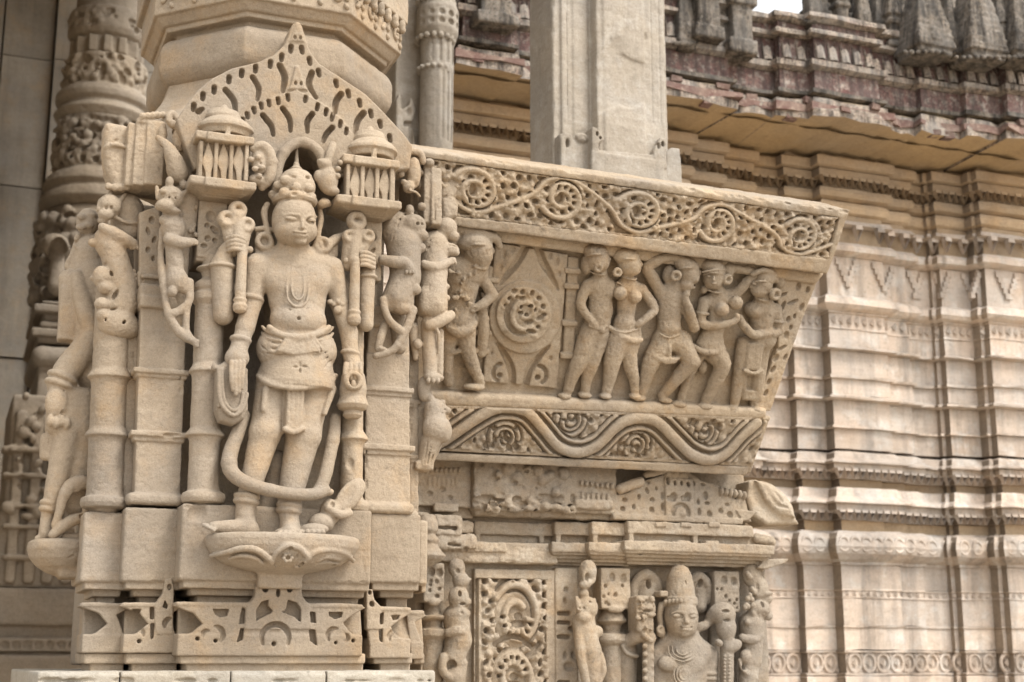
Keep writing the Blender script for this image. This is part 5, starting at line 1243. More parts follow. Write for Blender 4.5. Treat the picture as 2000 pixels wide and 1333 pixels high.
def f2(s):
    head(s, 1228, 513, 23, 1, None, (1206, 532, 9)); s.ell((1222, 502, 24), (26, 18, 20), k=3); s.cap((1226, 538, 20), (1224, 552, 18), 12, 14)
    s.cap((1206, 562, 16), (1252, 566, 16), 12, 12, k=6); s.cap((1226, 566, 16), (1222, 612, 16), 23, 18, k=8, sw=.8); s.ell((1211, 573, 34), 13.5, k=3); s.ell((1240, 580, 34), 13.5, k=3)
    s.ell((1219, 630, 20), (22, 18, 18), k=6); s.cap((1212, 652, 16), (1226, 654, 16), 24, 24, k=8, sw=.9)
    limb(s, [(1254, 566, 18), (1278, 602, 24), (1262, 622, 30), (1246, 634, 32)], [10, 9, 8, 6]); s.tube([(1190, 640, 28), (1216, 658, 36), (1236, 666, 38), (1252, 664, 36)], [5, 6, 6, 5], k=3)
    limb(s, [(1206, 660, 18), (1196, 706, 20), (1190, 740, 16), (1184, 768, 14)], [24, 18, 13, 9]); limb(s, [(1226, 664, 16), (1230, 708, 22), (1238, 740, 18), (1240, 768, 14)], [20, 15, 11, 8])
    for (x, y) in ((1182, 774), (1240, 774)): s.ell((x, y, 20), (13, 6, 12), k=3)
    s.tube([(1206, 552, 28), (1226, 562, 32), (1246, 556, 28)], 2, k=1.5); s.tube([(1196, 644, 34), (1220, 650, 40), (1244, 644, 34)], 2, k=1.5)
    s.tube([(1246, 634, 30), (1248, 660, 26), (1242, 690, 22)], [5, 5, 3], k=3)
fig('bare-breasted relief woman with elbow bent, second from the left of the dancers', f2)
def f3(s):
    head(s, 1344, 530, 22, 1, None, (1320, 539, 11)); s.ell((1336, 516, 24), (25, 16, 20), rot=-20, k=3); s.ell((1306, 536, 16), (13, 18, 12), k=4); s.ell((1340, 556, 30), (15, 13, 13), k=5)
    s.cap((1318, 556, 18), (1308, 572, 16), 13, 15); s.cap((1290, 572, 14), (1328, 580, 14), 13, 13, k=6); s.cap((1308, 580, 14), (1306, 628, 14), 28, 24, k=8, sw=.75); s.ell((1308, 640, 20), (24, 18, 18), k=6)
    s.cap((1296, 664, 14), (1326, 666, 14), 25, 25, k=8, sw=.85); s.ell((1306, 634, 38), (3, 3, 6), k=1, op='s'); s.tube([(1306, 564, 34), (1310, 600, 36)], 1.2, k=1.5, op='s')
    limb(s, [(1288, 568, 16), (1272, 540, 20), (1264, 522, 22), (1290, 506, 24), (1318, 502, 26), (1338, 508, 30)], [13, 12, 11, 10, 8, 6]); 
    limb(s, [(1330, 584, 16), (1346, 620, 22), (1356, 640, 26)], [11, 10, 9]); limb(s, [(1356, 640, 26), (1346, 606, 34), (1338, 582, 36), (1342, 572, 36)], [10, 9, 7, 6])
    limb(s, [(1290, 676, 16), (1272, 706, 22), (1262, 735, 18), (1252, 772, 14)], [23, 18, 14, 9]); limb(s, [(1332, 676, 16), (1350, 706, 30)], [23, 18]); limb(s, [(1350, 706, 30), (1320, 742, 24), (1294, 772, 16)], [17, 13, 10])
    s.cap((1306, 664, 34), (1307, 700, 36), 4, 5); s.ext([(1284, 700), (1332, 700), (1322, 711), (1304, 714), (1288, 708)], 20, 42, r=4, k=4)
    for (x, y) in ((1248, 778), (1300, 782), (1322, 790)): s.ell((x, y, 20), (14, 6, 12), k=3)
    s.tube([(1288, 652, 32), (1306, 660, 38), (1328, 654, 32)], 2, k=1.5)
fig('bearded relief dancer with one arm raised over the head, in the middle of the row', f3)
def f4(s):
    head(s, 1394, 540, 22, 0, None, (1421, 546, 11)); s.ell((1392, 522, 24), (26, 17, 20), rot=-10, k=3); s.tube([(1372, 532, 38), (1394, 528, 46), (1414, 526, 40)], 2.4, k=1.5); s.ell((1422, 530, 24), (13, 18, 12), k=3); s.ell((1374, 566, 18), (7, 8, 8), k=3)
    s.cap((1400, 562, 20), (1404, 576, 18), 12, 14); s.cap((1378, 590, 14), (1434, 574, 14), 13, 13, k=6); s.cap((1404, 588, 16), (1398, 632, 16), 24, 18, k=8, sw=.8); s.ell((1410, 605, 36), 14.5, k=3); s.ell((1437, 592, 36), 14.5, k=3)
    s.cap((1394, 636, 16), (1388, 662, 16), 20, 26, k=8, sw=.9); s.ell((1386, 674, 18), (30, 18, 24), k=6); s.tube([(1354, 676, 26), (1374, 688, 38), (1396, 688, 40), (1412, 680, 28)], [5, 6, 6, 5], k=3)
    limb(s, [(1436, 576, 18), (1458, 552, 22), (1474, 534, 24), (1450, 526, 26), (1430, 524, 28)], [11, 10, 9, 8, 7]); limb(s, [(1374, 592, 18), (1370, 618, 24), (1374, 634, 30), (1406, 636, 40), (1434, 628, 44), (1440, 618, 44)], [12, 10, 9, 8, 7, 6])
    s.ring((1372, 612, 22), (0, 1, 0), 11, 3, k=1.5)
    limb(s, [(1392, 686, 18), (1410, 712, 26), (1394, 752, 20), (1376, 786, 14)], [23, 18, 14, 9]); limb(s, [(1366, 690, 14), (1352, 716, 16), (1340, 750, 14), (1328, 784, 12)], [15, 12, 10, 8]); s.ell((1372, 718, 14), (9, 14, 10), k=3)
    for (x, y) in ((1376, 794), (1326, 790)): s.ell((x, y, 20), (18, 7, 13), k=3)
fig('relief dancer woman facing out with arm behind her head, second from the right', f4)
def f5(s):
    head(s, 1488, 556, 22, -1, (1522, 552, 12, 14, 0), (1514, 575, 13)); s.tube([(1470, 536, 36), (1490, 528, 40), (1510, 534, 34), (1516, 550, 28)], [5, 6, 6, 5], k=3); s.ell((1494, 540, 24), (24, 18, 20), k=3)
    s.cap((1490, 578, 20), (1490, 592, 16), 14, 16); s.cap((1466, 604, 14), (1514, 606, 14), 14, 14, k=6); s.cap((1488, 606, 14), (1488, 652, 14), 28, 24, k=8, sw=.8); s.ell((1476, 610, 26), (14, 12, 12), k=5)
    s.cap((1480, 660, 14), (1494, 662, 14), 24, 24, k=8, sw=.9)
    limb(s, [(1514, 606, 18), (1522, 645, 24), (1500, 652, 32), (1478, 654, 36)], [11, 10, 9, 7]); limb(s, [(1444, 622, 24), (1452, 636, 30), (1468, 652, 36), (1480, 655, 38)], [8, 9, 9, 7]); s.ring((1519, 628, 22), (0, 1, 0), 11, 3, k=1.5)
    s.ext([(1460, 666), (1508, 668), (1500, 730), (1490, 786), (1452, 784), (1450, 736)], 4, 26, r=8, k=6); s.ext([(1462, 670), (1494, 670), (1488, 726), (1456, 724)], 10, 36, r=6, k=4); s.tube([(1454, 724, 34), (1472, 730, 38), (1488, 724, 34)], 4, k=2)
    for q in range(3): s.tube([(1466 + q * 10, 674, 37), (1462 + q * 10, 720, 37)], 1.3, k=1, op='s')
    s.ext([(1454, 736), (1460, 736), (1458, 772), (1450, 772)], 10, 40, r=2, k=1, op='s'); s.ext([(1466, 738), (1492, 736), (1484, 768), (1464, 766)], 14, 40, r=3, k=2, op='s')
    limb(s, [(1452, 670, 16), (1444, 720, 16), (1434, 790, 12)], [14, 13, 10]); limb(s, [(1480, 730, 14), (1474, 790, 12)], [14, 11])
    for (x, y) in ((1428, 798), (1474, 800)): s.ell((x, y, 18), (16, 7, 12), k=3)
fig('relief figure with large ring earring and skirt, at the right end of the dancers', f5)
def f0(s):
    head(s, 934, 486, 27, 1, None, None, w=30); s.ell((920, 470, 30), (28, 18, 22), rot=20, k=3); s.ell((944, 510, 36), (14, 17, 12), k=5); s.ell((910, 478, 20), (12, 20, 12), k=3)
    limb(s, [(884, 470, 22), (892, 448, 26), (920, 452, 32), (946, 458, 34), (968, 466, 34), (976, 482, 32)], [12, 12, 10, 10, 9, 6])
    s.cap((890, 524, 18), (936, 530, 18), 20, 18, k=8); s.cap((904, 536, 16), (896, 596, 16), 36, 30, k=10, sw=.75); s.ell((924, 536, 30), (18, 16, 13), k=6)
    limb(s, [(940, 540, 20), (962, 576, 26)], [12, 10]); limb(s, [(962, 576, 26), (944, 594, 34), (924, 604, 36)], [10, 9, 7]); s.ell((930, 566, 6), (14, 16, 14), k=3, op='s')
    s.cap((890, 620, 16), (904, 626, 16), 32, 28, k=8, sw=.9); limb(s, [(878, 640, 34), (894, 650, 40), (916, 644, 40), (926, 630, 34)], [9, 10, 9, 6])
    limb(s, [(906, 640, 18), (912, 680, 22), (924, 716, 20), (938, 748, 16)], [24, 16, 13, 9]); limb(s, [(878, 640, 16), (872, 700, 14), (876, 746, 12)], [20, 14, 10]); s.ell((926, 756, 22), (22, 7, 12), k=3)
    s.tube([(940, 600, 16), (944, 640, 16), (940, 690, 12)], [10, 12, 10], k=4); s.tube([(872, 690, 24), (890, 688, 26), (904, 680, 26)], [4, 5, 4], k=3)
    for q in range(30):
        rq = random.Random(q + 5); s.ell((rq.uniform(878, 930), rq.uniform(520, 610), 44), (rq.uniform(3, 6), rq.uniform(3, 6), 4), k=3, op=rq.choice('us'))
fig('worn bearded relief figure bending beside the medallion panel, next to the pillar', f0)

# ================================================================== wall under the parapet
YLW = 0.50
FL = vframe(YLW, 1150, 1050)
base = thing('carved_wall_base', FL.w(1150, 1333, -30), 'weathered carved wall and stepped ledge below the parapet', 'wall')
def bpart(name, s, mat=M_LOWER, parent=None, rough=1.2, rfreq=0.06): return put(name, s.mesh(rough, rfreq), mat, parent if parent is not None else base)
s = Sc(FL, 5); s.bx(812, 890, 1462, 1400, -8, -260, r=4); s.bx(812, 1100, 1502, 1400, -14, -240, r=4)
bpart('core', s)
# left small block
s = Sc(FL, 2.0); s.bx(812, 896, 922, 990, 26, -20, r=4)
for q in range(8): s.bx(832 + q * 9, 914, 838 + q * 9, 924, 31, 10, r=2)
for q in range(7): s.bx(836 + q * 9, 930, 841 + q * 9, 950, 28, 10, r=2)
for (x, y) in ((865, 956), (840, 964), (880, 972)): s.ell((x, y, 28), (7, 5, 8), k=1, op='s')
s.bx(848, 982, 896, 1000, 34, 0, r=4); s.bx(812, 975, 925, 1012, 10, -20, r=4)
bpart('ribbed_block', s)
# big broken block
s = Sc(FL, 2.0); s.bx(926, 904, 1206, 1000, 44, -20, r=5, tilt=0.0)
s.bx(926, 984, 1208, 1012, 30, -20, r=6, k=6)
rn = random.Random(31)
for q in range(70): s.ell((rn.uniform(930, 1120), 985 + rn.uniform(-14, 14), 44), (rn.uniform(5, 14), rn.uniform(4, 9), rn.uniform(5, 12)), k=3, op='s' if q % 2 else 'u')
for (x, y, rr) in ((1010, 935, 14), (1060, 938, 12), (1050, 920, 12), (1030, 918, 9), (1074, 930, 11), (992, 915, 14), (970, 930, 10), (1100, 925, 13), (1085, 962, 10)): s.ell((x, y, 44), (rr, rr, 10), k=3)
for (x, y) in ((1006, 944), (1024, 951), (1050, 953), (1068, 952), (1028, 921), (972, 936), (985, 966), (944, 906)): s.ell((x, y, 50), (5, 4, 10), k=1, op='s')
s.tube([(1090, 938, 48), (1102, 950, 50), (1100, 966, 50), (1092, 974, 48)], [4, 6, 6, 4], k=1, op='s'); s.tube([(966, 912, 46), (966, 950, 48), (980, 970, 48)], [4, 5, 4], k=1, op='s')
for q in range(7): s.bx(1134 + q * 10, 938 + q, 1141 + q * 10, 950 + q, 52, 30, r=3)
for q in range(6): s.bx(1136 + q * 10, 960 + q, 1142 + q * 10, 976 + q, 49, 30, r=2)
s.bx(1124, 976, 1200, 996, 52, 10, r=6)
bpart('broken_block', s, rough=2.0)
# pierced block with miniature windows
s = Sc(FL, 1.7)
s.ext([(1198, 968), (1228, 962), (1256, 940), (1300, 925), (1346, 920), (1370, 938), (1400, 946), (1420, 968), (1452, 980), (1470, 1020), (1200, 1012)], -20, 44, r=4)
s.bx(1300, 916, 1346, 932, 52, 0, r=2); s.bx(1300, 934, 1356, 1016, 50, 0, r=3)
for q in range(3): s.bx(1302 + q * 15, 918, 1312 + q * 15, 928, 56, 40, r=2)
for (x, y, rx, ry, ro) in [(1268, 942, 6, 4, 0), (1266, 958, 4, 8, 20), (1276, 976, 6, 5, 0), (1304, 940, 4, 8, 0), (1318, 944, 3, 5, 0), (1331, 944, 3, 5, 0), (1344, 946, 4, 5, 0), (1357, 944, 3, 6, 0), (1375, 946, 6, 4, 0), (1380, 968, 7, 9, 0), (1384, 983, 7, 4, 0), (1422, 986, 6, 4, 0), (1366, 980, 4, 7, 0), (1368, 1000, 5, 9, 0), (1388, 1004, 6, 8, 30), (1410, 998, 6, 7, 30), (1428, 1006, 7, 8, 30), (1296, 990, 4, 9, 0), (1275, 996, 6, 7, 20), (1222, 976, 6, 5, 0), (1218, 994, 6, 6, 0), (1240, 990, 4, 6, 0), (1296, 968, 4, 8, 0), (1284, 954, 4, 5, 0), (1250, 970, 4, 6, 0)]:
    s.ell((x, y, 48), (rx, ry, 12), rot=ro, k=1, op='s')
for x in (1317, 1345): s.ell((x, 970, 52), (8, 9, 14), k=1, op='s'); s.bx(x - 8, 968, x + 8, 978, 62, 40, r=1, op='s')
s.tube([(1331 + 15 * math.cos(t), 1004 - 18 * math.sin(t), 52) for t in np.linspace(-0.2, 3.3, 10)], 4.5, k=1, op='s', sw=2)
s.ell((1332, 1004, 46), (9, 9, 8), k=2)
s.bx(1198, 1008, 1452, 1020, 50, -10, r=3)
for q in range(6): s.ell((1408 + q * 9, 960 + q * 1.6, 46), (5, 9, 9), k=2)
s.ext([(1440, 972), (1456, 974), (1462, 996), (1440, 998)], 0, 44, r=3); s.ext([(1438, 996), (1482, 998), (1462, 1018), (1450, 1018)], 0, 48, r=3)
bpart('pierced_block', s, rough=1.0)
# dark cylinder plugs
for (a_, b_) in (((1212, 955, 46), (1250, 942, 52)), ((1262, 928, 46), (1300, 918, 50))):
    s = Sc(FL, 1.8); s.cap(a_, b_, 10 if a_[1] > 940 else 7, 10 if a_[1] > 940 else 7); bpart('round_plug', s)
# ledges, stepping forward to the right
ST = [(926, 1086, 4), (1084, 1158, 20), (1156, 1228, 36), (1226, 1484, 52)]
for i, (x0, x1, w) in enumerate(ST):
    s = Sc(FL, 2.0); last = i == 3
    s.bx(x0, 1022 - (0 if last else 2), x1 - (0 if not last else 12), 1046, w, -40, r=3)
    s.bx(x0 + 4, 1040, x1, 1064, w - 16, -40, r=2)
    for q in range(int((x1 - x0) / 130) + 1): s.bx(x0 + 2 + q * 126, 1040, x0 + 12 + q * 126, 1062, w - 2, -20, r=2)
    s.bx(x0 - 6, 1060, x1 + (30 if last else 0), 1080, w + 20, -40, r=3)
    for t in range(4): s.bx(x0 - 4 + t, 1077 + t * 7, x1 + (22 - t * 4 if last else 0), 1085 + t * 7, w + 16 - t * 12, -40, r=2)
    rn = random.Random(50 + i)
    for q in range(int((x1 - x0) / 10)): s.ell((rn.uniform(x0, x1), rn.choice([1022, 1060, 1080]), w + (20 if q % 2 else 2)), (rn.uniform(4, 12), rn.uniform(2, 4), rn.uniform(2, 6)), k=2, op='s')
    if last:
        for x in (1280, 1330, 1385): s.bx(x, 1020, x + 22, 1030, w + 4, 0, r=2); s.bx(x - 6, 1056, x + 20, 1064, w + 14, 0, r=2)
        s.cap((1478, 1052, w - 14), (1504, 1058, w - 14), 11, 11, k=2)
        s.ext([(1494, 1092), (1540, 1092), (1536, 1100), (1516, 1106), (1500, 1112), (1480, 1110)], -20, w + 4, r=2)
    bpart('ledge', s, rough=1.3)
s = Sc(FL, 2.0)
s.bx(848, 1006, 904, 1046, 44, -20, r=5); s.bx(856, 1026, 898, 1034, 56, 30, r=2, op='s'); s.bx(812, 1016, 926, 1040, 18, -20, r=4)
s.bx(846, 1042, 934, 1076, 40, -20, r=8); s.bx(852, 1064, 1090, 1100, 24, -30, r=5); s.bx(860, 1058, 990, 1078, 30, -20, r=4)
for q in range(24): rn = random.Random(q); s.ell((rn.uniform(848, 980), rn.uniform(1060, 1096), 36), (rn.uniform(5, 12), rn.uniform(3, 6), 8), k=2, op='s')
bpart('broken_ledge', s, rough=2.2)
# leaf-shaped stone end sticking out to the right
s = Sc(FL, 1.8)
s.ell((1506, 984, 20), (30, 58, 40), rot=48, k=4); s.ext([(1464, 940), (1476, 936), (1500, 944), (1530, 970), (1550, 1000), (1563, 1024), (1500, 1026), (1470, 1006), (1460, 970)], -20, 44, r=8, k=4)
s.ext([(1478, 938), (1502, 946), (1532, 970), (1556, 1012), (1520, 1000), (1496, 976)], 36, 56, r=6, k=4)
s.tube([(1494, 948, 58), (1508, 972, 60), (1522, 988, 60), (1538, 992, 58)], [3, 4, 4, 3], k=1.5, op='s'); s.tube([(1510, 954, 58), (1520, 968, 60), (1528, 980, 60)], [3, 4, 3], k=1.5, op='s')
bpart('leaf_end', s, rough=1.0)

# --- lower wall: scroll panel, capital blocks, colonnettes
s = Sc(FL, 2.4); s.bx(926, 1112, 1084, 1420, 8, -30, r=3); s.bx(936, 1130, 1076, 1420, -24, 30, r=2, op='s'); s.bx(1086, 1110, 1130, 1420, 12, -30, r=2)
for y in (1194, 1212, 1240, 1330): s.bx(1096, y, 1122, y + 8, -2, 30, r=2, op='s')
for (x, y, rx, ry) in ((1104, 1280, 4, 8), (1120, 1280, 4, 8), (1112, 1302, 12, 8), (1106, 1152, 5, 6), (1104, 1174, 4, 7), (1118, 1228, 9, 5)): s.ell((x, y, 12), (rx, ry, 10), k=1, op='s')
s.tube([(1118, 1160, 13), (1104, 1200, 13)], 2, k=1, op='s')
bpart('panel_frame', s)
r = Relief(FL, [(936, 1130), (1076, 1132), (1078, 1420), (936, 1420)], 6, step=1.6, thick=24); r.h[:] = -4
sx = r.L / 141.0
def ru(px, py): return ruv(r, px, py)
keep = lambda x, y: 8 < x < r.L - 8
domes(r, poisson(r.L, r.H, 12, 2500, 61, keep), 10, 9)
rq = random.Random(62)
for (x, y) in poisson(r.L, r.H, 19, 2500, 66, keep): drill(r, x, y, rq.uniform(4, 7), rq.uniform(3.5, 5), rq.choice([0, 45, 90, -40]), 26)
for (px, py, sg, R) in ((1010, 1204, 1, 54), (1002, 1322, -1, 50)):
    a, b = ru(px, py); spi = lambda q, t: (a + q * .92 * math.cos(t), b + sg * q * 1.18 * math.sin(t))
    d_ = np.hypot((r.x - a) / .92, (r.y - b) / 1.18); r.h = np.where(d_ < R - 4, -6 + 4 * np.cos(d_ / R * 9), r.h)
    r.groove(r.line([spi(R * .86 - 3.2 * (t + 2.6), t) for t in np.linspace(-2.0, 3.4, 50)]), 4.6, 28, 1.5)
    tube_over(r, [spi(R - 4.4 * (t + 2.6), t) for t in np.linspace(-2.6, 5.4, 70)], 7.5, 9)
    for t in np.linspace(.2, 2.9, 7): tube_over(r, [spi(R * .42, t), spi(R * .66, t)], 5.5, 7); drill(r, *spi(R * .60, t + .2), 3, 3, 0, 22)
    drill(r, *spi(R * .1, 0), 8, 6, 0, 28, 2); drill(r, a + 4, b + 14, 13, 6, 0, 28, 1.5)
    r.groove(r.line([spi(R + 12, t) for t in np.linspace(.7, 2.2, 16)]), 4.6, 26, 1.5); r.groove(r.line([spi(R + 8, t) for t in np.linspace(-2.4, -1.5, 10)]), 4, 24, 1.5)
e = np.minimum(r.x, r.L - r.x); r.h = np.where(e < 6, -2, r.h)
put('scroll_panel', r.mesh(1.3, 0.09), M_LOWER, base)
def capital(s, x0, x1, y0, y1, w, seed):
    s.bx(x0, y0, x1, y1, w, w - 60, r=3); rn = random.Random(seed)
    for (x, y) in ((x0 + .38 * (x1 - x0), y0 + 18), (x0 + .76 * (x1 - x0), y0 + 20)): s.ell((x, y, w), (7, 9, 9), k=1, op='s')
    for q in range(8): s.ell((rn.uniform(x0 + 4, x1 - 4), rn.uniform(y0 + 34, y1 - 6), w), (rn.uniform(2, 4), rn.uniform(3, 5), 7), k=1, op='s')
    s.ell(((x0 + x1) / 2, y1, w - 2), ((x1 - x0) * .3, 8, 8), k=3)
s = Sc(FL, 1.8); capital(s, 1174, 1232, 1110, 1190, 30, 1)
s.lathe((1198, 0), [(14, 1186), (22, 1200), (30, 1214), (18, 1222), (16, 1236), (34, 1240), (36, 1252), (30, 1258), (24, 1262), (24, 1420)], k=1)
bpart('lower_colonnette', s)
s = Sc(FL, 1.8); capital(s, 1396, 1446, 1116, 1196, 36, 2); s.bx(1390, 1190, 1440, 1420, 4, -40, r=4); bpart('lower_colonnette', s)
s = Sc(FL, 1.8); capital(s, 828, 868, 1100, 1176, 40, 3)
s.lathe((842, 10), [(14, 1170), (16, 1196), (18, 1200), (32, 1204), (30, 1210), (18, 1214), (18, 1226), (32, 1230), (32, 1242), (24, 1250), (22, 1256), (20, 1420)], k=1); bpart('lower_colonnette', s)
s = Sc(FL, 2.0)  # little corner blocks where wall base meets pillar
s.lathe((832, 60), [(14, 1006), (20, 1020), (22, 1036), (16, 1044), (24, 1056), (20, 1064), (28, 1078), (36, 1086), (30, 1094), (10, 1106)], k=2); s.bx(812, 1000, 840, 1120, 40, -20, r=5)
bpart('corner_knob', s)

# --- crowned deity, cut off by the bottom of the picture
cd = Sc(FL, 1.5)
C2, R2 = (1330, 1206, 52), (33, 40, 36)
cd.ell(C2, R2, k=4); cd.ell((1332, 1226, 58), (27, 20, 26), k=8); cd.ell((1336, 1238, 76), (9, 6, 7), k=5)
face(cd, C2, R2, [(1323, 1203, 10), (1353, 1205, 8)], ((1340, 1204), (1340, 1215)), (1340, 1227, 10), 0.8, [((1332, 1226, 58), (27, 20, 26))])
cd.lathe((1329, 48), [(8, 1104), (17, 1110), (24, 1126), (28, 1150), (30, 1166), (33, 1168), (34, 1180), (32, 1184)], k=2)
for q in range(9): cd.ell((1300 + q * 7.4, 1174 + abs(q - 4) * .6, 84 - abs(q - 4) * 6), (4, 5, 4), k=1.5)
for q in range(-3, 4):
    for t in range(3): cd.tube([(1329 + q * 8, 1112 + t * 15 + abs(q) * 4, 76 - abs(q) * 6), (1329 + q * 7 + 4, 1124 + t * 15 + abs(q) * 3, 80 - abs(q) * 6)], 1.3, k=1, op='s')
cd.bx(1290, 1154, 1306, 1166, 60, 30, r=3)
cd.tube([(1292, 1182, 40), (1288, 1200, 42), (1290, 1224, 44), (1290, 1236, 48)], [7, 6, 6, 9], k=4); cd.tube([(1366, 1224, 36), (1376, 1222, 36), (1384, 1216, 30)], [8, 9, 6], k=4); cd.ring((1290, 1230, 54), (0, 0, 1), 6, 3, k=1.5)
cd.cap((1330, 1240, 40), (1328, 1262, 36), 24, 27, k=6); cd.cap((1296, 1272, 28), (1372, 1276, 28), 24, 22, k=10); cd.cap((1332, 1280, 34), (1332, 1400, 34), 54, 46, k=12, sw=.62); cd.ell((1304, 1296, 58), (20, 15, 12), k=8); cd.ell((1358, 1298, 56), (18, 15, 12), k=8)
for R in (13, 20, 27): cd.tube([(1334 - R * 1.1, 1262, 60), (1334 - R * .9, 1266 + R * .6, 66), (1334, 1268 + R * .9, 69), (1334 + R * .9, 1266 + R * .6, 66), (1334 + R * 1.1, 1262, 60)], 1.7, k=1.5)
for R in (10, 16, 22): cd.ring((1336, 1318, 64), (0, 0, 1), R, 1.8, k=1)
cd.cap((1282, 1280, 30), (1276, 1400, 30), 20, 18, k=6); cd.cap((1384, 1280, 26), (1380, 1400, 26), 19, 18, k=6); cd.ring((1380, 1316, 26), (0, 1, 0), 19, 4, k=2); cd.ring((1380, 1326, 26), (0, 1, 0), 19, 4, k=2)
cd.tube([(1222, 1256, 20), (1240, 1246, 40), (1262, 1240, 52), (1272, 1248, 54)], [13, 13, 12, 9], k=4); cd.tube([(1216, 1262, 30), (1224, 1276, 36), (1244, 1282, 36)], 4, k=2); cd.cap((1222, 1270, 10), (1222, 1400, 10), 22, 20, k=5)
for q in range(3): cd.ell((1258 + q * 6, 1242 + q * 5, 62), (6, 5, 6), k=2)
cd.cap((1266, 1256, 52), (1266, 1400, 52), 11, 12, k=3)
for q in range(16): cd.ell((1259 + (q % 2) * 14, 1262 + q * 8, 60), 5, k=2)
cd.ell((1254, 1190, 40), (26, 26, 28), k=5); cd.bx(1244, 1164, 1278, 1236, 64, 20, r=6, k=5)
for q in range(26):
    rq = random.Random(q + 70); cd.ell((rq.uniform(1244, 1280), rq.uniform(1166, 1236), 65), (rq.uniform(3, 6), rq.uniform(3, 5), 5), k=2, op='u' if q % 3 else 's')
cd.ell((1262, 1178, 70), (8, 3, 9), k=1, op='s'); cd.ell((1264, 1194, 68), (9, 3, 9), k=1, op='s')
for (x, y, R) in ((1262, 1146, 24), (1364, 1144, 17)):      # halo loops behind the crown
    cd.tube([(x - R, y + 34, 10), (x - R, y, 14), (x, y - R, 18), (x + R, y, 16), (x + R, y + 30, 12)], [8, 10, 11, 10, 8], k=4); cd.cap((x, y, 4), (x, y + 40, 4), R, R, k=3)
    cd.ell((x + 4, y - 4, 24), (5, 9, 14), k=2, op='s'); cd.tube([(x - R * .6, y + 8, 22), (x - R * .4, y - R * .4, 24), (x + R * .3, y - R * .5, 24)], 1.6, k=1, op='s')
cd.tube([(1384, 1214, 30), (1396, 1196, 40), (1412, 1190, 44)], [10, 12, 12], k=4); cd.ell((1412, 1200, 44), (26, 24, 22), k=5); cd.ell((1418, 1226, 46), (21, 26, 18), k=4); cd.cap((1420, 1240, 46), (1420, 1400, 44), 14, 12, k=4); cd.ell((1432, 1262, 54), (20, 12, 10), rot=20, k=4); cd.ell((1404, 1256, 56), (9, 7, 8), rot=-35, k=3)
cd.ell((1418, 1194, 66), (9, 3.5, 10), k=1, op='s'); cd.ell((1420, 1212, 64), (8, 3, 9), k=1, op='s')
for q in range(18): cd.ell((1415 + (q % 2) * 9, 1282 + (q // 2) * 7, 57), 3.4, k=1)
cd.cut_w(-16)
tag(put('crowned_deity', cd.mesh(0.5, 0.08), M_LOWER), 'stone deity with tall ribbed crown holding lotuses, cut off by the bottom edge', 'statue')
GL2 = 'small lions flanking the lower niche'
def lion2(label, fn):
    s = Sc(FL, 1.6); fn(s); s.cut_w(-16)
    return tag(put('rearing_lion', s.mesh(0.8, 0.09), M_LOWER), label, 'statue', GL2)
def L1(s):
    w = 44
    s.ell((1148, 1114, w), (17, 20, 16), k=5); s.ring((1150, 1126, w + 6), (.3, 0, 1), 11, 6, k=3); s.ell((1142, 1142, w + 4), (12, 9, 10), k=4); s.ell((1148, 1128, w + 16), (5, 9, 12), k=2, op='s')
    s.ell((1146, 1188, w), (22, 22, 18), k=5); s.ell((1140, 1206, w + 10), (14, 10, 12), k=4); s.tube([(1126, 1168, w), (1132, 1190, w + 8)], [4, 7], k=3); s.tube([(1160, 1172, w), (1154, 1186, w + 10)], [4, 6], k=3); s.ell((1140, 1160, w), (10, 10, 10), k=4)
    for (x, y) in ((1134, 1188), (1142, 1188), (1154, 1176)): s.ell((x, y, w + 18), (3, 3, 8), k=1, op='s')
    s.cap((1140, 1216, w - 6), (1148, 1270, w - 6), 22, 24, k=6); s.ell((1166, 1234, w), (12, 11, 11), k=4); s.cap((1150, 1270, w - 6), (1156, 1330, w - 6), 23, 15, k=6); s.tube([(1130, 1220, w + 2), (1134, 1280, w + 8), (1146, 1340, w + 10), (1150, 1400, w)], [9, 9, 8, 8], k=4); s.tube([(1172, 1280, w), (1178, 1310, w + 4), (1168, 1336, w + 6)], [7, 7, 6], k=4)
lion2('small rearing lion left of the crowned deity, beside a pierced capital block', L1)
def L2(s):
    w = 30
    s.ell((1468, 1124, w), (20, 24, 18), k=5); s.ell((1482, 1150, w + 4), (20, 26, 16), k=5); s.ell((1496, 1170, w + 4), (13, 12, 12), k=4); s.tube([(1480, 1162, w + 12), (1500, 1160, w + 14), (1506, 1158, w + 10)], [5, 5, 3], k=3); s.ell((1482, 1190, w + 6), (24, 18, 18), k=5); s.ell((1500, 1204, w + 6), (10, 9, 9), k=3)
    for (x, y, rx, ry) in ((1482, 1146, 4, 9), (1490, 1180, 4, 8), (1474, 1170, 4, 5), (1490, 1216, 10, 3), (1470, 1200, 5, 4)): s.ell((x, y, w + 22), (rx, ry, 10), k=1, op='s')
    for q in range(16): rq = random.Random(q + 3); s.ell((rq.uniform(1450, 1490), rq.uniform(1110, 1220), w + 14), (5, 6, 6), k=2)
    s.cap((1468, 1220, w - 4), (1468, 1290, w - 4), 26, 20, k=6); s.tube([(1450, 1246, w + 12), (1470, 1250, w + 16), (1486, 1242, w + 10)], [8, 9, 6], k=3); s.ell((1456, 1282, w + 8), (12, 14, 10), k=4); s.tube([(1444, 1290, w + 6), (1452, 1310, w + 10), (1474, 1324, w + 8)], [4, 4, 4], k=3); s.cap((1464, 1290, w - 4), (1456, 1400, w - 4), 20, 18, k=6); s.ell((1452, 1304, w + 10), (5, 6, 9), k=1, op='s')
lion2('worn rearing lion with deep-cut snout at the right corner of the lower niche', L2)
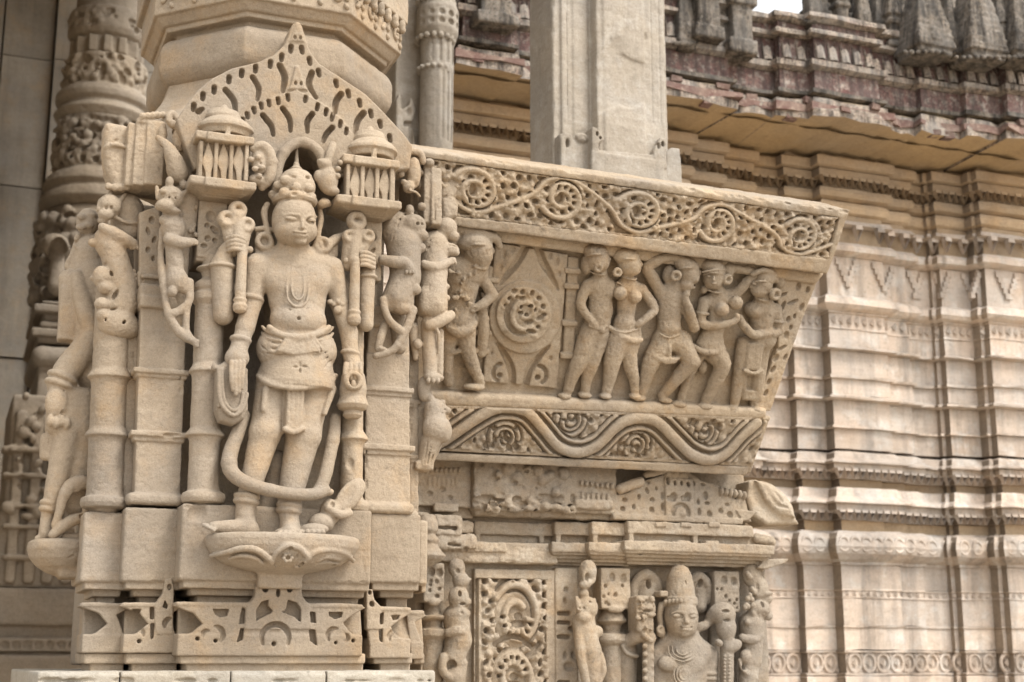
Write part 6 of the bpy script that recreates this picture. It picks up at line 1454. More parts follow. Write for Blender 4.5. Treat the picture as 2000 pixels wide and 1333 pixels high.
def L3(s):
    w = 40
    s.ell((892, 1110, w), (16, 18, 14), k=5); s.ell((900, 1134, w + 4), (16, 16, 14), k=5); s.tube([(900, 1136, w + 8), (918, 1132, w + 8)], [6, 3], k=3); s.ell((896, 1168, w + 4), (20, 22, 16), k=5); s.ell((910, 1176, w + 8), (10, 9, 10), k=3); s.ell((900, 1198, w + 6), (18, 10, 14), k=4)
    for (x, y, rx, ry) in ((900, 1198, 5, 4), (898, 1160, 3, 6), (904, 1180, 6, 3), (896, 1116, 5, 6)): s.ell((x, y, w + 18), (rx, ry, 10), k=1, op='s')
    s.cap((890, 1206, w - 6), (896, 1250, w - 6), 24, 24, k=6); s.tube([(876, 1236, w + 10), (894, 1232, w + 16), (908, 1240, w + 12)], [8, 9, 6], k=3); s.cap((896, 1250, w - 6), (884, 1290, w - 6), 22, 22, k=6)
    s.tube([(866, 1284, w + 4), (864, 1306, w + 8), (878, 1324, w + 10), (898, 1322, w + 8), (906, 1296, w + 4)], [8, 8, 8, 8, 7], k=3); s.ell((882, 1302, w + 10), (9, 12, 14), k=2, op='s'); s.cap((890, 1320, w), (890, 1400, w), 18, 16, k=5)
lion2('small rearing lion between the pillar foot and the lower scroll panel', L3)
# ================================================================== temple wall behind, receding to the right
YT = 2.8
FT = vframe(YT, 1690, 800)
temple = thing('temple_wall', (FT.w(1690, 1333, 40)[0], YT, 0.0), 'tall pinkish temple wall of stacked mouldings in the blurred background at right', 'wall')
# plan: (photo x of the start of the bay at y=800, depth of the bay)
PLAN = [(560, 60), (1010, 40), (1120, 60), (1330, 40), (1395, 22), (1455, 4), (1556, 26), (1628, 52), (1729, 38), (1772, 24), (1836, 34), (1854, 50), (1926, 72), (1944, 88), (2040, 60), (2130, 20), (2300, 60), (2600, 60)]
PX = [FT.at(x, 800, w)[0] for x, w in PLAN]; PW = [w for _, w in PLAN]
def plan_at(p, plx=PX, plw=PW, step=26.0, jit=0.0, seed=1):
    """polyline of the plan pushed out by p; returns (u,w) points"""
    rn = random.Random(seed); pts = []
    n = len(plx)
    xs = []
    for i in range(n):
        if i == 0: xs.append(plx[0])
        else: xs.append(plx[i] - p if plw[i] > plw[i - 1] else plx[i] + p)
    for i in range(n - 1):
        k = max(1, int((plx[i + 1] - plx[i]) / step))
        for j in range(k + 1): pts.append((xs[i] + (xs[i + 1] - xs[i]) * j / k, plw[i] + p))
    return pts
def sweep(fr, prof, plx=PX, plw=PW, jit=0.0, seed=1, back=-120, broken=0.0):
    rows = []; rn = np.random.RandomState(seed)
    prof = [(prof[0][0], back)] + list(prof) + [(prof[-1][0], back)]
    for (z, p) in prof:
        if p == back:
            pl = plan_at(0, plx, plw); rows.append([(u, z, back) for u, w in pl])
        else: rows.append([(u, z, w) for u, w in plan_at(p, plx, plw)])
    R = np.array(rows, float); nr, nc = R.shape[:2]
    if jit: R[1:-1, :, 1] += rn.randn(nr - 2, nc) * jit; R[1:-1, :, 2] += rn.randn(nr - 2, nc) * jit
    if broken: R[1:-1, :, 2] -= np.abs(rn.randn(nc))[None, :] * broken; R[-2, :, 1] += np.abs(rn.randn(nc)) * broken * 0.7; R[-1, :, 1] = R[-2, :, 1]
    ids = np.arange(nr * nc).reshape(nr, nc)
    Q = np.stack([ids[1:, :-1], ids[1:, 1:], ids[:-1, 1:], ids[:-1, :-1]], -1).reshape(-1, 4)
    return fr.world(R.reshape(-1, 3)), Q
def ZT(y, x=1690, w=52): return FT.at(x, y, w)[1]
def shift_q(name, fn): pass
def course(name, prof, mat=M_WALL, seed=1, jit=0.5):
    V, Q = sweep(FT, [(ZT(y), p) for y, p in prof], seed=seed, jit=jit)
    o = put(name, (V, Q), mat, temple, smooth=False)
    o.data.materials.append(M_ALGAE_SHADE); nn = np.zeros(len(o.data.polygons) * 3, F32); o.data.polygons.foreach_get('normal', nn)
    mi = (np.abs(nn.reshape(-1, 3)[:, 0]) > 0.7).astype(np.int32); o.data.polygons.foreach_set('material_index', mi)  # side-facing returns take the darker stone: algae and painted-in shade
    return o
COURSES = [
    ('plinth_course', [(1319, 4), (1323, 8), (1420, 8)], M_WALL), ('circle_band', [(1271, 6), (1275, 6), (1276, 0), (1315, 0), (1316, 8), (1319, 8)], M_WALL),
    ('plain_course', [(1226, 2), (1270, 2)], M_WALL), ('string_line', [(1222, 5), (1226, 5)], M_WALL), ('panel_course', [(1169, 1), (1222, 1)], M_WALL),
    ('small_band', [(1151, 3), (1154, 3), (1155, 0), (1165, 0), (1166, 3), (1169, 3)], M_WALL), ('plain_course', [(1104, 2), (1151, 2)], M_WALL),
    ('torus_course', [(1038, 4), (1044, 16), (1056, 25), (1070, 28), (1084, 24), (1094, 14), (1099, 6), (1104, 6)], M_WALL),
    ('neck_course', [(1016, -16), (1038, -16)], M_WALLUP), ('dentil_course', [(985, 8), (986, 14), (1000, 14), (1004, -8), (1016, -8)], M_WALL), ('sloping_ledge', [(954, 2), (958, 6), (972, 10), (984, 24), (986, 24)], M_WALL),
    ('neck_course', [(936, -16), (954, -16)], M_WALLUP), ('dentil_course', [(908, 8), (909, 14), (920, 14), (924, -8), (936, -8)], M_WALL), ('sloping_ledge', [(885, 2), (889, 8), (900, 12), (907, 24), (909, 24)], M_WALL),
    ('dark_joint', [(879, -14), (885, -14)], M_SPIRE), ('panel_course', [(840, 1), (879, 1)], M_WALL), ('string_line', [(836, 9), (840, 9)], M_WALL), ('panel_course', [(786, 0), (836, 0)], M_WALL),
    ('thin_ledge', [(775, 2), (780, 17), (784, 17), (786, 4)], M_WALL), ('panel_course', [(744, 2), (775, 2)], M_WALL), ('string_line', [(739, 10), (744, 9)], M_WALL), ('panel_course', [(690, 1), (739, 1)], M_WALL),
    ('thin_ledge', [(680, 4), (685, 17), (688, 17), (690, 4)], M_WALL), ('panel_course', [(648, 2), (680, 2)], M_WALL), ('carved_band', [(614, 4), (617, 4), (618, 0), (644, 0), (645, 4), (648, 4)], M_WALL),
    ('white_ledge', [(584, 6), (590, 16), (604, 22), (610, 16), (614, 6)], M_WALL), ('relief_course', [(508, 2), (584, 2)], M_WALL), ('cornice_ledge', [(484, 14), (492, 22), (502, 22), (508, 6)], M_WALL),
    ('neck_course', [(452, 0), (484, 0)], M_WALLUP), ('thin_ledge', [(440, 14), (449, 20), (452, 8)], M_WALL), ('neck_course', [(428, 4), (440, 4)], M_WALLUP),
    ('round_course', [(402, 4), (406, 12), (414, 16), (424, 12), (428, 6)], M_WALLUP), ('round_course', [(378, 8), (382, 18), (390, 22), (398, 18), (402, 6)], M_WALLUP),
    ('dentil_course', [(344, 10), (346, 18), (360, 18), (364, -6), (378, -6)], M_WALLUP), ('plain_course', [(322, 20), (326, 26), (342, 26), (344, 12)], M_WALLUP), ('neck_course', [(296, 4), (322, 6)], M_WALLUP),
    ('round_course', [(272, 10), (278, 20), (290, 20), (296, 6)], M_WALLUP), ('neck_course', [(150, 0), (272, 2)], M_WALLUP)]
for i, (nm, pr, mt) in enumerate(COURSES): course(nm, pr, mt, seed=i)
# hanging teeth, rings, bosses: small shared meshes
def small_mesh(name, V, Q, mat):
    me = mesh_from(name, np.array(V, float) * FT.S, np.array(Q)); me.materials.append(mat); me.polygons.foreach_set('use_smooth', np.zeros(len(me.polygons), bool)); return me
def drop(me, name, loc_uvw, parent=temple, fr=FT, scale=(1, 1, 1), rotz=0):
    o = bpy.data.objects.new(name, me); COL.objects.link(o); o.parent = parent
    o.location = Vector([float(c) for c in fr.world(np.array(loc_uvw, float)) - wloc(parent)]); o.scale = scale
    if rotz: o.rotation_euler = (0, 0, rotz)
    return o
# local axes of a mesh here: x along the wall, y into the wall, z up
tooth = small_mesh('tooth', [(-8, -2, 8), (8, -2, 8), (8, 10, 8), (-8, 10, 8), (-7, -5, 0), (7, -5, 0), (0, 0, -16), (7, 10, 0), (-7, 10, 0), (0, 8, -14)],
                   [(0, 3, 2, 1), (0, 1, 5, 4), (4, 5, 6, 6), (1, 2, 7, 5), (3, 0, 4, 8), (5, 7, 9, 6), (8, 4, 6, 9), (7, 8, 9, 9), (2, 3, 8, 7)], M_WALL)
tooth_up = tooth.copy(); tooth_up.materials.clear(); tooth_up.materials.append(M_WALLUP)
def along(pitch, x0, x1, p):
    """points along the plan inside photo x range"""
    out = []
    for i in range(len(PX) - 1):
        a, b = PX[i] - (p if i and PW[i] > PW[i - 1] else 0), PX[i + 1] + (p if PW[i + 1] < PW[i] else 0)
        a += 3; b -= 3
        n = max(1, int(round((b - a) / pitch)))
        for j in range(n): out.append((a + (b - a) * (j + .5) / n, PW[i] + p))
    ulo, uhi = FT.at(x0, 800, 40)[0], FT.at(x1, 800, 40)[0]
    return [q for q in out if ulo < q[0] < uhi]
for (y, me, x0, x1, p, sc_) in ((1004, tooth, 1470, 2030, 13, .86), (924, tooth, 1440, 2030, 13, .86), (364, tooth_up, 870, 2030, 17, .9)):
    for (u, w) in along(19 * sc_, x0, x1, p): drop(me, 'dentil', (u, ZT(y), w), scale=(sc_, sc_, sc_))
def ring_vq(R, r, n=14, m=6):
    V = []; Q = []
    for i in range(n):
        for j in range(m):
            a, b = 2 * math.pi * i / n, 2 * math.pi * j / m; V.append(((R + r * math.cos(b)) * math.cos(a), r * math.sin(b), (R + r * math.cos(b)) * math.sin(a)))
            Q.append((i * m + j, i * m + (j + 1) % m, ((i + 1) % n) * m + (j + 1) % m, ((i + 1) % n) * m + j))
    return V, Q
ringm = small_mesh('ring', *ring_vq(14, 3.6), M_WALL)
loz = small_mesh('lozenge', [(0, -5, 7), (8, 0, 0), (0, -5, -7), (-8, 0, 0), (0, 0, 10), (0, 0, -10), (0, 3, 0)], [(0, 3, 2, 1), (0, 1, 4, 4), (0, 4, 3, 3), (2, 5, 1, 1), (2, 3, 5, 5)], M_WALL)
for j, (u, w) in enumerate(along(31, 1480, 2030, 1)):
    drop(ringm, 'ring_motif', (u, ZT(1295), w), scale=(.95, .9, 1.15)); drop(loz, 'lozenge_motif', (u, ZT(1295), w), scale=(.8, .9, 1.1)); drop(loz, 'lozenge_motif', (u + 15.5, ZT(1280 if j % 2 else 1310), w), scale=(.5, .7, .7))
for (u, w) in along(16, 1480, 2030, 0): drop(loz, 'lozenge_motif', (u, ZT(1160), w), scale=(.8, 1, .6))
for (u, w) in along(17, 1540, 2030, 1): drop(loz, 'lozenge_motif', (u, ZT(631), w), scale=(.85, 1.2, 1.3))
for (u, w) in along(26, 1480, 2030, 24): drop(ringm, 'ring_motif', (u, ZT(1066), w), scale=(.75, 1, .9))
# stepped half-diamond reliefs
stepv, stepq = [], []
for k in range(5):
    b0 = len(stepv); x0_, x1_ = -4 + k * 5, 6 + k * 5; z0_, z1_ = 22 - k * 11, 34 - k * 11
    for x_ in (x0_, x1_):
        for y_ in (-5 - k * .2, 4):
            for z_ in (z0_, z1_): stepv.append((x_, y_, z_))
    stepq += [(b0 + a, b0 + b, b0 + c, b0 + d) for a, b, c, d in ((0, 1, 3, 2), (4, 6, 7, 5), (0, 4, 5, 1), (2, 3, 7, 6), (0, 2, 6, 4), (1, 5, 7, 3))]
stepm = small_mesh('stepped_relief', stepv, stepq, M_WALL)
for j, (u, w) in enumerate(along(42, 1500, 2030, 2)): drop(stepm, 'stepped_relief', (u, ZT(546), w), scale=(-1 if j % 2 else 1, 1, 1))
hang = small_mesh('hanging', [(-9, -8, 14), (9, -8, 14), (9, 4, 14), (-9, 4, 14), (-10, -9, 4), (10, -9, 4), (10, 4, 4), (-10, 4, 4), (0, -3, -20), (0, 4, -20)],
                  [(0, 3, 2, 1), (0, 1, 5, 4), (1, 2, 6, 5), (3, 0, 4, 7), (4, 5, 8, 8), (5, 6, 9, 8), (7, 4, 8, 9)], M_WALL)
for (u, w) in along(46, 1660, 2030, 16): drop(hang, 'hanging_bud', (u, ZT(462), w), scale=(.8, 1, .9))
def upright(px, y0, y1, w, hw, mat=M_WALL, nm='corner_fillet'):
    u = FT.at(px, 800, w)[0]; a = FT.world(np.array([u, 0, w]))
    V, Q = box_vq(a[0] - hw * FT.S, a[0] + hw * FT.S, YT - w * FT.S, YT + .1, ZT(y1) * FT.S, ZT(y0) * FT.S)
    put(nm, (V, Q), mat, temple, smooth=False)
V, Q = box_vq(PX[0] * FT.S, PX[-1] * FT.S, YT + 0.06, YT + 0.5, 0, ZT(250) * FT.S); put('backing', (V, Q), M_WALL, temple, smooth=False)

# ------------------------------------------------------------------ eaves: soffit and ruined painted cornice
FE = vframe(YT - 0.42, 1640, 200)
cornice = thing('ruined_cornice', (FE.w(1640, 240, 0)[0], YT - .42, FE.w(1640, 240, 0)[2]), 'ruined temple cornice with flaking red and white paint under the spires, top right', 'cornice')
EP = [(560, 0), (905, 22), (985, 0), (1120, 20), (1300, 30), (1408, 6), (1526, 26), (1594, 46), (1704, 30), (1800, 44), (1888, 62), (1968, 84), (2080, 60), (2300, 60)]
EX = [FE.at(x, 200, w)[0] for x, w in EP]; EW = [w for _, w in EP]
def ZE(y, x=1640, w=46): return FE.at(x, y, w)[1]
def ecourse(name, prof, mat, seed=1, jit=0.6, broken=0): return put(name, sweep(FE, [(ZE(y), p) for y, p in prof], EX, EW, jit, seed, back=-200, broken=broken), mat, cornice, smooth=False)
ecourse('broken_edge', [(196, -2), (203, 14), (216, 16), (228, 20), (242, 20)], M_WHITEWASH, 3, 1.0, broken=5)
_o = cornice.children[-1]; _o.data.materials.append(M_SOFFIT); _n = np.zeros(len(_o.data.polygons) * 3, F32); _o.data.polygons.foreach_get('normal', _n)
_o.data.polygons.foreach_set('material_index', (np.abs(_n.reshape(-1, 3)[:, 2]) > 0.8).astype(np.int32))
ecourse('brick_course', [(214, 22), (230, 23)], M_BRICK, 4, 0.8, broken=7)
ecourse('ledge', [(184, 4), (187, 14), (194, 14), (196, 4)], M_SPIRE, 5, 0.8)
ecourse('painted_panel', [(146, 2), (184, 3)], M_RED, 6, 0.5)
ecourse('ledge', [(128, 4), (131, 16), (141, 16), (146, 5)], M_WHITEWASH, 7, 0.6)
ecourse('petal_band', [(80, -4), (128, -2)], M_RED, 8, 0.4)
ecourse('ledge', [(68, 8), (72, 12), (78, 12), (80, 2)], M_WHITEWASH, 9, 0.6)
ecourse('painted_panel', [(54, 2), (68, 2)], M_RED, 10, 0.4)
ecourse('coping', [(36, 4), (40, 16), (50, 18), (54, 6)], M_WHITEWASH, 11, 0.9)
petal = mesh_from('petal', np.array([(-8, 0, 22), (8, 0, 22), (-7, -5, 6), (7, -5, 6), (-9, -9, -20), (9, -9, -20), (-9, 3, -22), (9, 3, -22), (0, -7, 10), (0, -13, -20)], float) * FE.S,
                  np.array([(0, 2, 8, 8), (0, 8, 1, 1), (1, 8, 3, 3), (2, 4, 9, 8), (8, 9, 5, 3), (4, 6, 7, 5), (0, 6, 4, 2), (1, 3, 5, 7)])); petal.materials.append(M_WHITEWASH); petal.polygons.foreach_set('use_smooth', np.zeros(len(petal.polygons), bool))
for i in range(len(EX) - 1):
    n = max(1, int((EX[i + 1] - EX[i]) / 24))
    for j in range(n):
        u = EX[i] + (EX[i + 1] - EX[i]) * (j + .5) / n
        if FE.at(860, 200, 0)[0] < u < FE.at(2020, 200, 60)[0]: drop(petal, 'petal', (u, ZE(105), EW[i] - 3), cornice, FE, (1.0, 1, 1.0))
# red bricks showing in the broken edge
rb = random.Random(77)
for i in range(len(EX) - 1):
    n = max(1, int((EX[i + 1] - EX[i]) / 30))
    for j in range(n):
        if rb.random() < .3: continue
        u = EX[i] + (EX[i + 1] - EX[i]) * (j + .5) / n; hw = 12 * rb.uniform(.7, 1.1)
        if not (FE.at(860, 200, 0)[0] < u < FE.at(2020, 200, 60)[0]): continue
        a = FE.world(np.array([u, ZE(rb.choice([206, 222, 236])), EW[i] + rb.uniform(14, 22)]))
        V, Q = box_vq(a[0] - hw * FE.S, a[0] + hw * FE.S, a[1], a[1] + .05, a[2] - 6 * FE.S, a[2] + 6 * FE.S)
        V = V + np.random.RandomState(i * 50 + j).randn(*V.shape) * FE.S * 1.2
        put('brick', (V, Q), M_BRICK, cornice, smooth=False)
# sloping soffit from the eave edge back to the wall
n_ = len(EX); zlo = ZE(244)
V = []; 
for i in range(90):
    u = EX[0] + (EX[-1] - EX[0]) * i / 89; p = FE.world(np.array([u, zlo + (2 * math.sin(i * 1.7)), 10])); q = np.array([p[0] + .0, YT - 0.02, FT.o[2] + ZT(262) * FT.S])
    V += [p, q]
Q = [(2 * i, 2 * i + 1, 2 * i + 3, 2 * i + 2) for i in range(89)]
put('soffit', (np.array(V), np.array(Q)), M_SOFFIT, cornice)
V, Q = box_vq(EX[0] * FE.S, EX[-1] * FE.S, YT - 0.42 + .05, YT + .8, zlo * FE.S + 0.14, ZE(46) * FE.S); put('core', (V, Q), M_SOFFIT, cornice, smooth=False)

# ------------------------------------------------------------------ little posts and spires on the cornice
def spire(px, ybase, ytop, hw, w, label, nm='small_spire', kiosk=True, lean=0):
    s = Sc(FE, 3.2)
    c_ = lambda r_: (px, w)
    def sq(y0, y1, h0, h1, r=2):
        a, b = s.P((px, y0, w)), s.P((px, y1, w)); n = 5
        for t in range(n):
            z1, z0 = a[1] + (b[1] - a[1]) * t / n, a[1] + (b[1] - a[1]) * (t + 1) / n; hh = h0 + (h1 - h0) * (t + .5) / n
            s.box((a[0], (z0 + z1) / 2, w), (hh, (z1 - z0) / 2 + 1, hh * .9), r, local=True, k=2)
    H_ = ybase - ytop
    if kiosk:
        ym = ybase - H_ * 0.50
        sq(ybase - H_ * .1, ybase, hw * .95, hw); sq(ybase - H_ * .36, ybase - H_ * .1, hw * .72, hw * .72); sq(ybase - H_ * .42, ybase - H_ * .36, hw * .98, hw * .98); sq(ym, ybase - H_ * .42, hw * .8, hw * .8)
    else:
        ym = ybase - 18; sq(ybase - 8, ybase + 6, hw * .92, hw * .92); sq(ym, ybase - 8, hw * 1.02, hw * 1.06)
        for q in range(7): s.ell((px - hw * .9 + q * hw * .3, ybase - 10, w + hw * .95), (6, 5, 5), k=2)
    n8 = 13
    prof = lambda k_: 1.0 - .82 * k_ ** 1.25
    a0 = s.P((px, ym, w)); a1 = s.P((px, ytop, w))
    for t in range(n8):
        z0, z1 = a0[1] + (a1[1] - a0[1]) * t / n8, a0[1] + (a1[1] - a0[1]) * (t + 1) / n8; hh = hw * prof((t + .5) / n8)
        s.box((a0[0], (z0 + z1) / 2, w), (hh, (z1 - z0) / 2 + .5, hh * .9), 3, local=True, k=1); s.box((a0[0], z0 + 1.5, w), (hh * 1.05, 2.2, hh * .96), 1.5, local=True, k=1)
        s.box((a0[0], (z0 + z1) / 2, w + 2), (hh * .34, (z1 - z0) / 2 + .5, hh * .96), 2, local=True, k=1)
    return tag(put(nm, s.mesh(1.6, 0.05), M_SPIRE), label, 'spire', 'small spires on the temple cornice')
spire(1806, 112, -60, 43, 72, 'broad blackened miniature spire above the cornice, third from the right edge', kiosk=False)
spire(1908, 122, -66, 44, 92, 'dark miniature spire above the cornice, second from the right edge', kiosk=False)
spire(1992, 122, -60, 36, 110, 'miniature spire cut off by the right edge of the photo', kiosk=False)
spire(1604, 52, -260, 38, -40, 'slim far spire right of the patch of white sky')
spire(1668, 70, -240, 30, -36, 'pale far spire behind the coping, second right of the white sky patch')
spire(1722, 92, -40, 32, -4, 'low rounded spire behind the coping, left of the broad blackened spire', kiosk=False)
spire(1860, 60, -220, 44, -60, 'tall far spire showing between the two dark miniature spires')
spire(1760, 60, -240, 40, -70, 'far spire showing just above the broad blackened spire')
spire(1960, 60, -220, 44, -60, 'far spire behind the right edge of the dark miniature spire')
spire(1440, 112, -150, 30, 40, 'stout kiosk-like spire on the cornice just left of the white sky patch')
spire(1374, 84, -150, 32, 44, 'kiosk-like spire on the cornice beside the right edge of the grey column')
spire(960, 60, -150, 40, 30, 'spire on the cornice between the round far column and the grey column')

for n_, (x_, y_, t_, h_, w_) in enumerate([(1578, 54, -120, 15, 4), (1588, 52, -70, 16, 34), (1640, 62, -60, 18, 34), (1684, 78, -60, 17, 22), (1742, 96, -30, 18, 30), (1858, 112, -20, 17, 70), (1952, 120, -20, 17, 96), (1336, 96, -60, 20, 34), (1408, 104, -60, 16, 26)]):
    spire(x_, y_, t_, h_, w_, ['thin spirelet at the right border of the white sky patch', 'spirelet on the coping in front of the slim far spire', 'spirelet on the coping, third right of the white sky patch', 'spirelet on the coping, fourth right of the white sky patch', 'spirelet just left of the broad blackened spire', 'spirelet in the gap between the broad and the dark miniature spires', 'spirelet in the gap left of the spire at the right edge', 'spirelet nearest the right edge of the grey column', 'spirelet between the two kiosk-like spires left of the sky patch'][n_], kiosk=n_ % 2 == 0)

# ================================================================== grey column behind the parapet
FG = vframe(0.95, 1170, 200)
gcol = thing('grey_column', FG.w(1180, 370, -60), 'plain grey stone column with chipped face standing behind the parapet', 'column')
def gpart(nm, s, rough=1.0): return put(nm, s.mesh(rough, 0.03), M_GREYCOL, gcol)
s = Sc(FG, 2.6); s.bx(1080, -60, 1302, 400, -34, -156, r=4); s.bx(1097, -60, 1302, 400, -28, -120, r=2); s.bx(1120, -60, 1150, 400, -25, -60, r=2); s.bx(1166, -60, 1300, 400, 0, -110, r=4); s.bx(1180, -60, 1260, 400, 4, -20, r=3)
for x_, w_ in ((1108, -26), (1158, -26), (1272, 1), (1288, 1)): s.bx(x_, -60, x_ + 3, 240, w_ + 4, w_ - 3, r=1, k=1, op='s')
s.ext([(1196, 68), (1210, 96), (1236, 112), (1262, 120), (1264, 196), (1240, 208), (1214, 202), (1176, 216), (1174, 110), (1184, 92)], 0.5, 14, r=1, k=4, op='s'); s.ell((1200, 96, 4), (16, 30, 5), rot=-30, k=4, op='s')
for q in range(14): rn = random.Random(q); s.ell((rn.choice([1166, 1260, 1080]), rn.uniform(0, 250), rn.choice([0, -34])), (4, rn.uniform(5, 14), 4), k=2, op='s')
gpart('shaft', s, 1.2)
s = Sc(FG, 2.2); s.bx(1094, 262, 1116, 400, -8, -100, r=3); s.bx(1118, 276, 1156, 400, -4, -100, r=3); s.ext([(1096, 400), (1096, 268), (1104, 258), (1116, 262), (1120, 270), (1120, 400)], -60, -4, r=2)
s.ext([(1156, 400), (1156, 246), (1166, 250), (1182, 272), (1170, 280), (1170, 400)], -60, 16, r=2); s.ext([(1156, 400), (1156, 292), (1300, 304), (1302, 400)], -60, 14, r=3); s.bx(1156, 304, 1298, 400, 17, -20, r=3)
s.ext([(1276, 296), (1290, 268), (1302, 270), (1304, 330), (1284, 330)], -60, 16, r=2); s.ext([(1302, 296), (1312, 288), (1328, 290), (1332, 330), (1332, 400), (1300, 400)], -90, -6, r=2)
for (x, y, rx, ry) in ((1166, 262, 3, 5), (1172, 270, 3, 4), (1130, 266, 4, 5), (1138, 270, 5, 6), (1286, 286, 3, 7), (1294, 282, 3, 6), (1312, 300, 3, 6), (1322, 300, 3, 6), (1108, 280, 4, 9)): s.ell((x, y, 14 if x > 1150 else -6), (rx, ry, 12), k=1, op='s')
s.ell((1136, 270, -4), (14, 10, 8), k=3); s.tube([(1130, 274, 2), (1138, 264, 4), (1144, 272, 2)], 2, op='s', k=1)
gpart('base_collar', s, 0.8)

# ================================================================== round carved column seen beside the pillar
FC = vframe(1.9, 850, 150)
rcol = thing('round_column', FC.w(850, 300, -40), 'slim round column with carved ring, half hidden behind the pillar top', 'column')
s = Sc(FC, 2.4)
s.lathe((850, -40), [(33, -160), (35, 10), (39, 16), (42, 24), (42, 66), (38, 76), (33, 80), (33, 420)], k=1)
for i in range(12):
    an = 2 * math.pi * i / 12; c0 = s.P((850, 50, -40))
    for t, yy in ((0, 47),):
        z = s.P((850, yy, -40))[1]; cu, cw = c0[0] + 42 * math.cos(an), -40 + 42 * math.sin(an)
        for dz in (-9, 9): s.add((lambda cu, cw, zz: lambda u, v, w: np.sqrt((u - cu) ** 2 + (v - zz) ** 2 + (w - cw) ** 2) - 7)(cu, cw, z + dz), (cu - 8, z + dz - 8, cw - 8), (cu + 8, z + dz + 8, cw + 8), 's', 1)
    cu, cw = c0[0] + 33 * math.cos(an), -40 + 33 * math.sin(an); za, zb_ = s.P((850, 84, -40))[1], s.P((850, 128, -40))[1]
    s.cap(np.array([cu, za, cw]), np.array([cu, zb_, cw]), 4, 4, k=1, op='s', local=True)
for i in range(16):
    an = 2 * math.pi * i / 16; c0 = s.P((850, 50, -40))
    for (yy, rr, R_) in ((8, 6, 36), (82, 6, 36), (140, 5, 33)):
        z = s.P((850, yy, -40))[1]; cu, cw = c0[0] + R_ * math.cos(an), -40 + R_ * math.sin(an)
        s.add((lambda cu, cw, z, rr: lambda u, v, w: np.sqrt((u - cu) ** 2 + (v - z) ** 2 + (w - cw) ** 2) - rr)(cu, cw, z, rr), (cu - rr, z - rr, cw - rr), (cu + rr, z + rr, cw + rr), 'u', 2)
    an += math.pi / 16; cu, cw = c0[0] + 34 * math.cos(an), -40 + 34 * math.sin(an); s.cap(np.array([cu, s.P((850, 150, -40))[1], cw]), np.array([cu, s.P((850, 280, -40))[1], cw]), 3, 3, k=1, op='s', local=True)
put('shaft', s.mesh(0.8, 0.05), M_GREYCOL, rcol)
s = Sc(FC, 2.6); s.bx(772, -40, 826, 420, -70, -160, r=3); s.ext([(774, 290), (774, 196), (782, 180), (786, 214), (798, 206), (804, 190), (812, 214), (806, 236), (812, 290)], -90, -52, r=2); s.ext([(790, 236), (808, 236), (808, 280), (800, 280), (800, 246), (790, 246)], -60, -48, r=1, op='s')
s.ell((800, 218, -50), (6, 10, 9), k=1, op='s')
put('flat_pilaster', s.mesh(0.8, 0.05), M_GREYCOL, rcol)

# ================================================================== shaded porch at far left: slab wall, carved column, roof
YB = 5.0
FB = vframe(YB, 200, 500)
bcol = thing('carved_column', FB.w(120, 1333, -80), 'carved column with figure niches standing in shade at the far left', 'column')
AX0 = 212
def bp(nm, s, rough=1.2, rf=0.05): return put(nm, s.mesh(rough, rf), M_FARCOL, bcol)
def bumps(s, y0, y1, R, n, seed, rad=7, cut=True, hz=None):
    rn = random.Random(seed); c0 = (AXB, 0, 0)
    for q in range(n):
        an = rn.uniform(.3, 3.4); y = rn.uniform(y0, y1); z = s.P((AX0, y, -80))[1]; cu, cw = c0[0] + (R - rad * .45) * math.cos(an), -80 + (R - rad * .45) * math.sin(an); rr = rad * rn.uniform(.6, 1.2)
        s.add((lambda cu, cw, z, rr: lambda u, v, w: np.sqrt((u - cu) ** 2 + (v - z) ** 2 + (w - cw) ** 2) - rr)(cu, cw, z, rr), (cu - rr, z - rr, cw - rr), (cu + rr, z + rr, cw + rr), 's' if (q % 2 and cut) else 'u', 2)
AXB = FB.at(AX0, 60, -80)[0]
def lz(s, prof): s.lathe((AX0, -80), prof, k=1, u=AXB)
s = Sc(FB, 3); lz(s, [(64, -80), (66, 36), (78, 40), (80, 46), (80, 80), (74, 90), (64, 94), (66, 130)]); bumps(s, 50, 76, 80, 40, 1, 6)
for q in range(8):
    c0 = (AXB, 0, 0); an = .3 + q * .45; z0, z1 = s.P((AX0, 96, -80))[1], s.P((AX0, 128, -80))[1]
    s.box((c0[0] + 66 * math.cos(an), (z0 + z1) / 2, -80 + 66 * math.sin(an)), (9, abs(z1 - z0) / 2, 9), 2, local=True)
bp('shaft', s)
s = Sc(FB, 3); lz(s, [(70, 128), (82, 132), (84, 138), (82, 180), (78, 188), (90, 196), (96, 206), (94, 216), (84, 222), (90, 230), (97, 238), (90, 246), (86, 252)]); bumps(s, 138, 184, 83, 120, 2, 8); bp('carved_ring', s)
s = Sc(FB, 3); lz(s, [(86, 250), (88, 262), (94, 330), (92, 346), (88, 352), (102, 366), (108, 380), (100, 390), (108, 400), (112, 414), (98, 428)]); bumps(s, 258, 348, 91, 260, 3, 9); bp('carved_drum', s)
s = Sc(FB, 3); lz(s, [(94, 426), (104, 446), (112, 480), (118, 530), (116, 580), (104, 606)]); bumps(s, 440, 604, 114, 280, 4, 12)
s.ell((108, 480, 60), (26, 22, 30), k=4); s.ell((112, 496, 70), (18, 30, 40), k=3, op='s'); s.cap((112, 490, 40), (112, 560, 44), 11, 18, k=5); s.ell((112, 480, 46), 11, k=4); bp('figure_niche', s)
s = Sc(FB, 3); 
for (y0, y1, h) in ((600, 606, 132), (606, 622, 146), (622, 640, 128), (640, 652, 134), (652, 668, 152), (668, 682, 140)): s.bx(AX0 - h, y0, AX0 + 200, y1, -80 + h, -200, r=3)
bp('ledge', s)
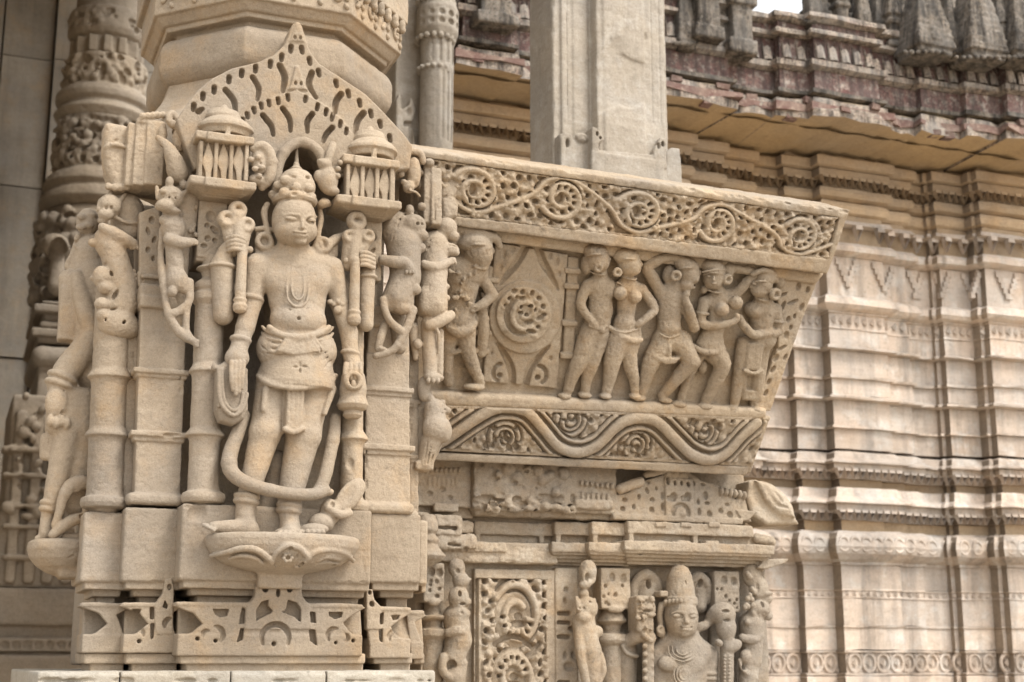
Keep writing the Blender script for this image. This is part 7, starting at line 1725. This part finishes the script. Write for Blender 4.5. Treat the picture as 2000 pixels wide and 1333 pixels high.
s = Sc(FB, 3); s.bx(AX0 - 150, 684, AX0 + 200, 724, 78, -200, r=20); s.bx(AX0 - 140, 724, AX0 + 200, 790, 60, -200, r=6); bp('torus', s)
s = Sc(FB, 3)
s.bx(AX0 - 196, 780, AX0 + 200, 1000, 90, -200, r=6); rn = random.Random(8)
for q in range(5): s.bx(20 + q * 36, 800, 42 + q * 36, 1140, 110, 60, r=6)
for y in (880, 930, 990, 1030, 1090): s.bx(4, y - 4, 220, y + 5, 120, 60, r=3)
for q in range(90): s.ell((rn.uniform(8, 190), rn.uniform(770, 1010), 112), (rn.uniform(5, 12), rn.uniform(5, 14), 10), rot=rn.uniform(0, 180), k=3, op='u' if q % 2 else 's')
s.bx(-6, 1000, 240, 1150, 96, -200, r=5); bp('shaft_base', s)
s = Sc(FB, 3); s.bx(-20, 1150, 260, 1222, 112, -200, r=5); s.bx(-10, 1222, 240, 1246, 96, -200, r=3); s.bx(-24, 1246, 260, 1274, 116, -200, r=4); s.bx(-30, 1280, 280, 1400, 130, -200, r=5); s.bx(-24, 1272, 270, 1284, 104, -200, r=3)
for q in range(8): s.ell((10 + q * 22, 1260, 118), (8, 8, 10), k=1, op='s')
bp('pedestal', s)
# slab wall
swall = thing('slab_wall', FB.w(40, 1333, -500), 'smooth grey slab wall in the shade of the porch at the left edge', 'wall')
FW = vframe(6.6, 60, 600)
k = 0
for (xa, xb) in ((-420, -40), (-36, 66), (70, 330), (334, 700)):
    for (ya, yb) in ((-400, -183), (-180, 112), (115, 366), (369, 700), (703, 1020), (1023, 1340)):
        u0, u1 = FW.at(xa, 600)[0], FW.at(xb, 600)[0]; z0, z1 = FW.at(60, yb)[1], FW.at(60, ya)[1]
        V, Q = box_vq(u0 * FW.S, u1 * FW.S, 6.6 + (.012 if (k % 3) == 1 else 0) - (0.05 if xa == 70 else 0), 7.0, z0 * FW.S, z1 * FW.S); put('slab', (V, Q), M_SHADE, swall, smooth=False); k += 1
V, Q = box_vq(-4.0, 2.2, 7.02, 7.15, 0, 6.3); put('backing', (V, Q), M_SHADE, swall, smooth=False)
# porch roof above the picture (sloping eave shaped for shade, then a high ceiling) and an unseen wall added to block light from the left
V = np.array([(x, y, z) for x in (-5.0, 0.7) for (y, z) in ((0.7, 4.0), (2.2, 4.8), (2.2, 6.3), (7.2, 6.3), (7.2, 6.6), (2.0, 6.6), (0.6, 4.25))], float)
Q = [(k, (k + 1) % 7, 7 + (k + 1) % 7, 7 + k) for k in range(7)]
tag(put('porch_roof', (V, np.array(Q)), M_SHADE, smooth=False), 'unseen stone roof over the porch, its sloping eave added for shade', 'roof')
V, Q = box_vq(-1.95, -1.6, 1.4, 6.7, 0, 6.3); tag(put('left_shade_wall', (V, Q), M_SHADE, smooth=False), 'unseen slab wall beyond the left edge, added to block light', 'wall')
